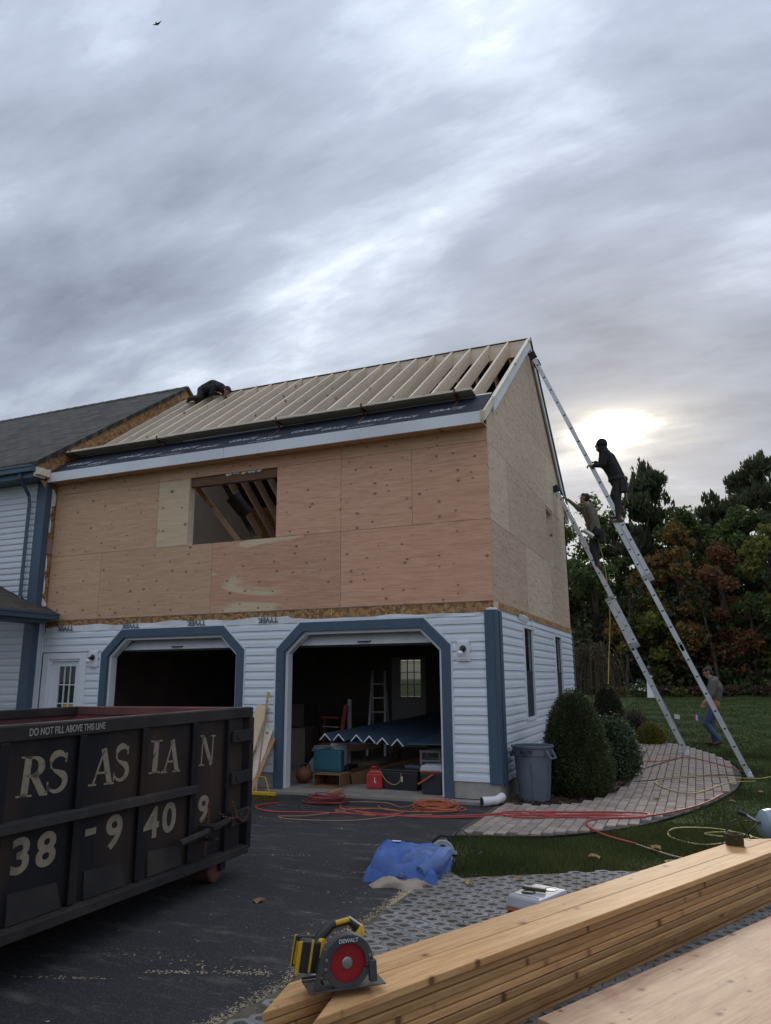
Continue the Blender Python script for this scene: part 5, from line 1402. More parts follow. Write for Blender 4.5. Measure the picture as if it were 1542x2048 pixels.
def dumpster():
    A = -85.46
    t = empty('dumpster', (-1.26, -4.33, 0.0), radians(A), 'open black steel dumpster with cream lettering and faded red inside', 'dumpster')
    Lx, Wd, H = 3.9, 1.95, 1.42
    zb = lambda u: 0.25+0.033*u
    # walls (local x runs along the lettered side, y points out of it)
    s = MB(); s.hexa([(0.14, -0.05, zb(0)), (Lx, -0.05, zb(Lx)), (Lx, -0.006, zb(Lx)), (0.14, -0.006, zb(0)), (0.14, -0.05, 1.36), (Lx, -0.05, 1.36), (Lx, -0.006, 1.36), (0.14, -0.006, 1.36)])
    side = s.build('side_wall', MT['dump'], t)
    MB().box(0.14, Lx, -0.056, -0.0505, 0.4, 1.40).build('side_lining', MT['dumpred'], t)
    MB().box(0.06, Lx, -Wd, -Wd+0.04, 0.3, 1.38).build('far_wall', MT['dumpred'], t)
    MB().box(0.04, 0.09, -Wd+0.04, -0.06, 0.28, 1.38).build('tailgate', MT['dumpred'], t)
    MB().box(Lx-0.05, Lx, -Wd+0.04, -0.06, 0.3, 1.38).build('front_wall', MT['dumpred'], t)
    MB().box(0.05, Lx, -Wd+0.04, -0.06, 0.28, 0.34).build('floor_plate', MT['dumpred'], t)
    r = MB(); r.box(-0.01, Lx, -0.09, 0.02, 1.33, 1.42); rim = r.build('top_rail', MT['dump2'], t, bevel=0.008)
    MB().box(0.0, Lx, -0.055, -0.002, 1.4205, 1.4245).build('worn_edge', MT['rim'], rim)
    MB().box(0.0, Lx, -Wd-0.02, -Wd+0.06, 1.34, 1.42).build('top_rail', MT['dump2'], t, bevel=0.008)
    MB().box(0.0, 0.10, -Wd+0.07, -0.10, 1.34, 1.42).build('top_rail', MT['dumpred'], t, bevel=0.008)
    MB().box(Lx-0.1, Lx, -Wd+0.07, -0.10, 1.34, 1.42).build('top_rail', MT['dumpred'], t, bevel=0.008)
    # ribs
    for u0, u1 in ((0.90, 1.03), (1.575, 1.69), (2.235, 2.35), (2.88, 3.0), (3.53, 3.65)):
        q = MB(); q.hexa([(u0+0.04, -0.02, zb(u0)), (u1-0.04, -0.02, zb(u1)), (u1-0.02, 0.024, zb(u1)), (u0+0.02, 0.024, zb(u0)), (u0+0.04, -0.02, 1.33), (u1-0.04, -0.02, 1.33), (u1-0.02, 0.024, 1.33), (u0+0.02, 0.024, 1.33)])
        q.build('rib', MT['dump'], t, bevel=0.006)
    MB().hexa([(0.93, 0.0, 0.80), (Lx, 0.0, 0.87), (Lx, 0.055, 0.86), (0.93, 0.055, 0.79), (0.93, 0.0, 0.855), (Lx, 0.0, 0.925), (Lx, 0.048, 0.915), (0.93, 0.048, 0.845)]).build('mid_rail', MT['dump2'], t, bevel=0.005)
    MB().hexa([(0.10, -0.05, zb(0)-0.09), (Lx, -0.05, zb(Lx)-0.09), (Lx, 0.07, zb(Lx)-0.07), (0.10, 0.07, zb(0)-0.07), (0.10, -0.05, zb(0)), (Lx, -0.05, zb(Lx)), (Lx, 0.07, zb(Lx)-0.01), (0.10, 0.07, zb(0)-0.01)]).build('bottom_rail', MT['dump2'], t, bevel=0.005)
    MB().box(0.25, Lx, -0.55, -0.42, 0.10, 0.3).build('skid_beam', MT['dump'], t); MB().box(0.25, Lx, -1.55, -1.42, 0.10, 0.3).build('skid_beam', MT['dump'], t)
    # sloped kick plates between the ribs
    for u0, u1 in ((1.08, 1.50), (1.75, 2.17), (2.37, 2.80), (3.0, 3.45)):
        zt = zb(u0)+0.15
        MB().hexa([(u0, -0.02, zb(u0)), (u1, -0.02, zb(u1)), (u1, 0.012, zb(u1)), (u0, 0.012, zb(u0)), (u0+0.04, -0.02, zt), (u1, -0.02, zt+0.03), (u1, 0.0, zt+0.03), (u0+0.04, 0.0, zt)]).build('kick_plate', MT['dump2'], t)
    # corner post, hinges, latch
    MB().box(-0.015, 0.07, -0.08, 0.03, 0.2, 1.33).build('corner_post', MT['dump'], t, bevel=0.006)
    MB().box(0.42, 0.46, -0.02, 0.03, zb(0), 1.33).build('gate_post', MT['dump'], t)
    for z in (1.13, 0.78):
        h = MB(); h.box(0.05, 0.40, 0.031, 0.05, z, z+0.10).box(0.28, 0.34, 0.05, 0.06, z+0.03, z+0.07); h.build('hinge_strap', MT['dump2'], t, bevel=0.004)
    MB().box(0.06, 0.40, 0.031, 0.06, 0.44, 0.56).box(0.2, 0.3, 0.06, 0.08, 0.47, 0.53).build('latch_plate', MT['dump2'], t, bevel=0.004)
    lv = MB(); lv.tube([(1.25, 0.10, 0.475), (0.85, 0.10, 0.49), (0.5, 0.075, 0.51)], 0.028, 8); lv.build('latch_lever', MT['dump2'], t, smooth=True)
    MB().box(0.74, 0.84, 0.02, 0.15, 0.50, 0.53).box(0.76, 0.82, 0.02, 0.15, 0.415, 0.43).build('lever_bracket', MT['dump2'], t)
    def chain(a, b, sag, n):
        ch = MB()
        a, b = Vector(a), Vector(b)
        for i in range(n):
            f = (i+0.5)/n; p = a.lerp(b, f); p.z -= sag*4*f*(1-f)
            d = (b-a)/n
            ring = []
            for k in range(8):
                an = 2*pi*k/8; off = d.normalized()*cos(an)*0.016+(Vector((0, 1, 0)) if i % 2 else Vector((0, 0, 1)))*sin(an)*0.009
                ring.append(p+off)
            ch.tube(ring, 0.0035, 4, closed=True)
        ch.build('chain', MT['rust'], t)
    chain((0.42, 0.075, 0.66), (0.12, 0.085, 0.55), 0.13, 17); chain((0.62, 0.06, 0.6), (0.36, 0.09, 0.52), 0.03, 11); chain((0.78, 0.055, 0.70), (0.78, 0.06, 0.54), 0.0, 8)
    MB().tube([(0.80, 0.06, 0.52), (0.80, 0.055, 0.4), (0.80, 0.05, 0.30)], 0.01, 6).build('pull_rod', MT['rust'], t)
    # wheels
    for u, y in ((0.42, -0.16), (0.42, -1.75)):
        w = MB(); w.lathe([(0.03, -0.11), (0.115, -0.11), (0.125, -0.10), (0.125, 0.10), (0.115, 0.11), (0.03, 0.11)], 20, (u, y, 0.127), M=Matrix.Rotation(radians(90), 3, 'Y')@Matrix.Rotation(radians(0), 3, 'X'))
        # roller axle lies across the dumpster
        w = MB(); w.lathe([(0.03, -0.10), (0.11, -0.10), (0.125, -0.09), (0.125, 0.09), (0.11, 0.10), (0.03, 0.10)], 22, (u, y, 0.127), M=Matrix.Rotation(radians(90), 3, 'X'))
        wo = w.build('wheel', MT['rust'], t, smooth=True, angle=30)
        MB().box(u-0.10, u-0.02, y+0.105, y+0.13, 0.09, 0.26).build('wheel_bracket', MT['dump2'], wo)
    # lettering
    L = [('R', 2.80, 1.015, 0.225, 0.30), ('S', 2.585, 1.01, 0.235, 0.30), ('A', 2.185, 1.0, 0.235, 0.29), ('S', 1.96, 1.0, 0.235, 0.28), ('I', 1.535, 1.0, 0.235, 0.33), ('A', 1.385, 0.99, 0.24, 0.29), ('N', 0.86, 0.985, 0.24, 0.28)]
    for c, u, z, h, sx in L:
        mb, w = serif(c)
        o = mb.build('decal_letter', MT['decal'], side)
        off = 0.0465 if c in 'N' else -0.019
        o.matrix_local = Matrix(((-sx, 0, -0.03 if c != 'I' else -0.02, u), (0, 1, 0, -0.0055), (0, 0, h, z), (0, 0, 0, 1)))
    D = [('3', 2.80, 0.605, 0.19), ('8', 2.60, 0.60, 0.19), ('-', 2.185, 0.655, 0.2), ('9', 1.98, 0.575, 0.21), ('4', 1.555, 0.555, 0.21), ('0', 1.335, 0.56, 0.21), ('9', 0.845, 0.55, 0.2)]
    for c, u, z, h in D:
        me = text_mesh(c, h*1.38, 0.001, 0.008, 1.25)
        me.materials.append(MT['decal'])
        o = link('decal_digit', me, side)
        o.matrix_local = Matrix(((-1, 0, 0, u), (0, 0, 1, -0.0045), (0, 1, 0, z), (0, 0, 0, 1)))
    me = text_mesh('DO NOT FILL ABOVE THIS LINE', 0.060, 0.0008, 0.001, 0.80); me.materials.append(MT['decal2'])
    o = link('stencil_text', me, rim); o.matrix_local = Matrix(((-1, 0, 0, 2.77), (0, 0, 1, 0.0212), (0, 1, 0, 1.356), (0, 0, 0, 1)))
dumpster()

# ================================================================ ladders
MT['cap'] = mat('black_rung_cap', (0.012, 0.012, 0.013), 0.6, 0.1)
MT['mitt'] = mat('black_foam_mitt', (0.03, 0.033, 0.037), 0.9, 0.2)
MT['sticker'] = mat('white_sticker', (0.6, 0.62, 0.66), 0.5, 0.1)
MT['stickb'] = mat('blue_sticker', (0.05, 0.12, 0.32), 0.5, 0.1)
def ladder(base, top, z_base_end, z_fly_start, label, y, w=0.42):
    t = empty('extension_ladder', base, 0, label, 'ladder')
    bx, _, bz = base
    d = Vector((top[0]-bx, 0, top[1]-bz)); 
    n = Vector((d.z, 0, -d.x)).normalized()
    tip = Vector((top[0]-bx, 0, top[1]-bz))-n*0.09
    d = tip.normalized(); n = Vector((d.z, 0, -d.x))
    L = tip.length
    s1 = (z_base_end-bz)/d.z; s0 = (z_fly_start-bz)/d.z
    def section(a, b, off, name):
        sec = MB()
        for sy in (-w/2, w/2):
            o = n*off
            sec.bar(d*a+o+Vector((0, sy, 0)), d*b+o+Vector((0, sy, 0)), 0.026, 0.082, up=tuple(n))
        rails = sec.build('rail_pair', MT['alu'], t)
        k = 0
        s = a+0.16
        while s < b-0.05:
            p = d*s+n*off
            q = MB(); q.tube([p+Vector((0, -w/2-0.004, 0)), p+Vector((0, w/2+0.004, 0))], 0.017, 8)
            ro = q.build('rung', MT['alu'], t, smooth=True)
            pl = []
            for i in range(9):
                an = pi+pi*i/8; pl.append(d*(0.024*sin(an))+n*(0.026*cos(an)))
            for sy, dy in ((-w/2-0.0135, -0.004), (w/2+0.0135, 0.004)):
                e = MB()
                vs = [p+v+d*0.008+Vector((0, sy, 0)) for v in pl]+[p+v+d*0.008+Vector((0, sy+dy, 0)) for v in pl]
                m = len(pl)
                e.add(vs, [tuple(range(m)), tuple(range(m, 2*m))]+[(i, (i+1) % m, m+(i+1) % m, m+i) for i in range(m)])
                e.build('rung_cap', MT['cap'], ro)
            s += 0.305; k += 1
        return rails
    section(0.05, s1, 0.0, 'base')
    section(s0, L, 0.09, 'fly')
    for sy in (-w/2, w/2):
        m = MB(); m.bar(d*(L-0.10)+n*0.09+Vector((0, sy, 0)), d*(L+0.06)+n*0.09+Vector((0, sy, 0)), 0.07, 0.14, up=tuple(n)); m.build('end_mitt', MT['mitt'], t, bevel=0.02)
        f = MB(); f.hexa([(-0.06, sy-0.03, 0.0), (0.05, sy-0.03, 0.0), (0.05, sy+0.03, 0.0), (-0.06, sy+0.03, 0.0), (-0.03, sy-0.02, 0.09), (0.02, sy-0.02, 0.09), (0.02, sy+0.02, 0.09), (-0.03, sy+0.02, 0.09)]); f.build('foot', MT['alu'], t, bevel=0.006)
        b = MB(); b.bar(d*(s1-0.08)+n*0.045+Vector((0, sy, 0)), d*(s1+0.0)+n*0.045+Vector((0, sy, 0)), 0.034, 0.19, up=tuple(n)); b.build('guide_bracket', MT['steel'], t)
        b = MB(); b.bar(d*(s0)+n*0.045+Vector((0, sy, 0)), d*(s0+0.09)+n*0.045+Vector((0, sy, 0)), 0.034, 0.19, up=tuple(n)); b.build('rung_lock', MT['steel'], t)
    for s, l, m in ((2.05, 0.30, 'sticker'), (1.35, 0.5, 'sticker'), (2.2, 0.12, 'stickb')):
        q = MB(); q.bar(d*s+Vector((0, -w/2-0.0145, 0)), d*(s+l)+Vector((0, -w/2-0.0145, 0)), 0.002, 0.05, up=tuple(n)); q.build('sticker', MT[m], t)
    return d, n
ladder((3.26, 3.70, ground_z(3.26, 3.7)), (0.11, 8.02), 4.50, 3.36, 'longer aluminium extension ladder reaching up to the gable peak', 3.7)
ladder((2.28, 6.0, ground_z(2.28, 6.0)+0.03), (0.05, 5.80), 3.30, 2.25, 'shorter aluminium extension ladder leaning low on the gable wall', 6.0)
# a folded one stands inside the loft
t = empty('loft_ladder', (-4.15, 1.5, 2.72), 0, 'aluminium ladder standing inside the loft window opening', 'ladder')
for k, dx in enumerate((0.0, 0.22)):
    MB().bar((dx, 0, 0), (dx-0.22, 0.05, 1.62), 0.07, 0.03, up=(0, 1, 0)).build('rail', MT['alu'], t)
    MB().bar((dx-0.205, 0.047, 1.50), (dx-0.235, 0.053, 1.72), 0.10, 0.06, up=(0, 1, 0)).build('end_mitt', MT['mitt'], t, bevel=0.01)
for z in (0.3, 0.6, 0.9, 1.2, 1.45): MB().tube([(-0.22*z/1.62, 0.05*z/1.62, z), (0.22-0.22*z/1.62, 0.05*z/1.62, z)], 0.016, 6).build('rung', MT['alu'], t)

# ================================================================ lumber and sheets
LD = Vector((0.448, 0.894, 0)).normalized(); LP = Vector((-LD.y, LD.x, 0))
LANG = atan2(LD.y, LD.x)
def rafter_board(L, w, tt, cut=0.25):
    mb = MB()
    mb.prism([(0, 0), (L, 0), (L-cut, w), (cut, w)], lambda a, b, s: (a, b, s), 0, tt)
    return mb
ORD = ['top', 'second', 'third', 'fourth', 'fifth', 'sixth', 'seventh', 'eighth', 'ninth', 'bottom']
me_b = None
R = random.Random(9)
A0 = Vector((1.417, -7.013, 0))
def lumber():
    global me_b
    th, w, L = 0.0378, 0.183, 4.86
    for lay in range(10):
        for row in (0, 1):
            if me_b is None:
                o = rafter_board(L, w, th-0.0045).build('rafter_board', MT['fir'], None, bevel=0.004); me_b = o.data
            else:
                o = link('rafter_board', me_b)
                b = o.modifiers.new('bevel', 'BEVEL'); b.width = 0.004; b.segments = 2; b.limit_method = 'ANGLE'
            z = 0.38-(lay+1)*th
            s = -0.62+(0.0 if row == 0 else -0.13) + (R.uniform(-0.05, 0.06) if lay else 0)
            q = (0 if row == 0 else w+0.004)+(R.uniform(-0.004, 0.006) if lay else 0)
            if row == 0: q += (0, 0.010, 0.003, 0.016, 0.006, 0.002, -0.006, 0.03, 0.036, 0.02)[lay]
            p = A0+LD*s+LP*q
            o.location = (p.x, p.y, z+0.0)
            o.rotation_euler = (0, 0, LANG+R.uniform(-0.0015, 0.0015))
            tier = 'lawn side' if row else 'plywood side'
            lab = f'fir rafter board, {ORD[lay]} layer of the stack on its {tier}'
            tag(o, lab, 'board', 'stacked fir rafter boards')
lumber()
# plywood sheets on the ground beside it
PA = atan2(0.8776, 0.4794)
def ply_sheets():
    for k in range(9):
        o = MB().box(0, 2.44, -1.22, 0, 0, 0.0152).build('plywood_sheet', MT['fir_sheet'], None, (1.815+R.uniform(-.006, .006)*(k < 8), -6.67+R.uniform(-.006, .006)*(k < 8), 0.004+k*0.0158), (0, 0, PA+(R.uniform(-.003, .003) if k < 8 else 0)), bevel=0.0015)
        lab = 'top pinkish plywood sheet of the pile beside the rafter boards' if k == 8 else 'plywood sheet, %s below the top of the pile beside the boards' % ['eighth', 'seventh', 'sixth', 'fifth', 'fourth', 'third', 'second', 'first'][k]
        tag(o, lab, 'plywood', 'piled plywood sheets')
ply_sheets()

# ================================================================ circular saw on the boards
def circular_saw():
    YEL = mat('yellow_tool_plastic', (0.62, 0.36, 0.015), 0.45, 0.1, 9); BLK = MT['black']
    RED = mat('red_saw_blade', (0.32, 0.012, 0.02), 0.35, 0.15, 9, spec=0.5)
    GRY = mat('dusty_dark_grey_casting', (0.06, 0.058, 0.058), 0.65, 0.3, 12, alt=(0.14, 0.11, 0.085), altpos=(0.55, 0.8))
    t = empty('circular_saw', (1.135, -7.30, 0.376), radians(41), 'yellow and black cordless circular saw with red blade on the boards', 'saw')
    zc = 0.125
    by = -0.035
    bp = MB().box(-0.165, 0.165, -0.06, 0.10, 0.030, 0.0345); bp.build('base_plate', GRY, t, rot=(radians(-2), 0, 0), bevel=0.001)
    MB().box(-0.165, 0.165, 0.094, 0.10, 0.0345, 0.046).build('plate_flange', GRY, t)
    def disc(r0, r1, y0, y1, a0=0, a1=360, n=40):
        mb = MB()
        pts = [(r1*cos(radians(a0+(a1-a0)*i/n)), r1*sin(radians(a0+(a1-a0)*i/n))) for i in range(n+1)]
        if r0 > 0:
            inn = [(r0*cos(radians(a0+(a1-a0)*i/n)), r0*sin(radians(a0+(a1-a0)*i/n))) for i in range(n+1)]
            for i in range(n):
                q = [pts[i], pts[i+1], inn[i+1], inn[i]]
                mb.prism(q, lambda a, b, s: (a, s, zc+b), y0, y1)
        else:
            mb.prism(pts[:-1] if a1-a0 >= 360 else pts, lambda a, b, s: (a, s, zc+b), y0, y1)
        return mb
    bl = disc(0, 0.092, by-0.001, by+0.001)
    blade = bl.build('blade', RED, t)
    MB().lathe([(0.012, -0.006), (0.022, -0.006), (0.024, 0), (0.02, 0.004), (0.008, 0.006)], 18, (0, by-0.004, zc), M=Matrix.Rotation(radians(90), 3, 'X')).build('arbor_bolt', MT['steel'], blade, smooth=True)
    ug = disc(0.078, 0.112, by-0.018, by-0.004, -12, 208, 40); ugo = ug.build('upper_guard', GRY, t, bevel=0.003)
    disc(0.104, 0.112, by-0.004, by+0.03, -10, 205, 36).build('guard_rim', GRY, t)
    disc(0, 0.110, by+0.028, by+0.034, -10, 205, 36).build('guard_back', GRY, t)
    lg = disc(0.074, 0.100, by-0.013, by-0.003, 195, 345, 30); lg.build('lower_guard', GRY, t)
    disc(0.094, 0.102, by-0.003, by+0.024, 190, 350, 30).build('lower_guard_rim', GRY, t)
    MB().bar((-0.135, by-0.012, 0.045), (-0.10, by-0.012, 0.19), 0.012, 0.02, up=(1, 0, 0)).build('depth_lever', GRY, t)
    MB().bar((0.11, by-0.015, 0.05), (0.105, by-0.015, 0.13), 0.03, 0.03, up=(1, 0, 0)).build('bevel_bracket', GRY, t)
    mo = MB(); mo.lathe([(0.05, 0), (0.052, 0.02), (0.05, 0.09), (0.042, 0.12)], 20, (0.0, 0.0, zc), M=Matrix.Rotation(radians(-90), 3, 'X')); mo.build('motor_housing', YEL, t, smooth=True)
    hn = MB(); hn.tube([(0.06, 0.06, zc+0.07), (0.07, 0.06, zc+0.105), (0.03, 0.06, zc+0.135), (-0.04, 0.06, zc+0.125), (-0.09, 0.06, zc+0.085), (-0.11, 0.06, zc+0.03)], [0.024, 0.022, 0.020, 0.020, 0.024, 0.030], 10); hn.build('handle', BLK, t, smooth=True)
    MB().tube([(0.03, 0.045, zc+0.142), (-0.03, 0.045, zc+0.133)], 0.011, 8).build('handle_inlay', YEL, t, smooth=True)
    MB().tube([(0.045, 0.06, zc+0.05), (0.08, 0.06, zc+0.085), (0.078, 0.06, zc+0.11)], [0.028, 0.030, 0.020], 10).build('front_grip', YEL, t, smooth=True)
    # battery pack: black core framed by yellow shells, tilted with the grip
    ba = MB().hexa([(-0.205, 0.015, zc-0.025), (-0.105, 0.015, zc-0.04), (-0.105, 0.095, zc-0.04), (-0.205, 0.095, zc-0.025), (-0.185, 0.018, zc+0.085), (-0.095, 0.018, zc+0.07), (-0.095, 0.092, zc+0.07), (-0.185, 0.092, zc+0.085)])
    bao = ba.build('battery', BLK, t, bevel=0.016)
    for y0, y1 in ((0.008, 0.022), (0.088, 0.102)):
        MB().hexa([(-0.212, y0, zc-0.03), (-0.11, y0, zc-0.046), (-0.11, y1, zc-0.046), (-0.212, y1, zc-0.03), (-0.193, y0, zc+0.09), (-0.10, y0, zc+0.076), (-0.10, y1, zc+0.076), (-0.193, y1, zc+0.09)]).build('battery_shell', BLK, bao, bevel=0.006)
        for xa, xb in ((-0.216, -0.200), (-0.160, -0.150), (-0.118, -0.104)):
            yy0, yy1 = (y0-0.003, y0+0.004) if y0 < 0.05 else (y1-0.004, y1+0.003)
            MB().hexa([(xa, yy0, zc-0.034), (xb, yy0, zc-0.036), (xb, yy1, zc-0.036), (xa, yy1, zc-0.034), (xa+0.018, yy0, zc+0.09), (xb+0.018, yy0, zc+0.088), (xb+0.018, yy1, zc+0.088), (xa+0.018, yy1, zc+0.09)]).build('battery_strip', YEL, bao, bevel=0.003)
    MB().hexa([(-0.122, 0.006, zc-0.05), (-0.092, 0.006, zc-0.054), (-0.092, 0.104, zc-0.054), (-0.122, 0.104, zc-0.05), (-0.108, 0.010, zc+0.085), (-0.078, 0.010, zc+0.08), (-0.078, 0.100, zc+0.08), (-0.108, 0.100, zc+0.085)]).build('battery_socket', YEL, bao, bevel=0.01)
    for y0 in (0.034, 0.056, 0.076):
        MB().hexa([(-0.2075, y0, zc-0.015), (-0.203, y0, zc-0.016), (-0.203, y0+0.006, zc-0.016), (-0.2075, y0+0.006, zc-0.015), (-0.192, y0, zc+0.07), (-0.188, y0, zc+0.069), (-0.188, y0+0.006, zc+0.069), (-0.192, y0+0.006, zc+0.07)]).build('battery_rib', YEL, bao)
    # teeth, vents and screws
    teeth = MB()
    for i in range(24):
        a = 2*pi*i/24; c, sn = cos(a), sin(a); c2, s2 = cos(a+0.10), sin(a+0.10)
        teeth.prism([(0.090*c, 0.090*sn), (0.0965*c, 0.0965*sn), (0.090*c2, 0.090*s2)], lambda p, q, w: (p, w, zc+q), by-0.0012, by+0.0012)
    teeth.build('carbide_teeth', MT['steel'], blade)
    for a in (15, 165, 185):
        MB().lathe([(0.001, 0.004), (0.006, 0.004), (0.007, 0), (0.006, -0.004)], 10, (0.098*cos(radians(a)), by-0.019, zc+0.098*sin(radians(a))), M=Matrix.Rotation(radians(90), 3, 'X')).build('guard_screw', MT['steel'], ugo)
    for k in range(5): MB().box(-0.035+k*0.015, -0.028+k*0.015, 0.118, 0.1225, zc-0.02, zc+0.02).build('motor_vent', BLK, t)
    MB().tube([(-0.10, -0.02, 0.05), (-0.13, -0.02, 0.10), (-0.115, -0.02, 0.15)], 0.006, 6).build('guard_lever', BLK, t, smooth=True)
    me = text_mesh('DEWALT', 0.021, 0.0004, 0.0004); me.materials.append(MT['sticker'])
    o = link('brand_text', me, ugo); o.matrix_local = Matrix(((1, 0, 0, -0.043), (0, 0, -1, by-0.0228), (0, 1, 0, zc+0.084), (0, 0, 0, 1)))
circular_saw()
def nail_coil():
    p = A0+LD*3.62+LP*0.29
    t = empty('nail_coil', (p.x, p.y, 0.381), 0, 'coil of brown framing nails standing on the top board', 'nails')
    NM = mat('coated_nail', (0.10, 0.085, 0.04), 0.6, 0.3, 30, metal=0.3)
    mb = MB()
    for ring, r in enumerate((0.042, 0.050, 0.058, 0.066)):
        n = int(2*pi*r/0.0075)
        for i in range(n):
            a = 2*pi*i/n
            mb.tube([(r*cos(a), r*sin(a), 0.0), (r*cos(a), r*sin(a), 0.073+0.004*ring)], 0.0022, 4)
    o = mb.build('nails', NM, t); tag(o, kind='stuff')
    for z in (0.02, 0.05):
        MB().tube([(0.068*cos(2*pi*i/28), 0.068*sin(2*pi*i/28), z) for i in range(28)], 0.0015, 4, closed=True).build('collation_wire', MT['rust'], t)
nail_coil()

# ================================================================ coolers, tarp, small things on the pad
def cooler(name, loc, rz, dims, body, stripe, lidc, label, handle=False, gadget=False):
    w, d, h = dims
    t = empty(name, loc, rz, label, 'cooler')
    b = MB(); b.hexa([(-w/2*0.93, -d/2*0.93, 0), (w/2*0.93, -d/2*0.93, 0), (w/2*0.93, d/2*0.93, 0), (-w/2*0.93, d/2*0.93, 0), (-w/2, -d/2, h*0.70), (w/2, -d/2, h*0.70), (w/2, d/2, h*0.70), (-w/2, d/2, h*0.70)])
    b.build('body', body, t, bevel=0.02)
    MB().box(-w/2-0.004, w/2+0.004, -d/2-0.004, d/2+0.004, h*0.70, h*0.76).build('orange_band', stripe, t, bevel=0.008)
    l = MB(); l.hexa([(-w/2-0.008, -d/2-0.008, h*0.76), (w/2+0.008, -d/2-0.008, h*0.76), (w/2+0.008, d/2+0.008, h*0.76), (-w/2-0.008, d/2+0.008, h*0.76), (-w/2+0.012, -d/2+0.012, h), (w/2-0.012, -d/2+0.012, h), (w/2-0.012, d/2-0.012, h), (-w/2+0.012, d/2-0.012, h)])
    lid = l.build('lid', lidc, t, bevel=0.016)
    MB().box(-w/2+0.035, w/2-0.035, -d/2+0.04, -d/2+0.048, h, h+0.004).build('lid_ridge', lidc, lid)
    return t
MT['grey_pl'] = mat('pale_grey_plastic', (0.42, 0.43, 0.45), 0.5, 0.08, 5, alt=(0.34, 0.35, 0.36))
MT['navy_pl'] = mat('charcoal_plastic', (0.035, 0.035, 0.042), 0.5, 0.12)
MT['orange_pl'] = mat('orange_plastic', (0.48, 0.10, 0.03), 0.45, 0.1)
ca = atan2(0.34, 0.24)
tc_ = cooler('cooler', (1.56, -5.33, 0.02), radians(-20), (0.255, 0.36, 0.315), MT['navy_pl'], MT['orange_pl'], MT['grey_pl'], 'small cooler with pale grey lid and orange band behind the boards')
for x, y in ((-0.03, -0.06), (0.04, 0.09)):
    m = MB(); m.lathe([(0.04, 0.0), (0.045, 0.0), (0.045, 0.004), (0.04, 0.004), (0.038, 0.001)], 20, (x, y, 0.315)); m.build('cup_holder', MT['steel'] if y > 0 else MT['black'], tc_)
g_ = MB().box(-0.075, 0.075, -0.02, 0.02, 0, 0.022); go = g_.build('multi_tool', mat('dark_olive_tool', (0.05, 0.045, 0.035), 0.5, 0.2), None, (1.545, -5.36, 0.345), (0, radians(2), radians(-2)), bevel=0.006); tag(go, 'dark folded multi tool lying on the grey cooler lid', 'tool')
MB().box(0.127, 0.145, 0.08, 0.13, 0.19, 0.24).build('latch', MT['black'], tc_)

# blue tarp, folded into a bundle
MT['tarp'] = mat('blue_tarp', (0.06, 0.125, 0.36), 0.7, 0.3, 6.0, bump=0.5, bscale=24, spec=0.2, alt=(0.11, 0.175, 0.38))
MT['tarp2'] = mat('pale_blue_tarp_underside', (0.11, 0.17, 0.36), 0.7, 0.25, 5.0, bump=0.3, bscale=26, spec=0.2)
def lump(corners, z0, h, nx=30, ny=30, seed=0, soft=0.25, wav=0.02):
    """soft folded layer over a quad outline: top surface and skirt"""
    R_ = np.random.default_rng(seed)
    ph = R_.uniform(0, 6, 8)
    co = []
    A, B, C, D_ = [np.array(c) for c in corners]
    for j in range(ny+1):
        for i in range(nx+1):
            u, v = i/nx, j/ny
            e = min(u, 1-u, v, 1-v)
            p = (A*(1-u)+B*u)*(1-v)+(D_*(1-u)+C*u)*v
            p = p+np.array([wav*sin(7*v+ph[0])*(1 if u in (0, 1) else .3), wav*sin(6*u+ph[1])*(1 if v in (0, 1) else .3)])
            hh = h*min(1, (e/soft))**0.42 if e > 0 else 0
            f = 0.006*sin(9*u+5*v+ph[2])+0.005*sin(13*v-4*u+ph[3])+0.024*abs(sin(5*u+3*v+ph[4]))+0.020*abs(sin(7*v-4*u+ph[5]))+0.012*abs(sin(13*u-9*v+ph[0]))+0.009*abs(sin(17*v+11*u+ph[1]))-0.03
            co.append((p[0], p[1], z0+hh*(1+0.10*sin(3*u+ph[6])+0.08*sin(4*v+ph[7]))+(f*min(1, e/0.1) if e > 0 else 0)))
    n = nx+1
    mb = MB(); mb.add(co, [(j*n+i, j*n+i+1, (j+1)*n+i+1, (j+1)*n+i) for j in range(ny) for i in range(nx)])
    return mb
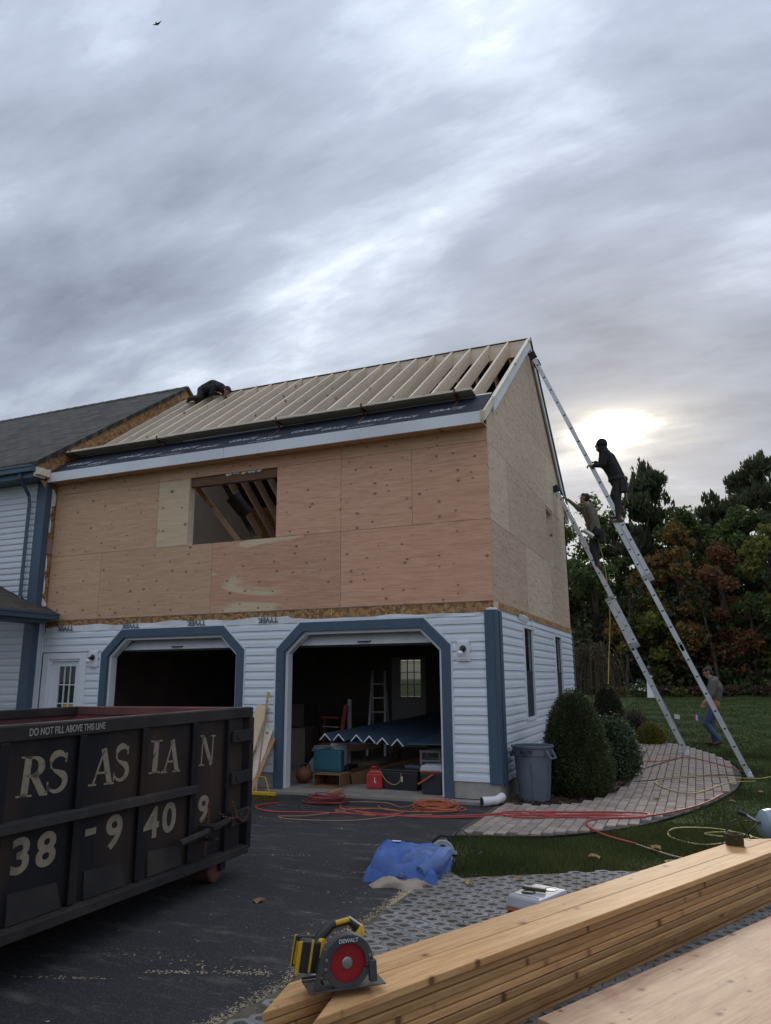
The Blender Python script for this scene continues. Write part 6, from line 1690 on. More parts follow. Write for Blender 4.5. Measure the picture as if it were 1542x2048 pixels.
def tarp():
    t = empty('folded_tarp', (0.05, -3.85, 0.006), 0, 'folded blue tarpaulin bundle lying at the lawn corner', 'tarp')
    def C_(l): return [(x-0.05, y+3.85) for x, y in l]
    lump(C_([(-0.13, -4.30), (0.50, -4.22), (0.40, -3.42), (-0.34, -3.55)]), 0.0, 0.12, seed=1, soft=0.12).build('lower_fold', MT['tarp'], t, smooth=True, angle=80)
    lump(C_([(-0.10, -4.27), (0.46, -4.19), (0.38, -3.45), (-0.32, -3.58)]), 0.05, 0.115, seed=2, soft=0.16).build('middle_fold', MT['tarp'], t, smooth=True, angle=80)
    lump(C_([(-0.06, -4.20), (0.28, -4.17), (0.27, -3.47), (-0.30, -3.56)]), 0.11, 0.085, seed=3, soft=0.18).build('upper_fold', MT['tarp'], t, smooth=True, angle=80)
    lump(C_([(0.16, -4.18), (0.42, -4.15), (0.40, -3.72), (0.20, -3.66)]), 0.10, 0.10, seed=5, soft=0.2, wav=0.03).build('loose_flap', MT['tarp2'], t, smooth=True, angle=80)
    rl = MB(); rl.tube([(0.30, -0.36, 0.09), (0.38, -0.20, 0.12), (0.36, 0.05, 0.14), (0.33, 0.3, 0.12)], [0.05, 0.07, 0.075, 0.05], 10); rl.build('rolled_edge', MT['tarp2'], t, smooth=True)
    MB().tube([(0.15+0.012*cos(a), -0.402, 0.07+0.012*sin(a)) for a in np.linspace(0, 2*pi, 12, endpoint=False)], 0.004, 5, closed=True).build('grommet', MT['steel'], t)
    MB().box(-0.16, -0.08, 0.16, 0.19, 0.205, 0.21).build('paper_label', MT['white'], t)
tarp()
o = lump([(0.0, -4.46), (0.42, -4.36), (0.46, -4.15), (-0.04, -4.18)], 0.006, 0.035, 24, 14, 8, 0.2, 0.03).build('drop_cloth', mat('dirty_canvas', (0.34, 0.27, 0.22), 0.9, 0.2, 6, bump=0.4, bscale=20), None, smooth=True, angle=80)
tag(o, 'crumpled beige drop cloth poking out under the blue tarp', 'cloth')
def second_saw():
    t = empty('corded_saw', (0.20, -3.16, 0.004), radians(20), 'pale grey corded saw half hidden behind the blue tarp', 'saw')
    G = mat('pale_grey_casting', (0.40, 0.42, 0.42), 0.5, 0.15, 9)
    mb = MB(); n = 30
    pts = [(0.115*cos(pi*i/n), 0.03+0.115*sin(pi*i/n)) for i in range(n+1)]
    mb.prism(pts, lambda a, b, s: (a, s, b), -0.03, 0.0); mb.build('guard', G, t, bevel=0.004)
    mb = MB(); mb.prism([(0.05*cos(2*pi*i/20), 0.055+0.05*sin(2*pi*i/20)) for i in range(20)], lambda a, b, s: (a, s, b), -0.036, -0.03); mb.build('blade_washer', MT['black'], t)
    MB().box(-0.15, 0.14, -0.05, 0.10, 0.02, 0.026).build('base_plate', MT['steel'], t)
    MB().tube([(0.02, 0.02, 0.08), (0.02, 0.14, 0.08)], 0.05, 12).build('motor', MT['black'], t, smooth=True)
    MB().tube([(0.08, 0.04, 0.1), (0.06, 0.04, 0.17), (-0.02, 0.04, 0.18), (-0.10, 0.04, 0.12)], 0.018, 8).build('handle', MT['black'], t, smooth=True)
    c = smooth_line([(0.1, 0.05, 0.12), (0.16, 0.02, 0.22), (0.24, -0.03, 0.20), (0.30, -0.06, 0.06), (0.34, -0.02, 0.02), (0.38, 0.1, 0.02)], 6)
    MB().tube(c, 0.006, 5).build('power_cord', MT['black'], t, smooth=True)
second_saw()

# ================================================================ cords and hoses on the ground
def hose(name, pts, r, m, label, k=6, cat='hose', lift=0.0):
    P = []
    for p in pts:
        x, y = p[0], p[1]; dz = p[2] if len(p) > 2 else None
        gz = ground_z(x, y)
        base = 0.004
        if inside(WALK, x, y): base = 0.036
        elif x > 0.05 and y > -4: base = 0.02
        P.append((x, y, (gz+base+r+lift) if dz is None else dz))
    o = MB().tube(smooth_line(P, k), r, 6).build(name, m, smooth=True)
    return tag(o, label, cat)
def coil(name, cx, cy, r, loops, tube_r, m, label, squash=0.75, tail=None, seed=1):
    R_ = random.Random(seed)
    P = []
    for k in range(loops):
        rr = r*R_.uniform(0.55, 1.05); ox, oy = R_.uniform(-.1, .1)*r, R_.uniform(-.1, .1)*r; z = 0.012+0.09*k/loops
        for i in range(14):
            a = 2*pi*i/14+k*0.3
            f = 1+0.08*sin(2*a+k)
            P.append((cx+ox+rr*f*cos(a), cy+oy+rr*f*squash*sin(a), z+R_.uniform(0, 0.012)))
    P = P[::-1]
    if tail: P += [(x, y, 0.012) for x, y in tail]
    o = MB().tube(smooth_line(P, 2), tube_r, 5).build(name, m, smooth=True)
    return tag(o, label, 'cord')
MT['cord_o'] = mat('orange_cord', (0.50, 0.14, 0.06), 0.55, 0.15)
MT['cord_r'] = mat('dark_red_hose', (0.22, 0.045, 0.045), 0.55, 0.2)
MT['hose_r'] = mat('red_air_hose', (0.40, 0.05, 0.045), 0.5, 0.15)
MT['hose_y'] = mat('yellow_air_hose', (0.38, 0.29, 0.07), 0.55, 0.15)
MT['cord_t'] = mat('tan_cord', (0.36, 0.21, 0.13), 0.6, 0.15)
MT['cord_b'] = mat('black_cord', (0.02, 0.018, 0.016), 0.6, 0.15)
coil('extension_cord_coil', -0.69, -0.72, 0.33, 13, 0.0065, MT['cord_o'], 'orange extension cord coiled in front of the right door jamb', 0.8, [(-0.9, -1.05), (-1.3, -1.0), (-1.5, -0.75)], 2)
coil('hose_coil', -2.28, -0.78, 0.30, 11, 0.008, MT['cord_r'], 'dark red hose coiled on the asphalt before the open garage', 0.8, [(-1.9, -1.0), (-1.6, -1.1)], 3)
hose('power_cable', [(-1.05, -0.30), (-1.15, -0.75), (-1.5, -0.5), (-2.0, -0.62), (-1.95, -1.0), (-1.75, -1.25), (-2.05, -1.75), (-2.35, -1.9), (-2.1, -2.02), (-1.4, -1.85), (-0.95, -1.35), (-0.6, -1.15)], 0.0065, MT['cord_t'], 'thin tan cord looping over the asphalt between the two coils', cat='cord')
hose('power_cable', [(-1.5, -1.0), (-1.9, -1.25), (-1.3, -1.45), (-1.0, -1.1), (-1.4, -0.95), (-1.75, -1.15), (-1.1, -1.4), (-0.5, -1.2)], 0.0065, MT['cord_o'], 'orange cord with a small loop left of the orange coil', cat='cord')
hose('air_hose', [(-2.9, -1.0), (-3.0, -1.4), (-2.6, -1.65), (-2.0, -1.5), (-1.2, -1.42), (-0.4, -1.3), (0.5, -1.0), (1.2, -0.75), (1.9, -0.5), (1.75, -0.32), (1.1, -0.55), (0.55, -0.75), (0.9, -0.95), (1.6, -0.75), (2.05, -0.35), (2.5, 0.55), (2.8, 1.6)], 0.010, MT['hose_r'], 'red air hose running from the asphalt over the front pavers')
hose('air_hose', [(-1.8, -1.2), (-0.8, -1.35), (0.1, -1.1), (0.3, -0.8), (0.75, -0.72), (0.95, -0.95), (0.5, -1.15), (0.2, -0.95), (0.8, -0.85), (1.5, -0.55), (1.9, -0.62), (1.4, -0.9), (1.3, -1.3), (1.55, -1.75), (1.9, -2.1)], 0.010, MT['hose_r'], 'red air hose doubled in loops on the front pavers')
hose('air_hose', [(1.9, -2.1), (2.2, -2.45), (2.38, -2.62), (2.2, -2.75), (2.35, -2.85), (2.6, -2.6), (2.9, -1.8), (3.05, -1.75)], 0.007, MT['cord_t'], 'thin tan hose curling on the grass behind the boards')
hose('air_hose', [(3.1, -1.45), (2.7, -1.0), (2.25, -1.1), (2.2, -1.6), (2.5, -1.9), (2.8, -1.65), (3.0, -1.3), (2.75, -1.15), (2.55, -1.35), (3.05, -1.5)], 0.008, MT['hose_y'], 'yellow air hose looped on the grass by the compressor')
hose('air_hose', [(3.3, 3.0), (2.9, 2.6), (2.4, 1.5), (2.0, 1.9), (1.9, 2.6), (2.6, 3.2), (3.3, 3.25), (3.6, 3.6)], 0.008, MT['hose_y'], 'yellow air hose in a long bight across the round pavers')
hose('black_cable', [(1.35, 2.2), (1.8, 2.6), (2.2, 3.0), (2.8, 3.4), (3.2, 3.5)], 0.008, MT['cord_b'], 'black cord crossing the round pavers to the ladder foot', cat='cord')
hose('air_hose', [(1.2, 4.6), (1.8, 4.8), (2.3, 5.4), (2.9, 4.5), (3.2, 3.9)], 0.008, MT['hose_r'], 'thin red hose crossing the pavers between the ladder feet')
hose('rope', [(1.5, 3.4), (1.7, 4.1), (2.2, 5.5)], 0.008, MT['cord_b'], 'dark rope lying from the planting bed to the short ladder', cat='rope')
# hoses that hang from the ladders
hose('hanging_hose', [(0.86, 5.95, 4.60), (0.98, 5.85, 4.0), (1.02, 5.8, 3.0), (0.95, 5.6, 2.0), (0.92, 5.2, 1.3), (0.85, 4.95, 1.0), (0.90, 4.75, 0.7)], 0.010, mat('bright_yellow_hose', (0.42, 0.33, 0.06), 0.5, 0.1), 'yellow air hose hanging straight down from the nail gun')
hose('pull_rope', [(1.05, 5.95, 3.2), (1.3, 5.7, 2.0), (1.5, 5.4, 0.9), (1.62, 4.9, 0.2), (1.8, 4.3, 0.12)], 0.006, MT['cord_b'], 'thin dark rope hanging slack from the short ladder', cat='rope')
hose('pull_rope', [(0.62, 5.2, 2.6), (0.65, 5.0, 1.2), (0.7, 4.8, 0.3)], 0.005, MT['cord_b'], 'thin dark rope hanging beside the siding', cat='rope')

# ================================================================ beside the garage
def trash_can():
    t = empty('trash_can', (0.37, 0.43, 0.006), radians(-25), 'round grey plastic trash can with side handles by the spruce', 'trash can')
    G = mat('blue_grey_can_plastic', (0.125, 0.145, 0.18), 0.55, 0.12, 4.0, alt=(0.085, 0.10, 0.14))
    H = 0.74
    prof = [(0.205, 0), (0.215, 0.01), (0.235, 0.25), (0.25, 0.48), (0.262, 0.60), (0.275, 0.61), (0.280, H-0.04), (0.297, H-0.03), (0.30, H-0.005), (0.292, H), (0.272, H-0.005), (0.262, H-0.08), (0.20, 0.02)]
    MB().lathe(prof, 36).build('body', G, t, smooth=True, angle=40)
    for s in (-1, 1):
        MB().tube([(s*0.275, -0.07, H-0.06), (s*0.345, -0.06, H-0.16), (s*0.345, 0.06, H-0.16), (s*0.275, 0.07, H-0.06)], 0.018, 6).build('handle', G, t, smooth=True)
    for a in (-60, -125, 0, 60, 120, 180):
        c, s = cos(radians(a)), sin(radians(a))
        MB().tube([(0.222*c, 0.222*s, 0.06), (0.240*c, 0.240*s, 0.30), (0.254*c, 0.254*s, 0.50)], 0.009, 5).build('side_rib', G, t, smooth=True)
    me = text_mesh('BRUTE', 0.062, 0.001, 0.002, 1.0); me.materials.append(MT['black'])
    n = len(me.vertices)
    for v in me.vertices:
        a = radians(-92)+(v.co.x)/0.282; r = 0.2825+v.co.z*0.5
        v.co = Vector((r*cos(a), r*sin(a), 0.635+v.co.y))
    link('brand_text', me, t)
    me = text_mesh('BRUTE', 0.026, 0.001, 0.001, 1.0); me.materials.append(MT['black'])
    for v in me.vertices:
        a = radians(-86)+(v.co.x)/0.282; r = 0.282+v.co.z*0.5
        v.co = Vector((r*cos(a), r*sin(a), 0.605+v.co.y))
    link('brand_text', me, t)
    for z in (0.33, 0.42, 0.50): MB().tube([(0.2525*cos(radians(a))*(0.94+0.12*z), 0.2525*sin(radians(a))*(0.94+0.12*z), z) for a in (-150, -144, -138)], 0.012, 4).build('blue_paint_mark', MT['stickb'], t)
trash_can()
def pvc():
    t = empty('drain_elbow', (-0.08, -0.12, 0.004), 0, 'loose white plastic drain elbow lying by the foundation corner', 'pipe')
    Wp = mat('white_pvc', (0.72, 0.72, 0.70), 0.35, 0.08, 12, alt=(0.5, 0.48, 0.44), altpos=(0.6, 0.8))
    m = MB(); m.tube([(-0.10, -0.20, 0.062), (-0.02, -0.14, 0.062)], 0.062, 18, cap=False); m.tube([(-0.10, -0.20, 0.062), (-0.02, -0.14, 0.062)], 0.054, 18, cap=False); m.build('socket', Wp, t, smooth=True, angle=60)
    MB().tube([(-0.02, -0.14, 0.064), (0.06, -0.08, 0.07), (0.10, 0.0, 0.09), (0.11, 0.06, 0.10)], 0.056, 18).build('bend', Wp, t, smooth=True, angle=60)
    MB().tube([(-0.105, -0.204, 0.062), (-0.09, -0.192, 0.062)], 0.054, 18).build('bore_shade', MT['darkgap'], t)  # black plug paints the shade inside the open socket
pvc()
def broom():
    t = empty('push_broom', (-3.30, -0.90, 0.006), 0, 'yellow push broom leaning on the siding between the garage doors', 'broom')
    Y = mat('yellow_broom', (0.48, 0.33, 0.02), 0.6, 0.15, 9)
    MB().box(-0.33, 0.31, -0.035, 0.035, 0.075, 0.12).build('broom_block', Y, t, bevel=0.006)
    b = MB()
    for i in range(44):
        for j in range(4):
            x = -0.32+i*0.0145; y = -0.027+j*0.018
            b.tube([(x, y, 0.075), (x+RNG.uniform(-.012, .012), y*1.3, 0.0)], 0.004, 3)
    o = b.build('bristles', mat('yellow_black_bristle', (0.14, 0.10, 0.015), 0.8, 0.5, 40), t); tag(o, kind='stuff')
    MB().tube([(-0.02, 0, 0.11), (-0.36, 0.80, 1.36)], 0.013, 8).build('handle', MT['stud'], t, smooth=True)
    MB().tube([(-0.35, 0.78, 1.33), (-0.39, 0.87, 1.47)], 0.017, 8).build('grip', Y, t, smooth=True)
    for s in (-1, 1): MB().tube([(s*0.2, 0, 0.12), (s*0.08, 0.08, 0.30), (-0.075, 0.13, 0.31)], 0.007, 5).build('brace', Y, t, smooth=True)
broom()
def leaning(x, y0, z1, w, tt, dx, label, m, dy=0.0):
    o = MB().bar((0, 0, 0), (dx, -y0-0.04, z1), w, tt, up=(0, 1, 0)).build('scrap_board', m, None, (x, y0, 0.03))
    tag(o, label, 'board', 'scrap boards leaning on the siding')
leaning(-3.97, -0.45, 1.25, 0.20, 0.02, 0.20, 'tall narrow pale scrap board with pointed look behind the dumpster', MT['ply_pale'])
leaning(-3.78, -0.40, 0.88, 0.17, 0.03, 0.12, 'tan plank scrap directly behind the broom handle', MT['lumber'])
leaning(-3.95, -0.75, 0.62, 0.16, 0.02, 0.02, 'short white scrap board beside the dumpster end', MT['ply_pale'])
leaning(-3.66, -0.50, 0.75, 0.07, 0.03, 0.10, 'slim brown stick leaning beside the broom', MT['stud'])

# compressor at the right edge
def compressor():
    t = empty('air_compressor', (3.42, -1.75, 0.0), radians(20), 'blue grey air compressor tank standing on the grass', 'compressor')
    G = mat('blue_grey_tank', (0.25, 0.31, 0.36), 0.4, 0.1, 5, spec=0.5)
    Mx = Matrix.Rotation(radians(90), 3, 'Y')
    MB().lathe([(0.02, -0.40), (0.10, -0.385), (0.145, -0.34), (0.155, -0.28), (0.155, 0.28), (0.145, 0.34), (0.10, 0.385), (0.02, 0.40)], 24, (0, 0, 0.24), M=Mx).build('tank', G, t, smooth=True)
    for x in (-0.25, 0.25):
        for y in (-0.1, 0.1): MB().bar((x, y, 0.02), (x, y*0.8, 0.15), 0.03, 0.02).build('leg', MT['black'], t)
    MB().box(-0.12, 0.2, -0.1, 0.1, 0.40, 0.58).build('pump', MT['black'], t, bevel=0.02)
    MB().tube([(-0.38, -0.02, 0.26), (-0.46, -0.03, 0.30), (-0.52, -0.02, 0.34)], 0.016, 8).build('outlet_valve', MT['steel'], t, smooth=True)
    MB().tube([(-0.52, -0.02, 0.34), (-0.60, -0.03, 0.37)], 0.02, 8).build('hose_coupling', MT['black'], t)
    MB().box(-0.22, -0.06, -0.158, -0.152, 0.20, 0.30).build('label_plate', MT['sticker'], t)
compressor()
hose('black_cable', [(3.0, -1.95), (2.85, -2.0, 0.30), (2.7, -2.1, 0.1), (2.78, -2.05, 0.02), (2.95, -2.0, 0.2), (3.1, -1.9, 0.3)], 0.006, MT['cord_b'], 'black cord tangled below the compressor valve', cat='cord')

# bird and wires
def bird():
    p = Vector(CAM_POS)+pix_dir(313, 47).normalized()*120
    t = MB().add([(0, 0, 0), (0.8, 0.1, 0.25), (0.3, 0.2, 0.02), (-0.8, 0.1, 0.25), (-0.3, 0.2, 0.02), (0, 0.35, 0.05), (0, -0.25, 0.02), (0, 0.1, -0.12)], [(0, 1, 2), (0, 4, 3), (6, 2, 5, 4), (6, 7, 5, 2), (6, 4, 5, 7)])
    o = t.build('bird', MT['black'], None, tuple(p)); tag(o, 'tiny dark bird gliding high under the clouds', 'bird')
bird()
# ================================================================ things in the garage
GZ = 0.046
def case():
    t = empty('tool_case', (-2.98, 0.72, 0.23), radians(-4), 'teal plastic tool case perched on a cardboard box', 'case')
    T = mat('teal_case_plastic', (0.025, 0.13, 0.17), 0.5, 0.12, 5)
    MB().box(-0.255, 0.255, -0.07, 0.07, 0, 0.33).build('shell', T, t, bevel=0.025)
    MB().box(-0.21, 0.21, -0.078, -0.068, 0.04, 0.29).build('front_panel', T, t, bevel=0.01)
    MB().tube([(-0.08, 0, 0.325), (-0.075, 0, 0.36), (0.075, 0, 0.36), (0.08, 0, 0.325)], 0.012, 6).build('handle', T, t, smooth=True)
    for x in (-0.16, 0.16): MB().box(x-0.025, x+0.025, -0.084, -0.07, 0.28, 0.34).build('latch', T, t, bevel=0.004)
case()
def cardboard():
    t = empty('cardboard_box', (-2.9, 0.55, GZ), 0, 'open brown cardboard box lying on its side under the teal case', 'box')
    K = mat('brown_card', (0.25, 0.15, 0.075), 0.85, 0.15, 6); KD = K
    MB().box(-0.20, 0.27, -0.15, 0.30, 0, 0.006).build('bottom_panel', K, t)
    MB().box(-0.20, 0.27, -0.15, 0.30, 0.170, 0.180).build('top_panel', K, t)
    MB().hexa([(-0.20, -0.15, 0.006), (-0.19, -0.15, 0.006), (-0.19, 0.30, 0.006), (-0.20, 0.30, 0.006), (-0.20, -0.15, 0.17), (-0.19, -0.15, 0.17), (-0.19, 0.30, 0.17), (-0.20, 0.30, 0.17)]).build('side_panel', K, t)
    MB().box(0.26, 0.27, -0.15, 0.30, 0.006, 0.17).build('side_panel', K, t)
    MB().box(-0.19, 0.26, 0.29, 0.30, 0.006, 0.17).build('back_panel', K, t)
    MB().hexa([(-0.26, -0.37, 0.0), (0.22, -0.37, 0.0), (0.26, -0.15, 0.0), (-0.2, -0.15, 0.0), (-0.26, -0.37, 0.006), (0.22, -0.37, 0.006), (0.26, -0.15, 0.006), (-0.2, -0.15, 0.006)]).build('flap', K, t)
    MB().hexa([(0.27, -0.15, 0.0), (0.275, -0.15, 0.0), (0.36, -0.34, 0.0), (0.355, -0.34, 0.0), (0.27, -0.15, 0.17), (0.275, -0.15, 0.17), (0.36, -0.34, 0.15), (0.355, -0.34, 0.15)]).build('flap', K, t)
cardboard()
o = MB().box(-0.03, 0.03, -0.13, 0.13, 0, 0.05).build('wood_block', MT['fir'], None, (-2.42, -0.16, 0.036), (radians(12), 0, radians(-28)), bevel=0.004); tag(o, 'orange brown wood block tilted on the threshold by the red coil', 'wood')
def bucket(x, y, z, label):
    t = empty('bucket', (x, y, z), 0, label, 'bucket')
    MB().lathe([(0.125, 0), (0.13, 0.01), (0.145, 0.30), (0.155, 0.31), (0.155, 0.325), (0.147, 0.33), (0.147, 0.35), (0.155, 0.355), (0.155, 0.37), (0.14, 0.37), (0.12, 0.02)], 26).build('pail', MT['white'], t, smooth=True, angle=40)
    MB().tube([(0.152*cos(a), 0.152*sin(a), 0.30-0.08*abs(sin(a))) for a in np.linspace(pi, 2*pi, 12)], 0.004, 5).build('bail', MT['steel'], t)
    MB().lathe([(0.0, 0.36), (0.11, 0.37), (0.10, 0.40), (0.02, 0.42)], 12).build('orange_rag', mat('orange_rag', (0.35, 0.14, 0.03), 0.9, 0.3, 12), t)
bucket(-3.0, 1.15, GZ+0.24, 'white plastic bucket with orange rag behind the teal case')
o = MB().box(-0.25, 0.25, -0.2, 0.2, 0, 0.238).build('storage_tote', MT['navy_pl'], None, (-3.02, 1.2, GZ), bevel=0.02); tag(o, 'dark tote under the white bucket', 'box')
def gascan():
    t = empty('gas_can', (-2.06, 0.48, GZ), radians(8), 'red plastic fuel can standing beside the black bin', 'fuel can')
    Rd = mat('red_can_plastic', (0.42, 0.03, 0.025), 0.45, 0.12, 6)
    MB().hexa([(-0.125, -0.09, 0), (0.125, -0.09, 0), (0.125, 0.09, 0), (-0.125, 0.09, 0), (-0.125, -0.09, 0.22), (0.125, -0.09, 0.22), (0.125, 0.09, 0.22), (-0.125, 0.09, 0.22)]).hexa([(-0.124, -0.088, 0.219), (0.124, -0.088, 0.219), (0.124, 0.088, 0.219), (-0.124, 0.088, 0.219), (-0.07, -0.06, 0.275), (0.075, -0.06, 0.275), (0.075, 0.06, 0.275), (-0.07, 0.06, 0.275)]).build('tank', Rd, t, bevel=0.018)
    MB().tube([(-0.07, 0, 0.27), (-0.06, 0, 0.31), (0.06, 0, 0.31), (0.08, 0, 0.27)], 0.014, 8).build('handle', Rd, t, smooth=True)
    MB().tube([(0.045, 0, 0.27), (0.045, 0, 0.33)], 0.028, 10).build('cap', MT['black'], t, smooth=True)
    MB().box(0.0, 0.012, -0.0935, -0.090, 0.09, 0.17).box(0.012, 0.03, -0.0935, -0.090, 0.09, 0.105).build('moulded_mark', MT['sticker'], t)
gascan()
def blackbin():
    t = empty('storage_bin', (-1.62, 0.62, GZ), radians(-6), 'black storage bin with looped cord between fuel can and cooler', 'box')
    MB().hexa([(-0.30, -0.2, 0), (0.28, -0.2, 0), (0.28, 0.2, 0), (-0.30, 0.2, 0), (-0.33, -0.22, 0.26), (0.31, -0.22, 0.26), (0.31, 0.22, 0.26), (-0.33, 0.22, 0.26)]).build('tub', MT['black'], t, bevel=0.015)
    MB().box(-0.34, 0.32, -0.23, 0.23, 0.262, 0.295).build('lid', MT['black'], t, bevel=0.012)
    MB().box(0.03, 0.055, -0.222, -0.214, 0.12, 0.2).build('white_tag', MT['sticker'], t)
    MB().tube(smooth_line([(-0.32, -0.235, 0.27), (-0.22, -0.245, 0.14), (-0.08, -0.25, 0.08), (0.02, -0.245, 0.13), (0.04, -0.238, 0.25)], 5), 0.006, 5).build('looped_cord', MT['hose_y'], t)
    MB().box(0.02, 0.30, -0.10, 0.12, 0.297, 0.345).build('flat_case', mat('slate_case', (0.05, 0.07, 0.085), 0.5, 0.1), t, bevel=0.012)
blackbin()
def cooler2():
    t = empty('jug_cooler', (-1.06, 0.28, GZ), radians(3), 'tall charcoal cooler with white lid and orange handle by the jamb', 'cooler')
    MB().hexa([(-0.145, -0.12, 0), (0.145, -0.12, 0), (0.145, 0.12, 0), (-0.145, 0.12, 0), (-0.165, -0.14, 0.30), (0.165, -0.14, 0.30), (0.165, 0.14, 0.30), (-0.165, 0.14, 0.30)]).build('body', MT['navy_pl'], t, bevel=0.02)
    MB().box(-0.168, 0.168, -0.143, 0.143, 0.302, 0.318).build('orange_band', MT['orange_pl'], t, bevel=0.006)
    MB().hexa([(-0.172, -0.147, 0.32), (0.172, -0.147, 0.32), (0.172, 0.147, 0.32), (-0.172, 0.147, 0.32), (-0.15, -0.125, 0.40), (0.15, -0.125, 0.40), (0.15, 0.125, 0.40), (-0.15, 0.125, 0.40)]).build('lid', MT['grey_pl'], t, bevel=0.015)
    MB().bar((-0.19, -0.16, 0.14), (0.04, -0.16, 0.28), 0.025, 0.04, up=(0, 1, 0)).build('handle', MT['orange_pl'], t, bevel=0.006)
cooler2()
def crate(x, y, z, label):
    t = empty('milk_crate', (x, y, z), radians(2), label, 'crate', 'stacked milk crates')
    G = mat('grey_crate_plastic', (0.24, 0.235, 0.23), 0.6, 0.1)
    a, h = 0.165, 0.27
    MB().box(-a, a, -a, a, 0, 0.01).build('floor_panel', G, t)
    for sx in (-1, 1):
        for sy in (-1, 1): MB().box(sx*a-0.015*(sx > 0)*2+0.0, sx*a+0.015*2*(sx < 0), sy*a-0.03*(sy > 0), sy*a+0.03*(sy < 0), 0.01, h).build('corner_post', G, t)
    for z0, z1 in ((0.10, 0.13), (0.235, h+0.002)):
        q = MB(); q.box(-a, a, -a-0.002, -a+0.012, z0, z1).box(-a, a, a-0.012, a+0.002, z0, z1); 
        for s in (-1, 1): MB().box(-a, a, s*a-0.008, s*a+0.008, z0, z1).build('side_rail', G, t); MB().box(s*a-0.008, s*a+0.008, -a, a, z0, z1).build('side_rail', G, t)
    for k in range(9):
        x0 = -a+0.03+k*0.034
        MB().bar((x0, -a, 0.135), (x0+0.02, -a, 0.235), 0.006, 0.006).build('lattice_bar', G, t); MB().bar((x0+0.02, -a, 0.012), (x0, -a, 0.10), 0.006, 0.006).build('lattice_bar', G, t)
crate(-1.30, 0.98, GZ, 'grey milk crate on the floor under another crate')
crate(-1.30, 0.98, GZ+0.275, 'grey milk crate stacked on top of another crate')
crate(-0.95, 1.0, GZ, 'grey milk crate on the floor behind the charcoal cooler')
crate(-0.95, 1.0, GZ+0.275, 'grey milk crate stacked highest behind the charcoal cooler')
# slate blue corner trims laid over crates and bucket, white cut ends to the front
def corner_trim(i, xc, z, L=4.2):
    t = empty('corner_trim', (xc, 0.55, z), radians(-9), 'long slate blue L shaped corner trim with a white cut end', 'trim', 'corner trims laid across the garage')
    mb = MB(); a = 0.115; th = 0.016
    pr = [(-a, -a*0.95), (0, 0.0), (a, -a*0.95), (a-th, -a*0.95-0.004), (0, -th*1.5), (-a+th, -a*0.95-0.004)]
    mb.prism(pr, lambda p, q, s: (p, s, q), 0, L); mb.build('trim_body', MT['blue'], t, rot=(radians(2.5), 0, 0))
    m2 = MB(); m2.prism(pr, lambda p, q, s: (p, s, q), -0.006, -0.0005); m2.build('cut_end', MT['white'], t, rot=(radians(2.5), 0, 0))
for i, (xc, z) in enumerate(((-2.97, 0.83), (-2.73, 0.83), (-2.42, 0.825), (-2.20, 0.81), (-1.98, 0.79), (-1.73, 0.775))): corner_trim(i, xc, z)
# wide sheet of the same trim stacked flat behind
o = MB().hexa([(-3.0, 0.75, 0.66), (-1.0, 0.6, 0.69), (-0.5, 3.6, 0.93), (-2.4, 4.4, 0.93), (-3.0, 0.75, 0.675), (-1.0, 0.6, 0.705), (-0.5, 3.6, 0.945), (-2.4, 4.4, 0.945)]).build('trim_sheet', MT['blue']); tag(o, 'flat slate blue trim sheet lying under the corner trims', 'trim')
for x, y, h, lab in ((-2.5, 3.5, 0.70, 'dark saw horse under the trims near the middle of the garage'), (-1.2, 2.6, 0.70, 'dark saw horse under the trims beside the garage wall')):
    t = empty('saw_horse', (x, y, GZ), 0, lab, 'trestle')
    MB().box(-0.5, 0.5, -0.04, 0.04, h-0.09, h).build('beam', MT['darkwood'], t)
    for sx in (-1, 1):
        for sy in (-1, 1): MB().bar((sx*0.42, sy*0.03, h-0.05), (sx*0.46, sy*0.25, 0.0), 0.06, 0.03).build('leg', MT['darkwood'], t)
# long brown boards on the floor running back
for i, (a, b, z0, z1, lab) in enumerate((((-2.6, 0.75), (-0.6, 2.6), 0.06, 0.55, 'long brown plank sloping up behind the fuel can'), ((-2.9, 1.0), (-1.0, 3.2), 0.07, 0.35, 'long brown plank lying low behind the bins'), ((-4.0, 2.4), (-2.6, 2.0), 0.35, 0.55, 'dark plank resting behind the clutter'))):
    o = MB().bar((a[0], a[1], z0+GZ), (b[0], b[1], z1+GZ), 0.05, 0.2).build('brown_plank', MT['darkwood']); tag(o, lab, 'board')
def handtruck():
    t = empty('hand_truck', (-3.75, 2.5, GZ), radians(-15), 'red hand truck standing deep in the garage', 'hand truck')
    Rd = mat('red_enamel', (0.30, 0.025, 0.02), 0.4, 0.1)
    MB().bar((0.05, 0, 0.1), (0.22, 0.05, 1.15), 0.09, 0.03, up=(0, 1, 0)).build('back_rail', Rd, t)
    MB().bar((-0.30, 0, 0.1), (-0.30, 0.05, 0.95), 0.03, 0.03, up=(0, 1, 0)).build('side_rail', Rd, t)
    MB().bar((-0.34, 0, 0.92), (0.1, 0, 0.92), 0.04, 0.03).build('cross_bar', Rd, t)
    MB().bar((-0.34, 0, 0.75), (0.1, 0, 0.75), 0.02, 0.02).build('cross_bar', MT['steel'], t)
    for x in (-0.28, 0.08): MB().lathe([(0.02, -0.03), (0.12, -0.03), (0.125, 0), (0.12, 0.03), (0.02, 0.03)], 18, (x, 0.05, 0.125), M=Matrix.Rotation(radians(90), 3, 'Y')).build('wheel', MT['black'], t, smooth=True)
handtruck()
o = MB().box(-0.035, 0.035, -0.02, 0.02, 0, 1.25).build('white_post', MT['inside2'], None, (-3.50, 2.6, GZ)); tag(o, 'pale upright post standing beside the red hand truck', 'post')
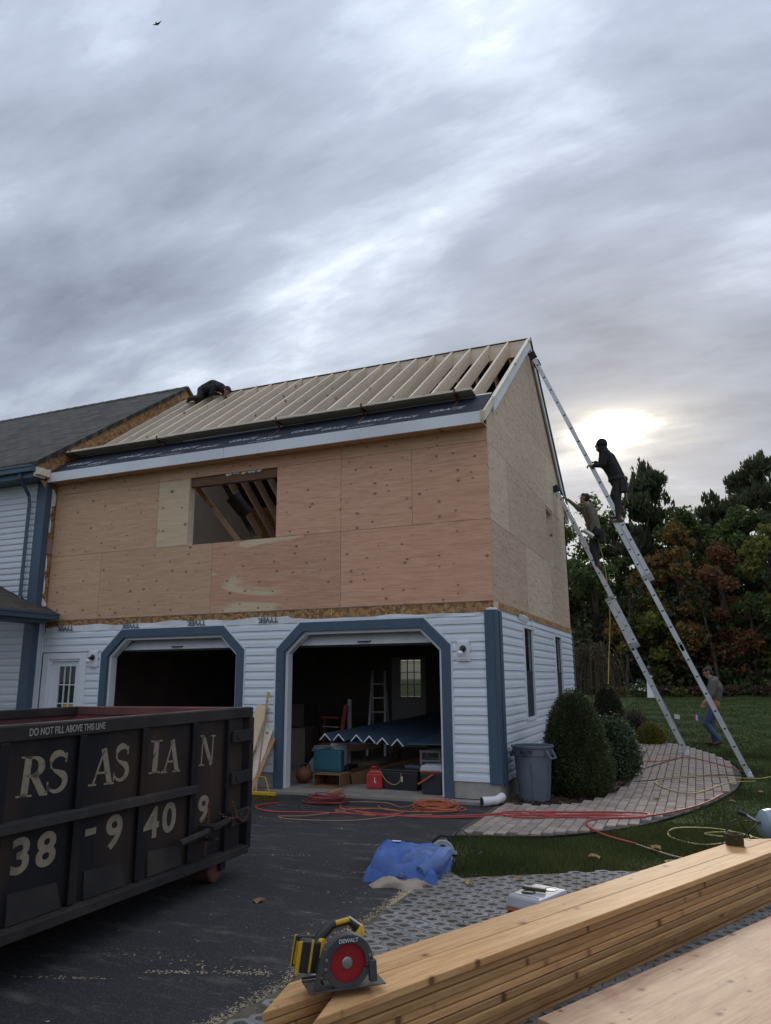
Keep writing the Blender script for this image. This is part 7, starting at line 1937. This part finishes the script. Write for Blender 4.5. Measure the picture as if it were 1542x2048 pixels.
def stepladder():
    t = empty('step_ladder', (-3.95, 4.9, GZ), radians(10), 'folded aluminium step ladder standing at the back wall', 'ladder')
    for x in (-0.2, 0.2): MB().bar((x, 0, 0), (x*0.7, 0.3, 1.8), 0.05, 0.025, up=(0, 1, 0)).build('rail', MT['steel'], t); MB().bar((x, 0.5, 0), (x*0.7, 0.33, 1.75), 0.04, 0.025, up=(0, 1, 0)).build('rear_leg', MT['steel'], t)
    for k in range(5): MB().box(-0.19+0.013*k, 0.19-0.013*k, 0.02+0.05*k, 0.10+0.05*k, 0.3+0.3*k, 0.325+0.3*k).build('tread', MT['steel'], t)
stepladder()
def clutter():
    t = empty('leaf_blower', (-3.38, 0.62, GZ), radians(30), 'orange leaf blower lying just inside the left jamb', 'leaf blower')
    Or = mat('orange_engine_cover', (0.20, 0.075, 0.025), 0.6, 0.2)
    MB().ball((0, 0, 0.13), (0.14, 0.12, 0.13), 14, 8).build('fan_housing', Or, t, smooth=True)
    MB().tube([(0.1, 0, 0.12), (0.35, 0.06, 0.10), (0.62, 0.15, 0.07)], [0.05, 0.042, 0.035], 10).build('blow_tube', MT['black'], t, smooth=True)
    MB().tube([(-0.06, 0, 0.24), (-0.02, 0, 0.30), (0.08, 0, 0.29), (0.10, 0, 0.22)], 0.014, 6).build('handle', MT['black'], t, smooth=True)
    o = lump([(-3.55, 0.95), (-3.1, 0.95), (-3.12, 1.75), (-3.5, 1.75)], GZ, 0.42, 20, 20, 4, 0.3, 0.04).build('white_cloth', mat('grey_dust_sheet', (0.30, 0.29, 0.29), 0.9, 0.2), None, smooth=True, angle=80); tag(o, 'pale dust sheet draped over a heap beside the teal case', 'cloth')
    for k in range(4):
        o = MB().bar((-3.55, 1.2+k*0.03, 0.50+k*0.02), (-3.05, 1.35+k*0.05, 0.50+k*0.02), 0.012, 0.012).build('metal_strip', MT['alu'], None); tag(o, 'thin bright metal strip lying on the heap by the left jamb', 'strip', 'metal strips on the heap')
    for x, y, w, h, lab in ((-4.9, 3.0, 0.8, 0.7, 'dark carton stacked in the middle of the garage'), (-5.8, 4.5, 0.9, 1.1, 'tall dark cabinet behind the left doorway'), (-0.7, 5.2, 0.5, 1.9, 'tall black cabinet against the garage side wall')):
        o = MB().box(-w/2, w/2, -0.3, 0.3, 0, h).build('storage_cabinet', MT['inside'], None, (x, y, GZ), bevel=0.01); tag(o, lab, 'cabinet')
        MB().box(-0.004, 0.004, -0.304, -0.301, 0.05, h-0.05).build('door_gap', MT['black'], o)
clutter()
# ================================================================ people
def cap_mesh(mb, a, b, r0, r1, n=12):
    a, b = Vector(a), Vector(b)
    d = b-a
    L = d.length
    if L < 1e-6: d = Vector((0, 0, 1))
    d.normalize()
    pts, rs = [], []
    for i in range(5):
        th = -pi/2+pi/2*i/4; pts.append(a+d*(r0*sin(th))); rs.append(max(r0*cos(th), 0.0008))
    for i in range(1, 5):
        th = pi/2*i/4; 
        if i == 1: pts.append(b.copy()); rs.append(r1)
        pts.append(b+d*(r1*sin(th))); rs.append(max(r1*cos(th), 0.0008))
    mb.tube(pts, rs, n)
MT['skin'] = mat('skin', (0.40, 0.235, 0.17), 0.55, 0.08, 9)
MT['hair'] = mat('dark_hair', (0.022, 0.016, 0.012), 0.7, 0.3, 40)
MT['denim'] = mat('blue_denim', (0.055, 0.085, 0.15), 0.85, 0.25, 9, alt=(0.09, 0.12, 0.19))
MT['dkpant'] = mat('dark_work_trousers', (0.03, 0.028, 0.028), 0.85, 0.2, 8)
MT['blackc'] = mat('black_hoodie_cloth', (0.012, 0.012, 0.014), 0.9, 0.2, 8)
MT['brownc'] = mat('brown_grey_hoodie_cloth', (0.15, 0.125, 0.10), 0.9, 0.2, 8, bump=0.3, bscale=9)
MT['greyc'] = mat('grey_hoodie_cloth', (0.125, 0.115, 0.105), 0.9, 0.2, 8, bump=0.3, bscale=9)
MT['boot'] = mat('brown_boot_leather', (0.09, 0.05, 0.035), 0.7, 0.2, 9)
MT['orangec'] = mat('orange_shirt_cloth', (0.36, 0.12, 0.04), 0.85, 0.1)
class Body:
    def __init__(self): self.p = []
    def cap(self, a, b, r0, r1, m): self.p.append((Vector(a), Vector(b), r0, r1, m)); return self
    def chain(self, pts, rs, m):
        for i in range(len(pts)-1): self.cap(pts[i], pts[i+1], rs[i], rs[i+1], m)
        return self
    def hand(self, wrist, d, palm_n, m, curl=0.9, s=1.0):
        """palm, four unequal bent fingers and a thumb leaving the side of the palm"""
        w = Vector(wrist); d = Vector(d).normalized(); n = Vector(palm_n); n = (n-d*n.dot(d)).normalized(); sd = d.cross(n)
        k = w+d*0.085*s
        for q in (-1, -0.33, 0.33, 1): self.cap(w+sd*q*0.012*s, k+sd*q*0.030*s, 0.016*s, 0.0125*s, m)
        for q, l in ((-1, 0.062), (-0.33, 0.080), (0.33, 0.086), (1, 0.072)):
            a = k+sd*q*0.030*s; l *= s
            d1 = (d*cos(curl*0.6)+n*sin(curl*0.6)); d2 = (d*cos(curl*1.5)+n*sin(curl*1.5)); d3 = (d*cos(curl*2.2)+n*sin(curl*2.2))
            b = a+d1*l*0.45; c = b+d2*l*0.32; e = c+d3*l*0.23
            self.cap(a, b, 0.0105*s, 0.0095*s, m); self.cap(b, c, 0.0095*s, 0.009*s, m); self.cap(c, e, 0.009*s, 0.008*s, m)
        a = w+d*0.025*s+sd*0.022*s; b = a+(sd*0.8+d*0.7+n*0.2).normalized()*0.04*s; c = b+(d*0.8+n*0.6).normalized()*0.03*s
        self.cap(a, b, 0.014*s, 0.011*s, m); self.cap(b, c, 0.011*s, 0.009*s, m)
        return self
    def head(self, c, f, up, m, hood=None):
        c = Vector(c); f = Vector(f).normalized(); u = Vector(up); u = (u-f*u.dot(f)).normalized(); s = f.cross(u)
        self.hc, self.hf, self.hu, self.hs = c, f, u, s
        self.cap(c+u*0.030-f*0.012, c+u*0.028+f*0.012, 0.086, 0.078, m)      # skull
        self.cap(c-u*0.02+f*0.02, c-u*0.075+f*0.045, 0.066, 0.038, m)         # jaw and chin
        self.cap(c+u*0.008+f*0.088, c-u*0.022+f*0.103, 0.010, 0.014, m)       # nose
        self.cap(c+u*0.022+f*0.072-s*0.035, c+u*0.022+f*0.072+s*0.035, 0.014, 0.014, m)  # brow
        self.cap(c-u*0.052+f*0.078-s*0.015, c-u*0.052+f*0.078+s*0.015, 0.010, 0.010, m)  # mouth
        for q in (-1, 1): self.cap(c+s*q*0.082-u*0.01, c+s*q*0.086+u*0.02-f*0.008, 0.012, 0.015, m)
        return self
    def build(self, name, parent, voxel=0.0085):
        mb = MB()
        for a, b, r0, r1, m in self.p: cap_mesh(mb, a, b, r0, r1)
        me = mb.mesh('tmp')
        bm = bmesh.new(); bm.from_mesh(me); bmesh.ops.recalc_face_normals(bm, faces=bm.faces); bm.to_mesh(me); bm.free()
        o = bpy.data.objects.new('tmp', me); COL.objects.link(o)
        r = o.modifiers.new('r', 'REMESH'); r.mode = 'VOXEL'; r.voxel_size = voxel
        sm = o.modifiers.new('s', 'SMOOTH'); sm.factor = 0.5; sm.iterations = 3
        dg = bpy.context.evaluated_depsgraph_get()
        me2 = bpy.data.meshes.new_from_object(o.evaluated_get(dg))
        bpy.data.objects.remove(o)
        mats = []
        for p in self.p:
            if p[4] not in mats: mats.append(p[4])
        for m in mats: me2.materials.append(MT[m])
        n = len(me2.polygons)
        C = np.zeros(n*3); me2.polygons.foreach_get('center', C); C = C.reshape(-1, 3)
        best = np.full(n, 1e9); idx = np.zeros(n, dtype=np.int32)
        for a, b, r0, r1, m in self.p:
            A = np.array(a); D_ = np.array(b)-A; dd = max(D_@D_, 1e-9)
            t = np.clip(((C-A)@D_)/dd, 0, 1)
            dist = np.linalg.norm(C-A-t[:, None]*D_, axis=1)-(r0+(r1-r0)*t)
            k = dist < best; best[k] = dist[k]; idx[k] = mats.index(m)
        me2.polygons.foreach_set('material_index', idx)
        me2.polygons.foreach_set('use_smooth', np.ones(n, dtype=bool))
        return link(name, me2, parent)
def hair(b, parent, back=0.0):
    mb = MB(); c = b.hc
    M_ = Matrix((b.hf, b.hs, b.hu)).transposed()
    mb.ball(tuple(c+b.hu*0.045-b.hf*0.02), (0.098, 0.088, 0.078), 18, 10, M=M_)
    mb.ball(tuple(c-b.hf*0.055+b.hu*0.0), (0.052, 0.080, 0.085), 16, 8, M=M_)
    mb.ball(tuple(c+b.hu*0.075+b.hf*0.045), (0.05, 0.066, 0.036), 14, 8, M=M_)
    o = mb.build('hair', MT['hair'], parent, smooth=True, angle=180)
    for q in (-1, 1):
        e = c+b.hf*0.085+b.hs*q*0.030+b.hu*0.008
        MB().ball(tuple(e), 0.009, 8, 6).build('eye', MT['black'], parent, smooth=True)
    return o

# --- man high on the long ladder, black hood up, seen against the sun
def upper_man():
    X0, Y0, Z0 = 1.46, 3.62, 4.42
    t = empty('person', (X0, Y0, Z0), 0, 'person in dark hooded jacket and tool belt climbing high on the longer ladder', 'person')
    b = Body()
    hipc = Vector((0.10, 0, 0.84)); che = Vector((-0.07, 0, 1.28)); nk = Vector((-0.115, 0, 1.45)); hd = Vector((-0.17, 0, 1.57))
    b.chain([hipc, Vector((0.045, 0, 1.02)), che, Vector((-0.10, 0, 1.38))], [0.15, 0.148, 0.165, 0.12], 'blackc')
    for q in (-1, 1):
        b.cap(hipc+Vector((0, q*0.07, 0)), che+Vector((0, q*0.10, 0.02)), 0.115, 0.11, 'blackc')
        b.cap(che+Vector((0, 0, 0.1)), Vector((-0.085, q*0.17, 1.37)), 0.09, 0.08, 'blackc')
        b.chain([hipc+Vector((0, q*0.08, -0.02)), Vector((0.07 if q < 0 else -0.02, q*0.10, 0.47 if q < 0 else 0.55)), Vector((0.06 if q < 0 else 0.10, q*0.11, 0.10 if q < 0 else 0.30))], [0.10, 0.072, 0.052], 'dkpant')
        ft = Vector((0.06 if q < 0 else 0.10, q*0.11, 0.05 if q < 0 else 0.25))
        b.cap(ft+Vector((0.06, 0, 0)), ft+Vector((-0.13, 0, -0.005)), 0.048, 0.042, 'boot'); b.cap(ft+Vector((0.02, 0, 0.0)), ft+Vector((0.02, 0, 0.08)), 0.05, 0.052, 'boot')
        sh = Vector((-0.085, q*0.19, 1.37)); el = Vector((-0.12, q*0.27, 1.11 if q < 0 else 1.19)); wr = Vector((-0.30, q*0.18, 1.14 if q < 0 else 1.30))
        b.chain([sh, el, wr], [0.072, 0.055, 0.038], 'blackc')
        b.hand(wr, (-1, 0, 0.15), (0, 0, -1), 'skin', 0.9)
    b.cap(Vector((-0.10, 0, 1.40)), hd-Vector((0, 0, 0.06)), 0.075, 0.06, 'blackc')
    b.head(hd, (-0.95, 0.1, 0.1), (0.1, 0, 1), 'skin')
    body = b.build('body', t)
    m = MB(); M_ = Matrix((b.hf, b.hs, b.hu)).transposed()
    m.ball(tuple(hd-b.hf*0.025+b.hu*0.03), (0.108, 0.105, 0.118), 18, 10, M=M_); m.ball(tuple(hd-b.hf*0.05-b.hu*0.09), (0.10, 0.12, 0.085), 16, 8, M=M_)
    m.build('hood', MT['blackc'], t, smooth=True, angle=180)
    MB().lathe([(0.172, -0.03), (0.178, -0.02), (0.178, 0.02), (0.172, 0.03)], 22, tuple(hipc+Vector((0, 0, 0.03))), sx=1.0, sy=1.12).build('tool_belt', MT['dkpant'], t, smooth=True)
    MB().box(0.15, 0.27, -0.20, -0.05, 0.58, 0.82).build('belt_pouch', MT['dkpant'], t, bevel=0.02)
    MB().tube(smooth_line([(0.22, -0.12, 0.95), (0.25, -0.15, 0.75), (0.235, -0.14, 0.5), (0.27, -0.15, 0.35)], 4), 0.007, 5).build('hanging_strap', MT['cord_t'], t)
    for q in (-1, 1):
        e = hd+b.hf*0.085+b.hs*q*0.030+b.hu*0.008; MB().ball(tuple(e), 0.009, 8, 6).build('eye', MT['black'], t, smooth=True)
upper_man()
# --- man lower down on the short ladder with a nail gun
def lower_man():
    X0, Y0, Z0 = 0.80, 5.92, 3.93
    t = empty('person', (X0, Y0, Z0), 0, 'person in grey brown hoodie reaching for the gable from the shorter ladder', 'person')
    b = Body()
    hipc = Vector((0.02, 0, 0.84)); che = Vector((-0.06, 0, 1.26))
    b.chain([hipc, Vector((-0.01, 0, 1.02)), che, Vector((-0.08, 0, 1.37))], [0.145, 0.145, 0.16, 0.11], 'brownc')
    for q in (-1, 1):
        b.cap(hipc+Vector((0, q*0.06, 0.03)), che+Vector((0, q*0.10, 0.02)), 0.11, 0.105, 'brownc')
        b.cap(che+Vector((0, 0, 0.09)), Vector((-0.06, q*0.17, 1.36)), 0.085, 0.078, 'brownc')
        b.chain([hipc+Vector((0, q*0.08, -0.03)), Vector((0.0 if q > 0 else -0.04, q*0.10, 0.46)), Vector((0.02, q*0.10, 0.09))], [0.098, 0.070, 0.052], 'dkpant')
        ft = Vector((0.02, q*0.10, 0.05)); b.cap(ft+Vector((0.06, 0, 0)), ft+Vector((-0.12, 0, 0)), 0.046, 0.042, 'boot'); b.cap(ft+Vector((0.02, 0, 0)), ft+Vector((0.02, 0, 0.08)), 0.05, 0.05, 'boot')
    b.chain([Vector((-0.07, 0.18, 1.36)), Vector((-0.33, 0.16, 1.44)), Vector((-0.52, 0.08, 1.62))], [0.070, 0.052, 0.036], 'brownc'); b.hand(Vector((-0.53, 0.08, 1.63)), (-0.8, -0.1, 0.6), (0, -0.3, -1), 'skin', 0.7)
    b.chain([Vector((-0.05, -0.18, 1.35)), Vector((0.02, -0.23, 1.07)), Vector((-0.02, -0.25, 0.83))], [0.072, 0.055, 0.037], 'brownc'); b.hand(Vector((-0.02, -0.25, 0.82)), (-0.1, -0.1, -1), (-1, 0, 0), 'skin', 1.3)
    hd = Vector((-0.15, 0, 1.60))
    b.cap(Vector((-0.08, 0, 1.38)), hd-Vector((-0.02, 0, 0.07)), 0.062, 0.055, 'skin')
    b.cap(Vector((-0.02, -0.07, 1.42)), Vector((-0.02, 0.07, 1.42)), 0.06, 0.06, 'brownc')
    b.head(hd, (-0.9, 0.15, 0.35), (0, 0, 1), 'skin')
    b.build('body', t); hair(b, t)
    MB().lathe([(0.165, -0.03), (0.17, 0.03)], 20, tuple(hipc), sy=1.1).build('tool_belt', MT['dkpant'], t, smooth=True)
    MB().box(0.10, 0.24, -0.22, -0.06, 0.55, 0.82).build('belt_pouch', MT['dkpant'], t, bevel=0.02)
    g = empty('nail_gun', (X0-0.02, Y0-0.27, Z0+0.74), 0, 'silver and black pneumatic nail gun held low by the person on the short ladder', 'nail gun')
    MB().tube([(-0.16, 0, 0.10), (0.04, 0, -0.06)], 0.052, 14).build('cylinder', MT['alu'], g, smooth=True)
    MB().tube([(0.04, 0, -0.06), (0.10, 0, -0.11)], [0.035, 0.018], 10).build('nose', MT['black'], g, smooth=True)
    MB().tube([(-0.04, 0, 0.01), (0.05, 0, 0.09), (0.11, 0, 0.15)], 0.02, 8).build('grip', MT['black'], g, smooth=True)
    MB().lathe([(0.01, -0.03), (0.065, -0.03), (0.068, 0.03), (0.01, 0.03)], 18, (0.12, 0.0, -0.0), M=Matrix.Rotation(radians(60), 3, 'Y')).build('coil_magazine', MT['black'], g, smooth=True)
lower_man()
# --- man walking over the lawn
def walker():
    X0, Y0 = 2.80, 7.75
    Z0 = ground_z(X0, Y0)+0.01
    t = empty('person', (X0, Y0, Z0), 0, 'person in grey hoodie and blue jeans walking across the lawn', 'person')
    b = Body()
    hipc = Vector((0.06, 0, 0.86)); che = Vector((0.14, 0, 1.22))
    b.chain([hipc+Vector((0, 0, 0.08)), Vector((0.10, 0, 1.02)), che, Vector((0.12, 0, 1.36))], [0.145, 0.145, 0.16, 0.115], 'greyc')
    b.cap(hipc+Vector((0.01, -0.06, 0)), hipc+Vector((0.01, 0.06, 0)), 0.138, 0.138, 'orangec')
    for q in (-1, 1):
        b.cap(hipc+Vector((0.02, q*0.05, 0.14)), che+Vector((0, q*0.10, 0.02)), 0.112, 0.11, 'greyc')
        b.cap(che+Vector((0, 0, 0.09)), Vector((0.12, q*0.17, 1.35)), 0.088, 0.08, 'greyc')
    # trailing leg nearer to the house, other leg swings forward
    b.chain([hipc+Vector((0, -0.08, -0.06)), Vector((-0.12, -0.10, 0.46)), Vector((0.10, -0.11, 0.14))], [0.105, 0.074, 0.055], 'denim')
    b.cap(Vector((0.13, -0.11, 0.10)), Vector((0.03, -0.115, 0.045)), 0.05, 0.042, 'boot'); b.cap(Vector((0.10, -0.11, 0.09)), Vector((0.10, -0.11, 0.15)), 0.052, 0.054, 'denim')
    b.chain([hipc+Vector((0, 0.08, -0.06)), Vector((-0.02, 0.10, 0.47)), Vector((0.02, 0.11, 0.10))], [0.105, 0.074, 0.055], 'denim')
    b.cap(Vector((0.06, 0.11, 0.045)), Vector((-0.12, 0.12, 0.042)), 0.046, 0.042, 'boot')
    b.chain([Vector((0.11, -0.20, 1.35)), Vector((0.06, -0.26, 1.08))], [0.075, 0.058], 'greyc'); b.chain([Vector((0.06, -0.26, 1.08)), Vector((-0.12, -0.27, 0.90))], [0.048, 0.034], 'skin'); b.hand(Vector((-0.12, -0.27, 0.90)), (-0.5, 0, -0.85), (0, 1, 0), 'skin', 0.8)
    b.chain([Vector((0.11, 0.20, 1.35)), Vector((0.16, 0.27, 1.08)), Vector((0.05, 0.27, 0.86))], [0.075, 0.058, 0.040], 'greyc'); b.hand(Vector((0.05, 0.27, 0.85)), (-0.2, 0, -1), (0, -1, 0), 'skin', 0.8)
    hd = Vector((0.02, 0, 1.54))
    b.cap(Vector((0.10, 0, 1.37)), hd+Vector((0.02, 0, -0.06)), 0.062, 0.055, 'skin')
    b.cap(Vector((0.165, -0.08, 1.40)), Vector((0.165, 0.08, 1.40)), 0.062, 0.062, 'greyc')
    b.head(hd, (-0.9, -0.1, -0.38), (-0.35, 0, 0.95), 'skin')
    b.build('body', t); hair(b, t)
walker()
# --- man bent over on the ridge
def roofer():
    X0, Y0 = -7.88, 3.30
    Z0 = roof_z(Y0)+0.005
    t = empty('person', (X0, Y0, Z0), 0, 'person in black bent over the roof ridge beside the shingled roof', 'person')
    b = Body()
    hip = Vector((0.16, 0.02, 0.22)); mid = Vector((0.40, 0.02, 0.30)); che = Vector((0.60, 0.02, 0.19))
    b.chain([hip, mid, che, Vector((0.70, 0.02, 0.12))], [0.15, 0.15, 0.155, 0.11], 'blackc')
    for q in (-1, 1):
        b.cap(hip+Vector((0, q*0.06, 0)), che+Vector((0, q*0.08, 0)), 0.11, 0.11, 'blackc')
        b.chain([hip+Vector((-0.02, q*0.09, -0.02)), Vector((0.16, q*0.12-0.02, 0.0-0.01)), Vector((-0.14, q*0.12-0.02, 0.0))], [0.10, 0.075, 0.055], 'dkpant')
        b.cap(Vector((-0.14, q*0.12, 0.02)), Vector((-0.2, q*0.12, -0.06)), 0.048, 0.04, 'boot')
        b.chain([Vector((0.62, q*0.19, 0.17)), Vector((0.56, q*0.24, -0.02)), Vector((0.66, q*0.16, 0.02))], [0.07, 0.055, 0.038], 'blackc'); b.hand(Vector((0.66, q*0.16, 0.02)), (1, 0, -0.2), (0, 0, -1), 'skin', 0.8)
    hd = Vector((0.80, 0.02, 0.10)); b.cap(Vector((0.68, 0.02, 0.13)), hd-Vector((0.04, 0, 0)), 0.065, 0.06, 'blackc')
    b.head(hd, (0.55, 0, -0.85), (0.85, 0, 0.5), 'skin'); b.build('body', t); hair(b, t)
roofer()
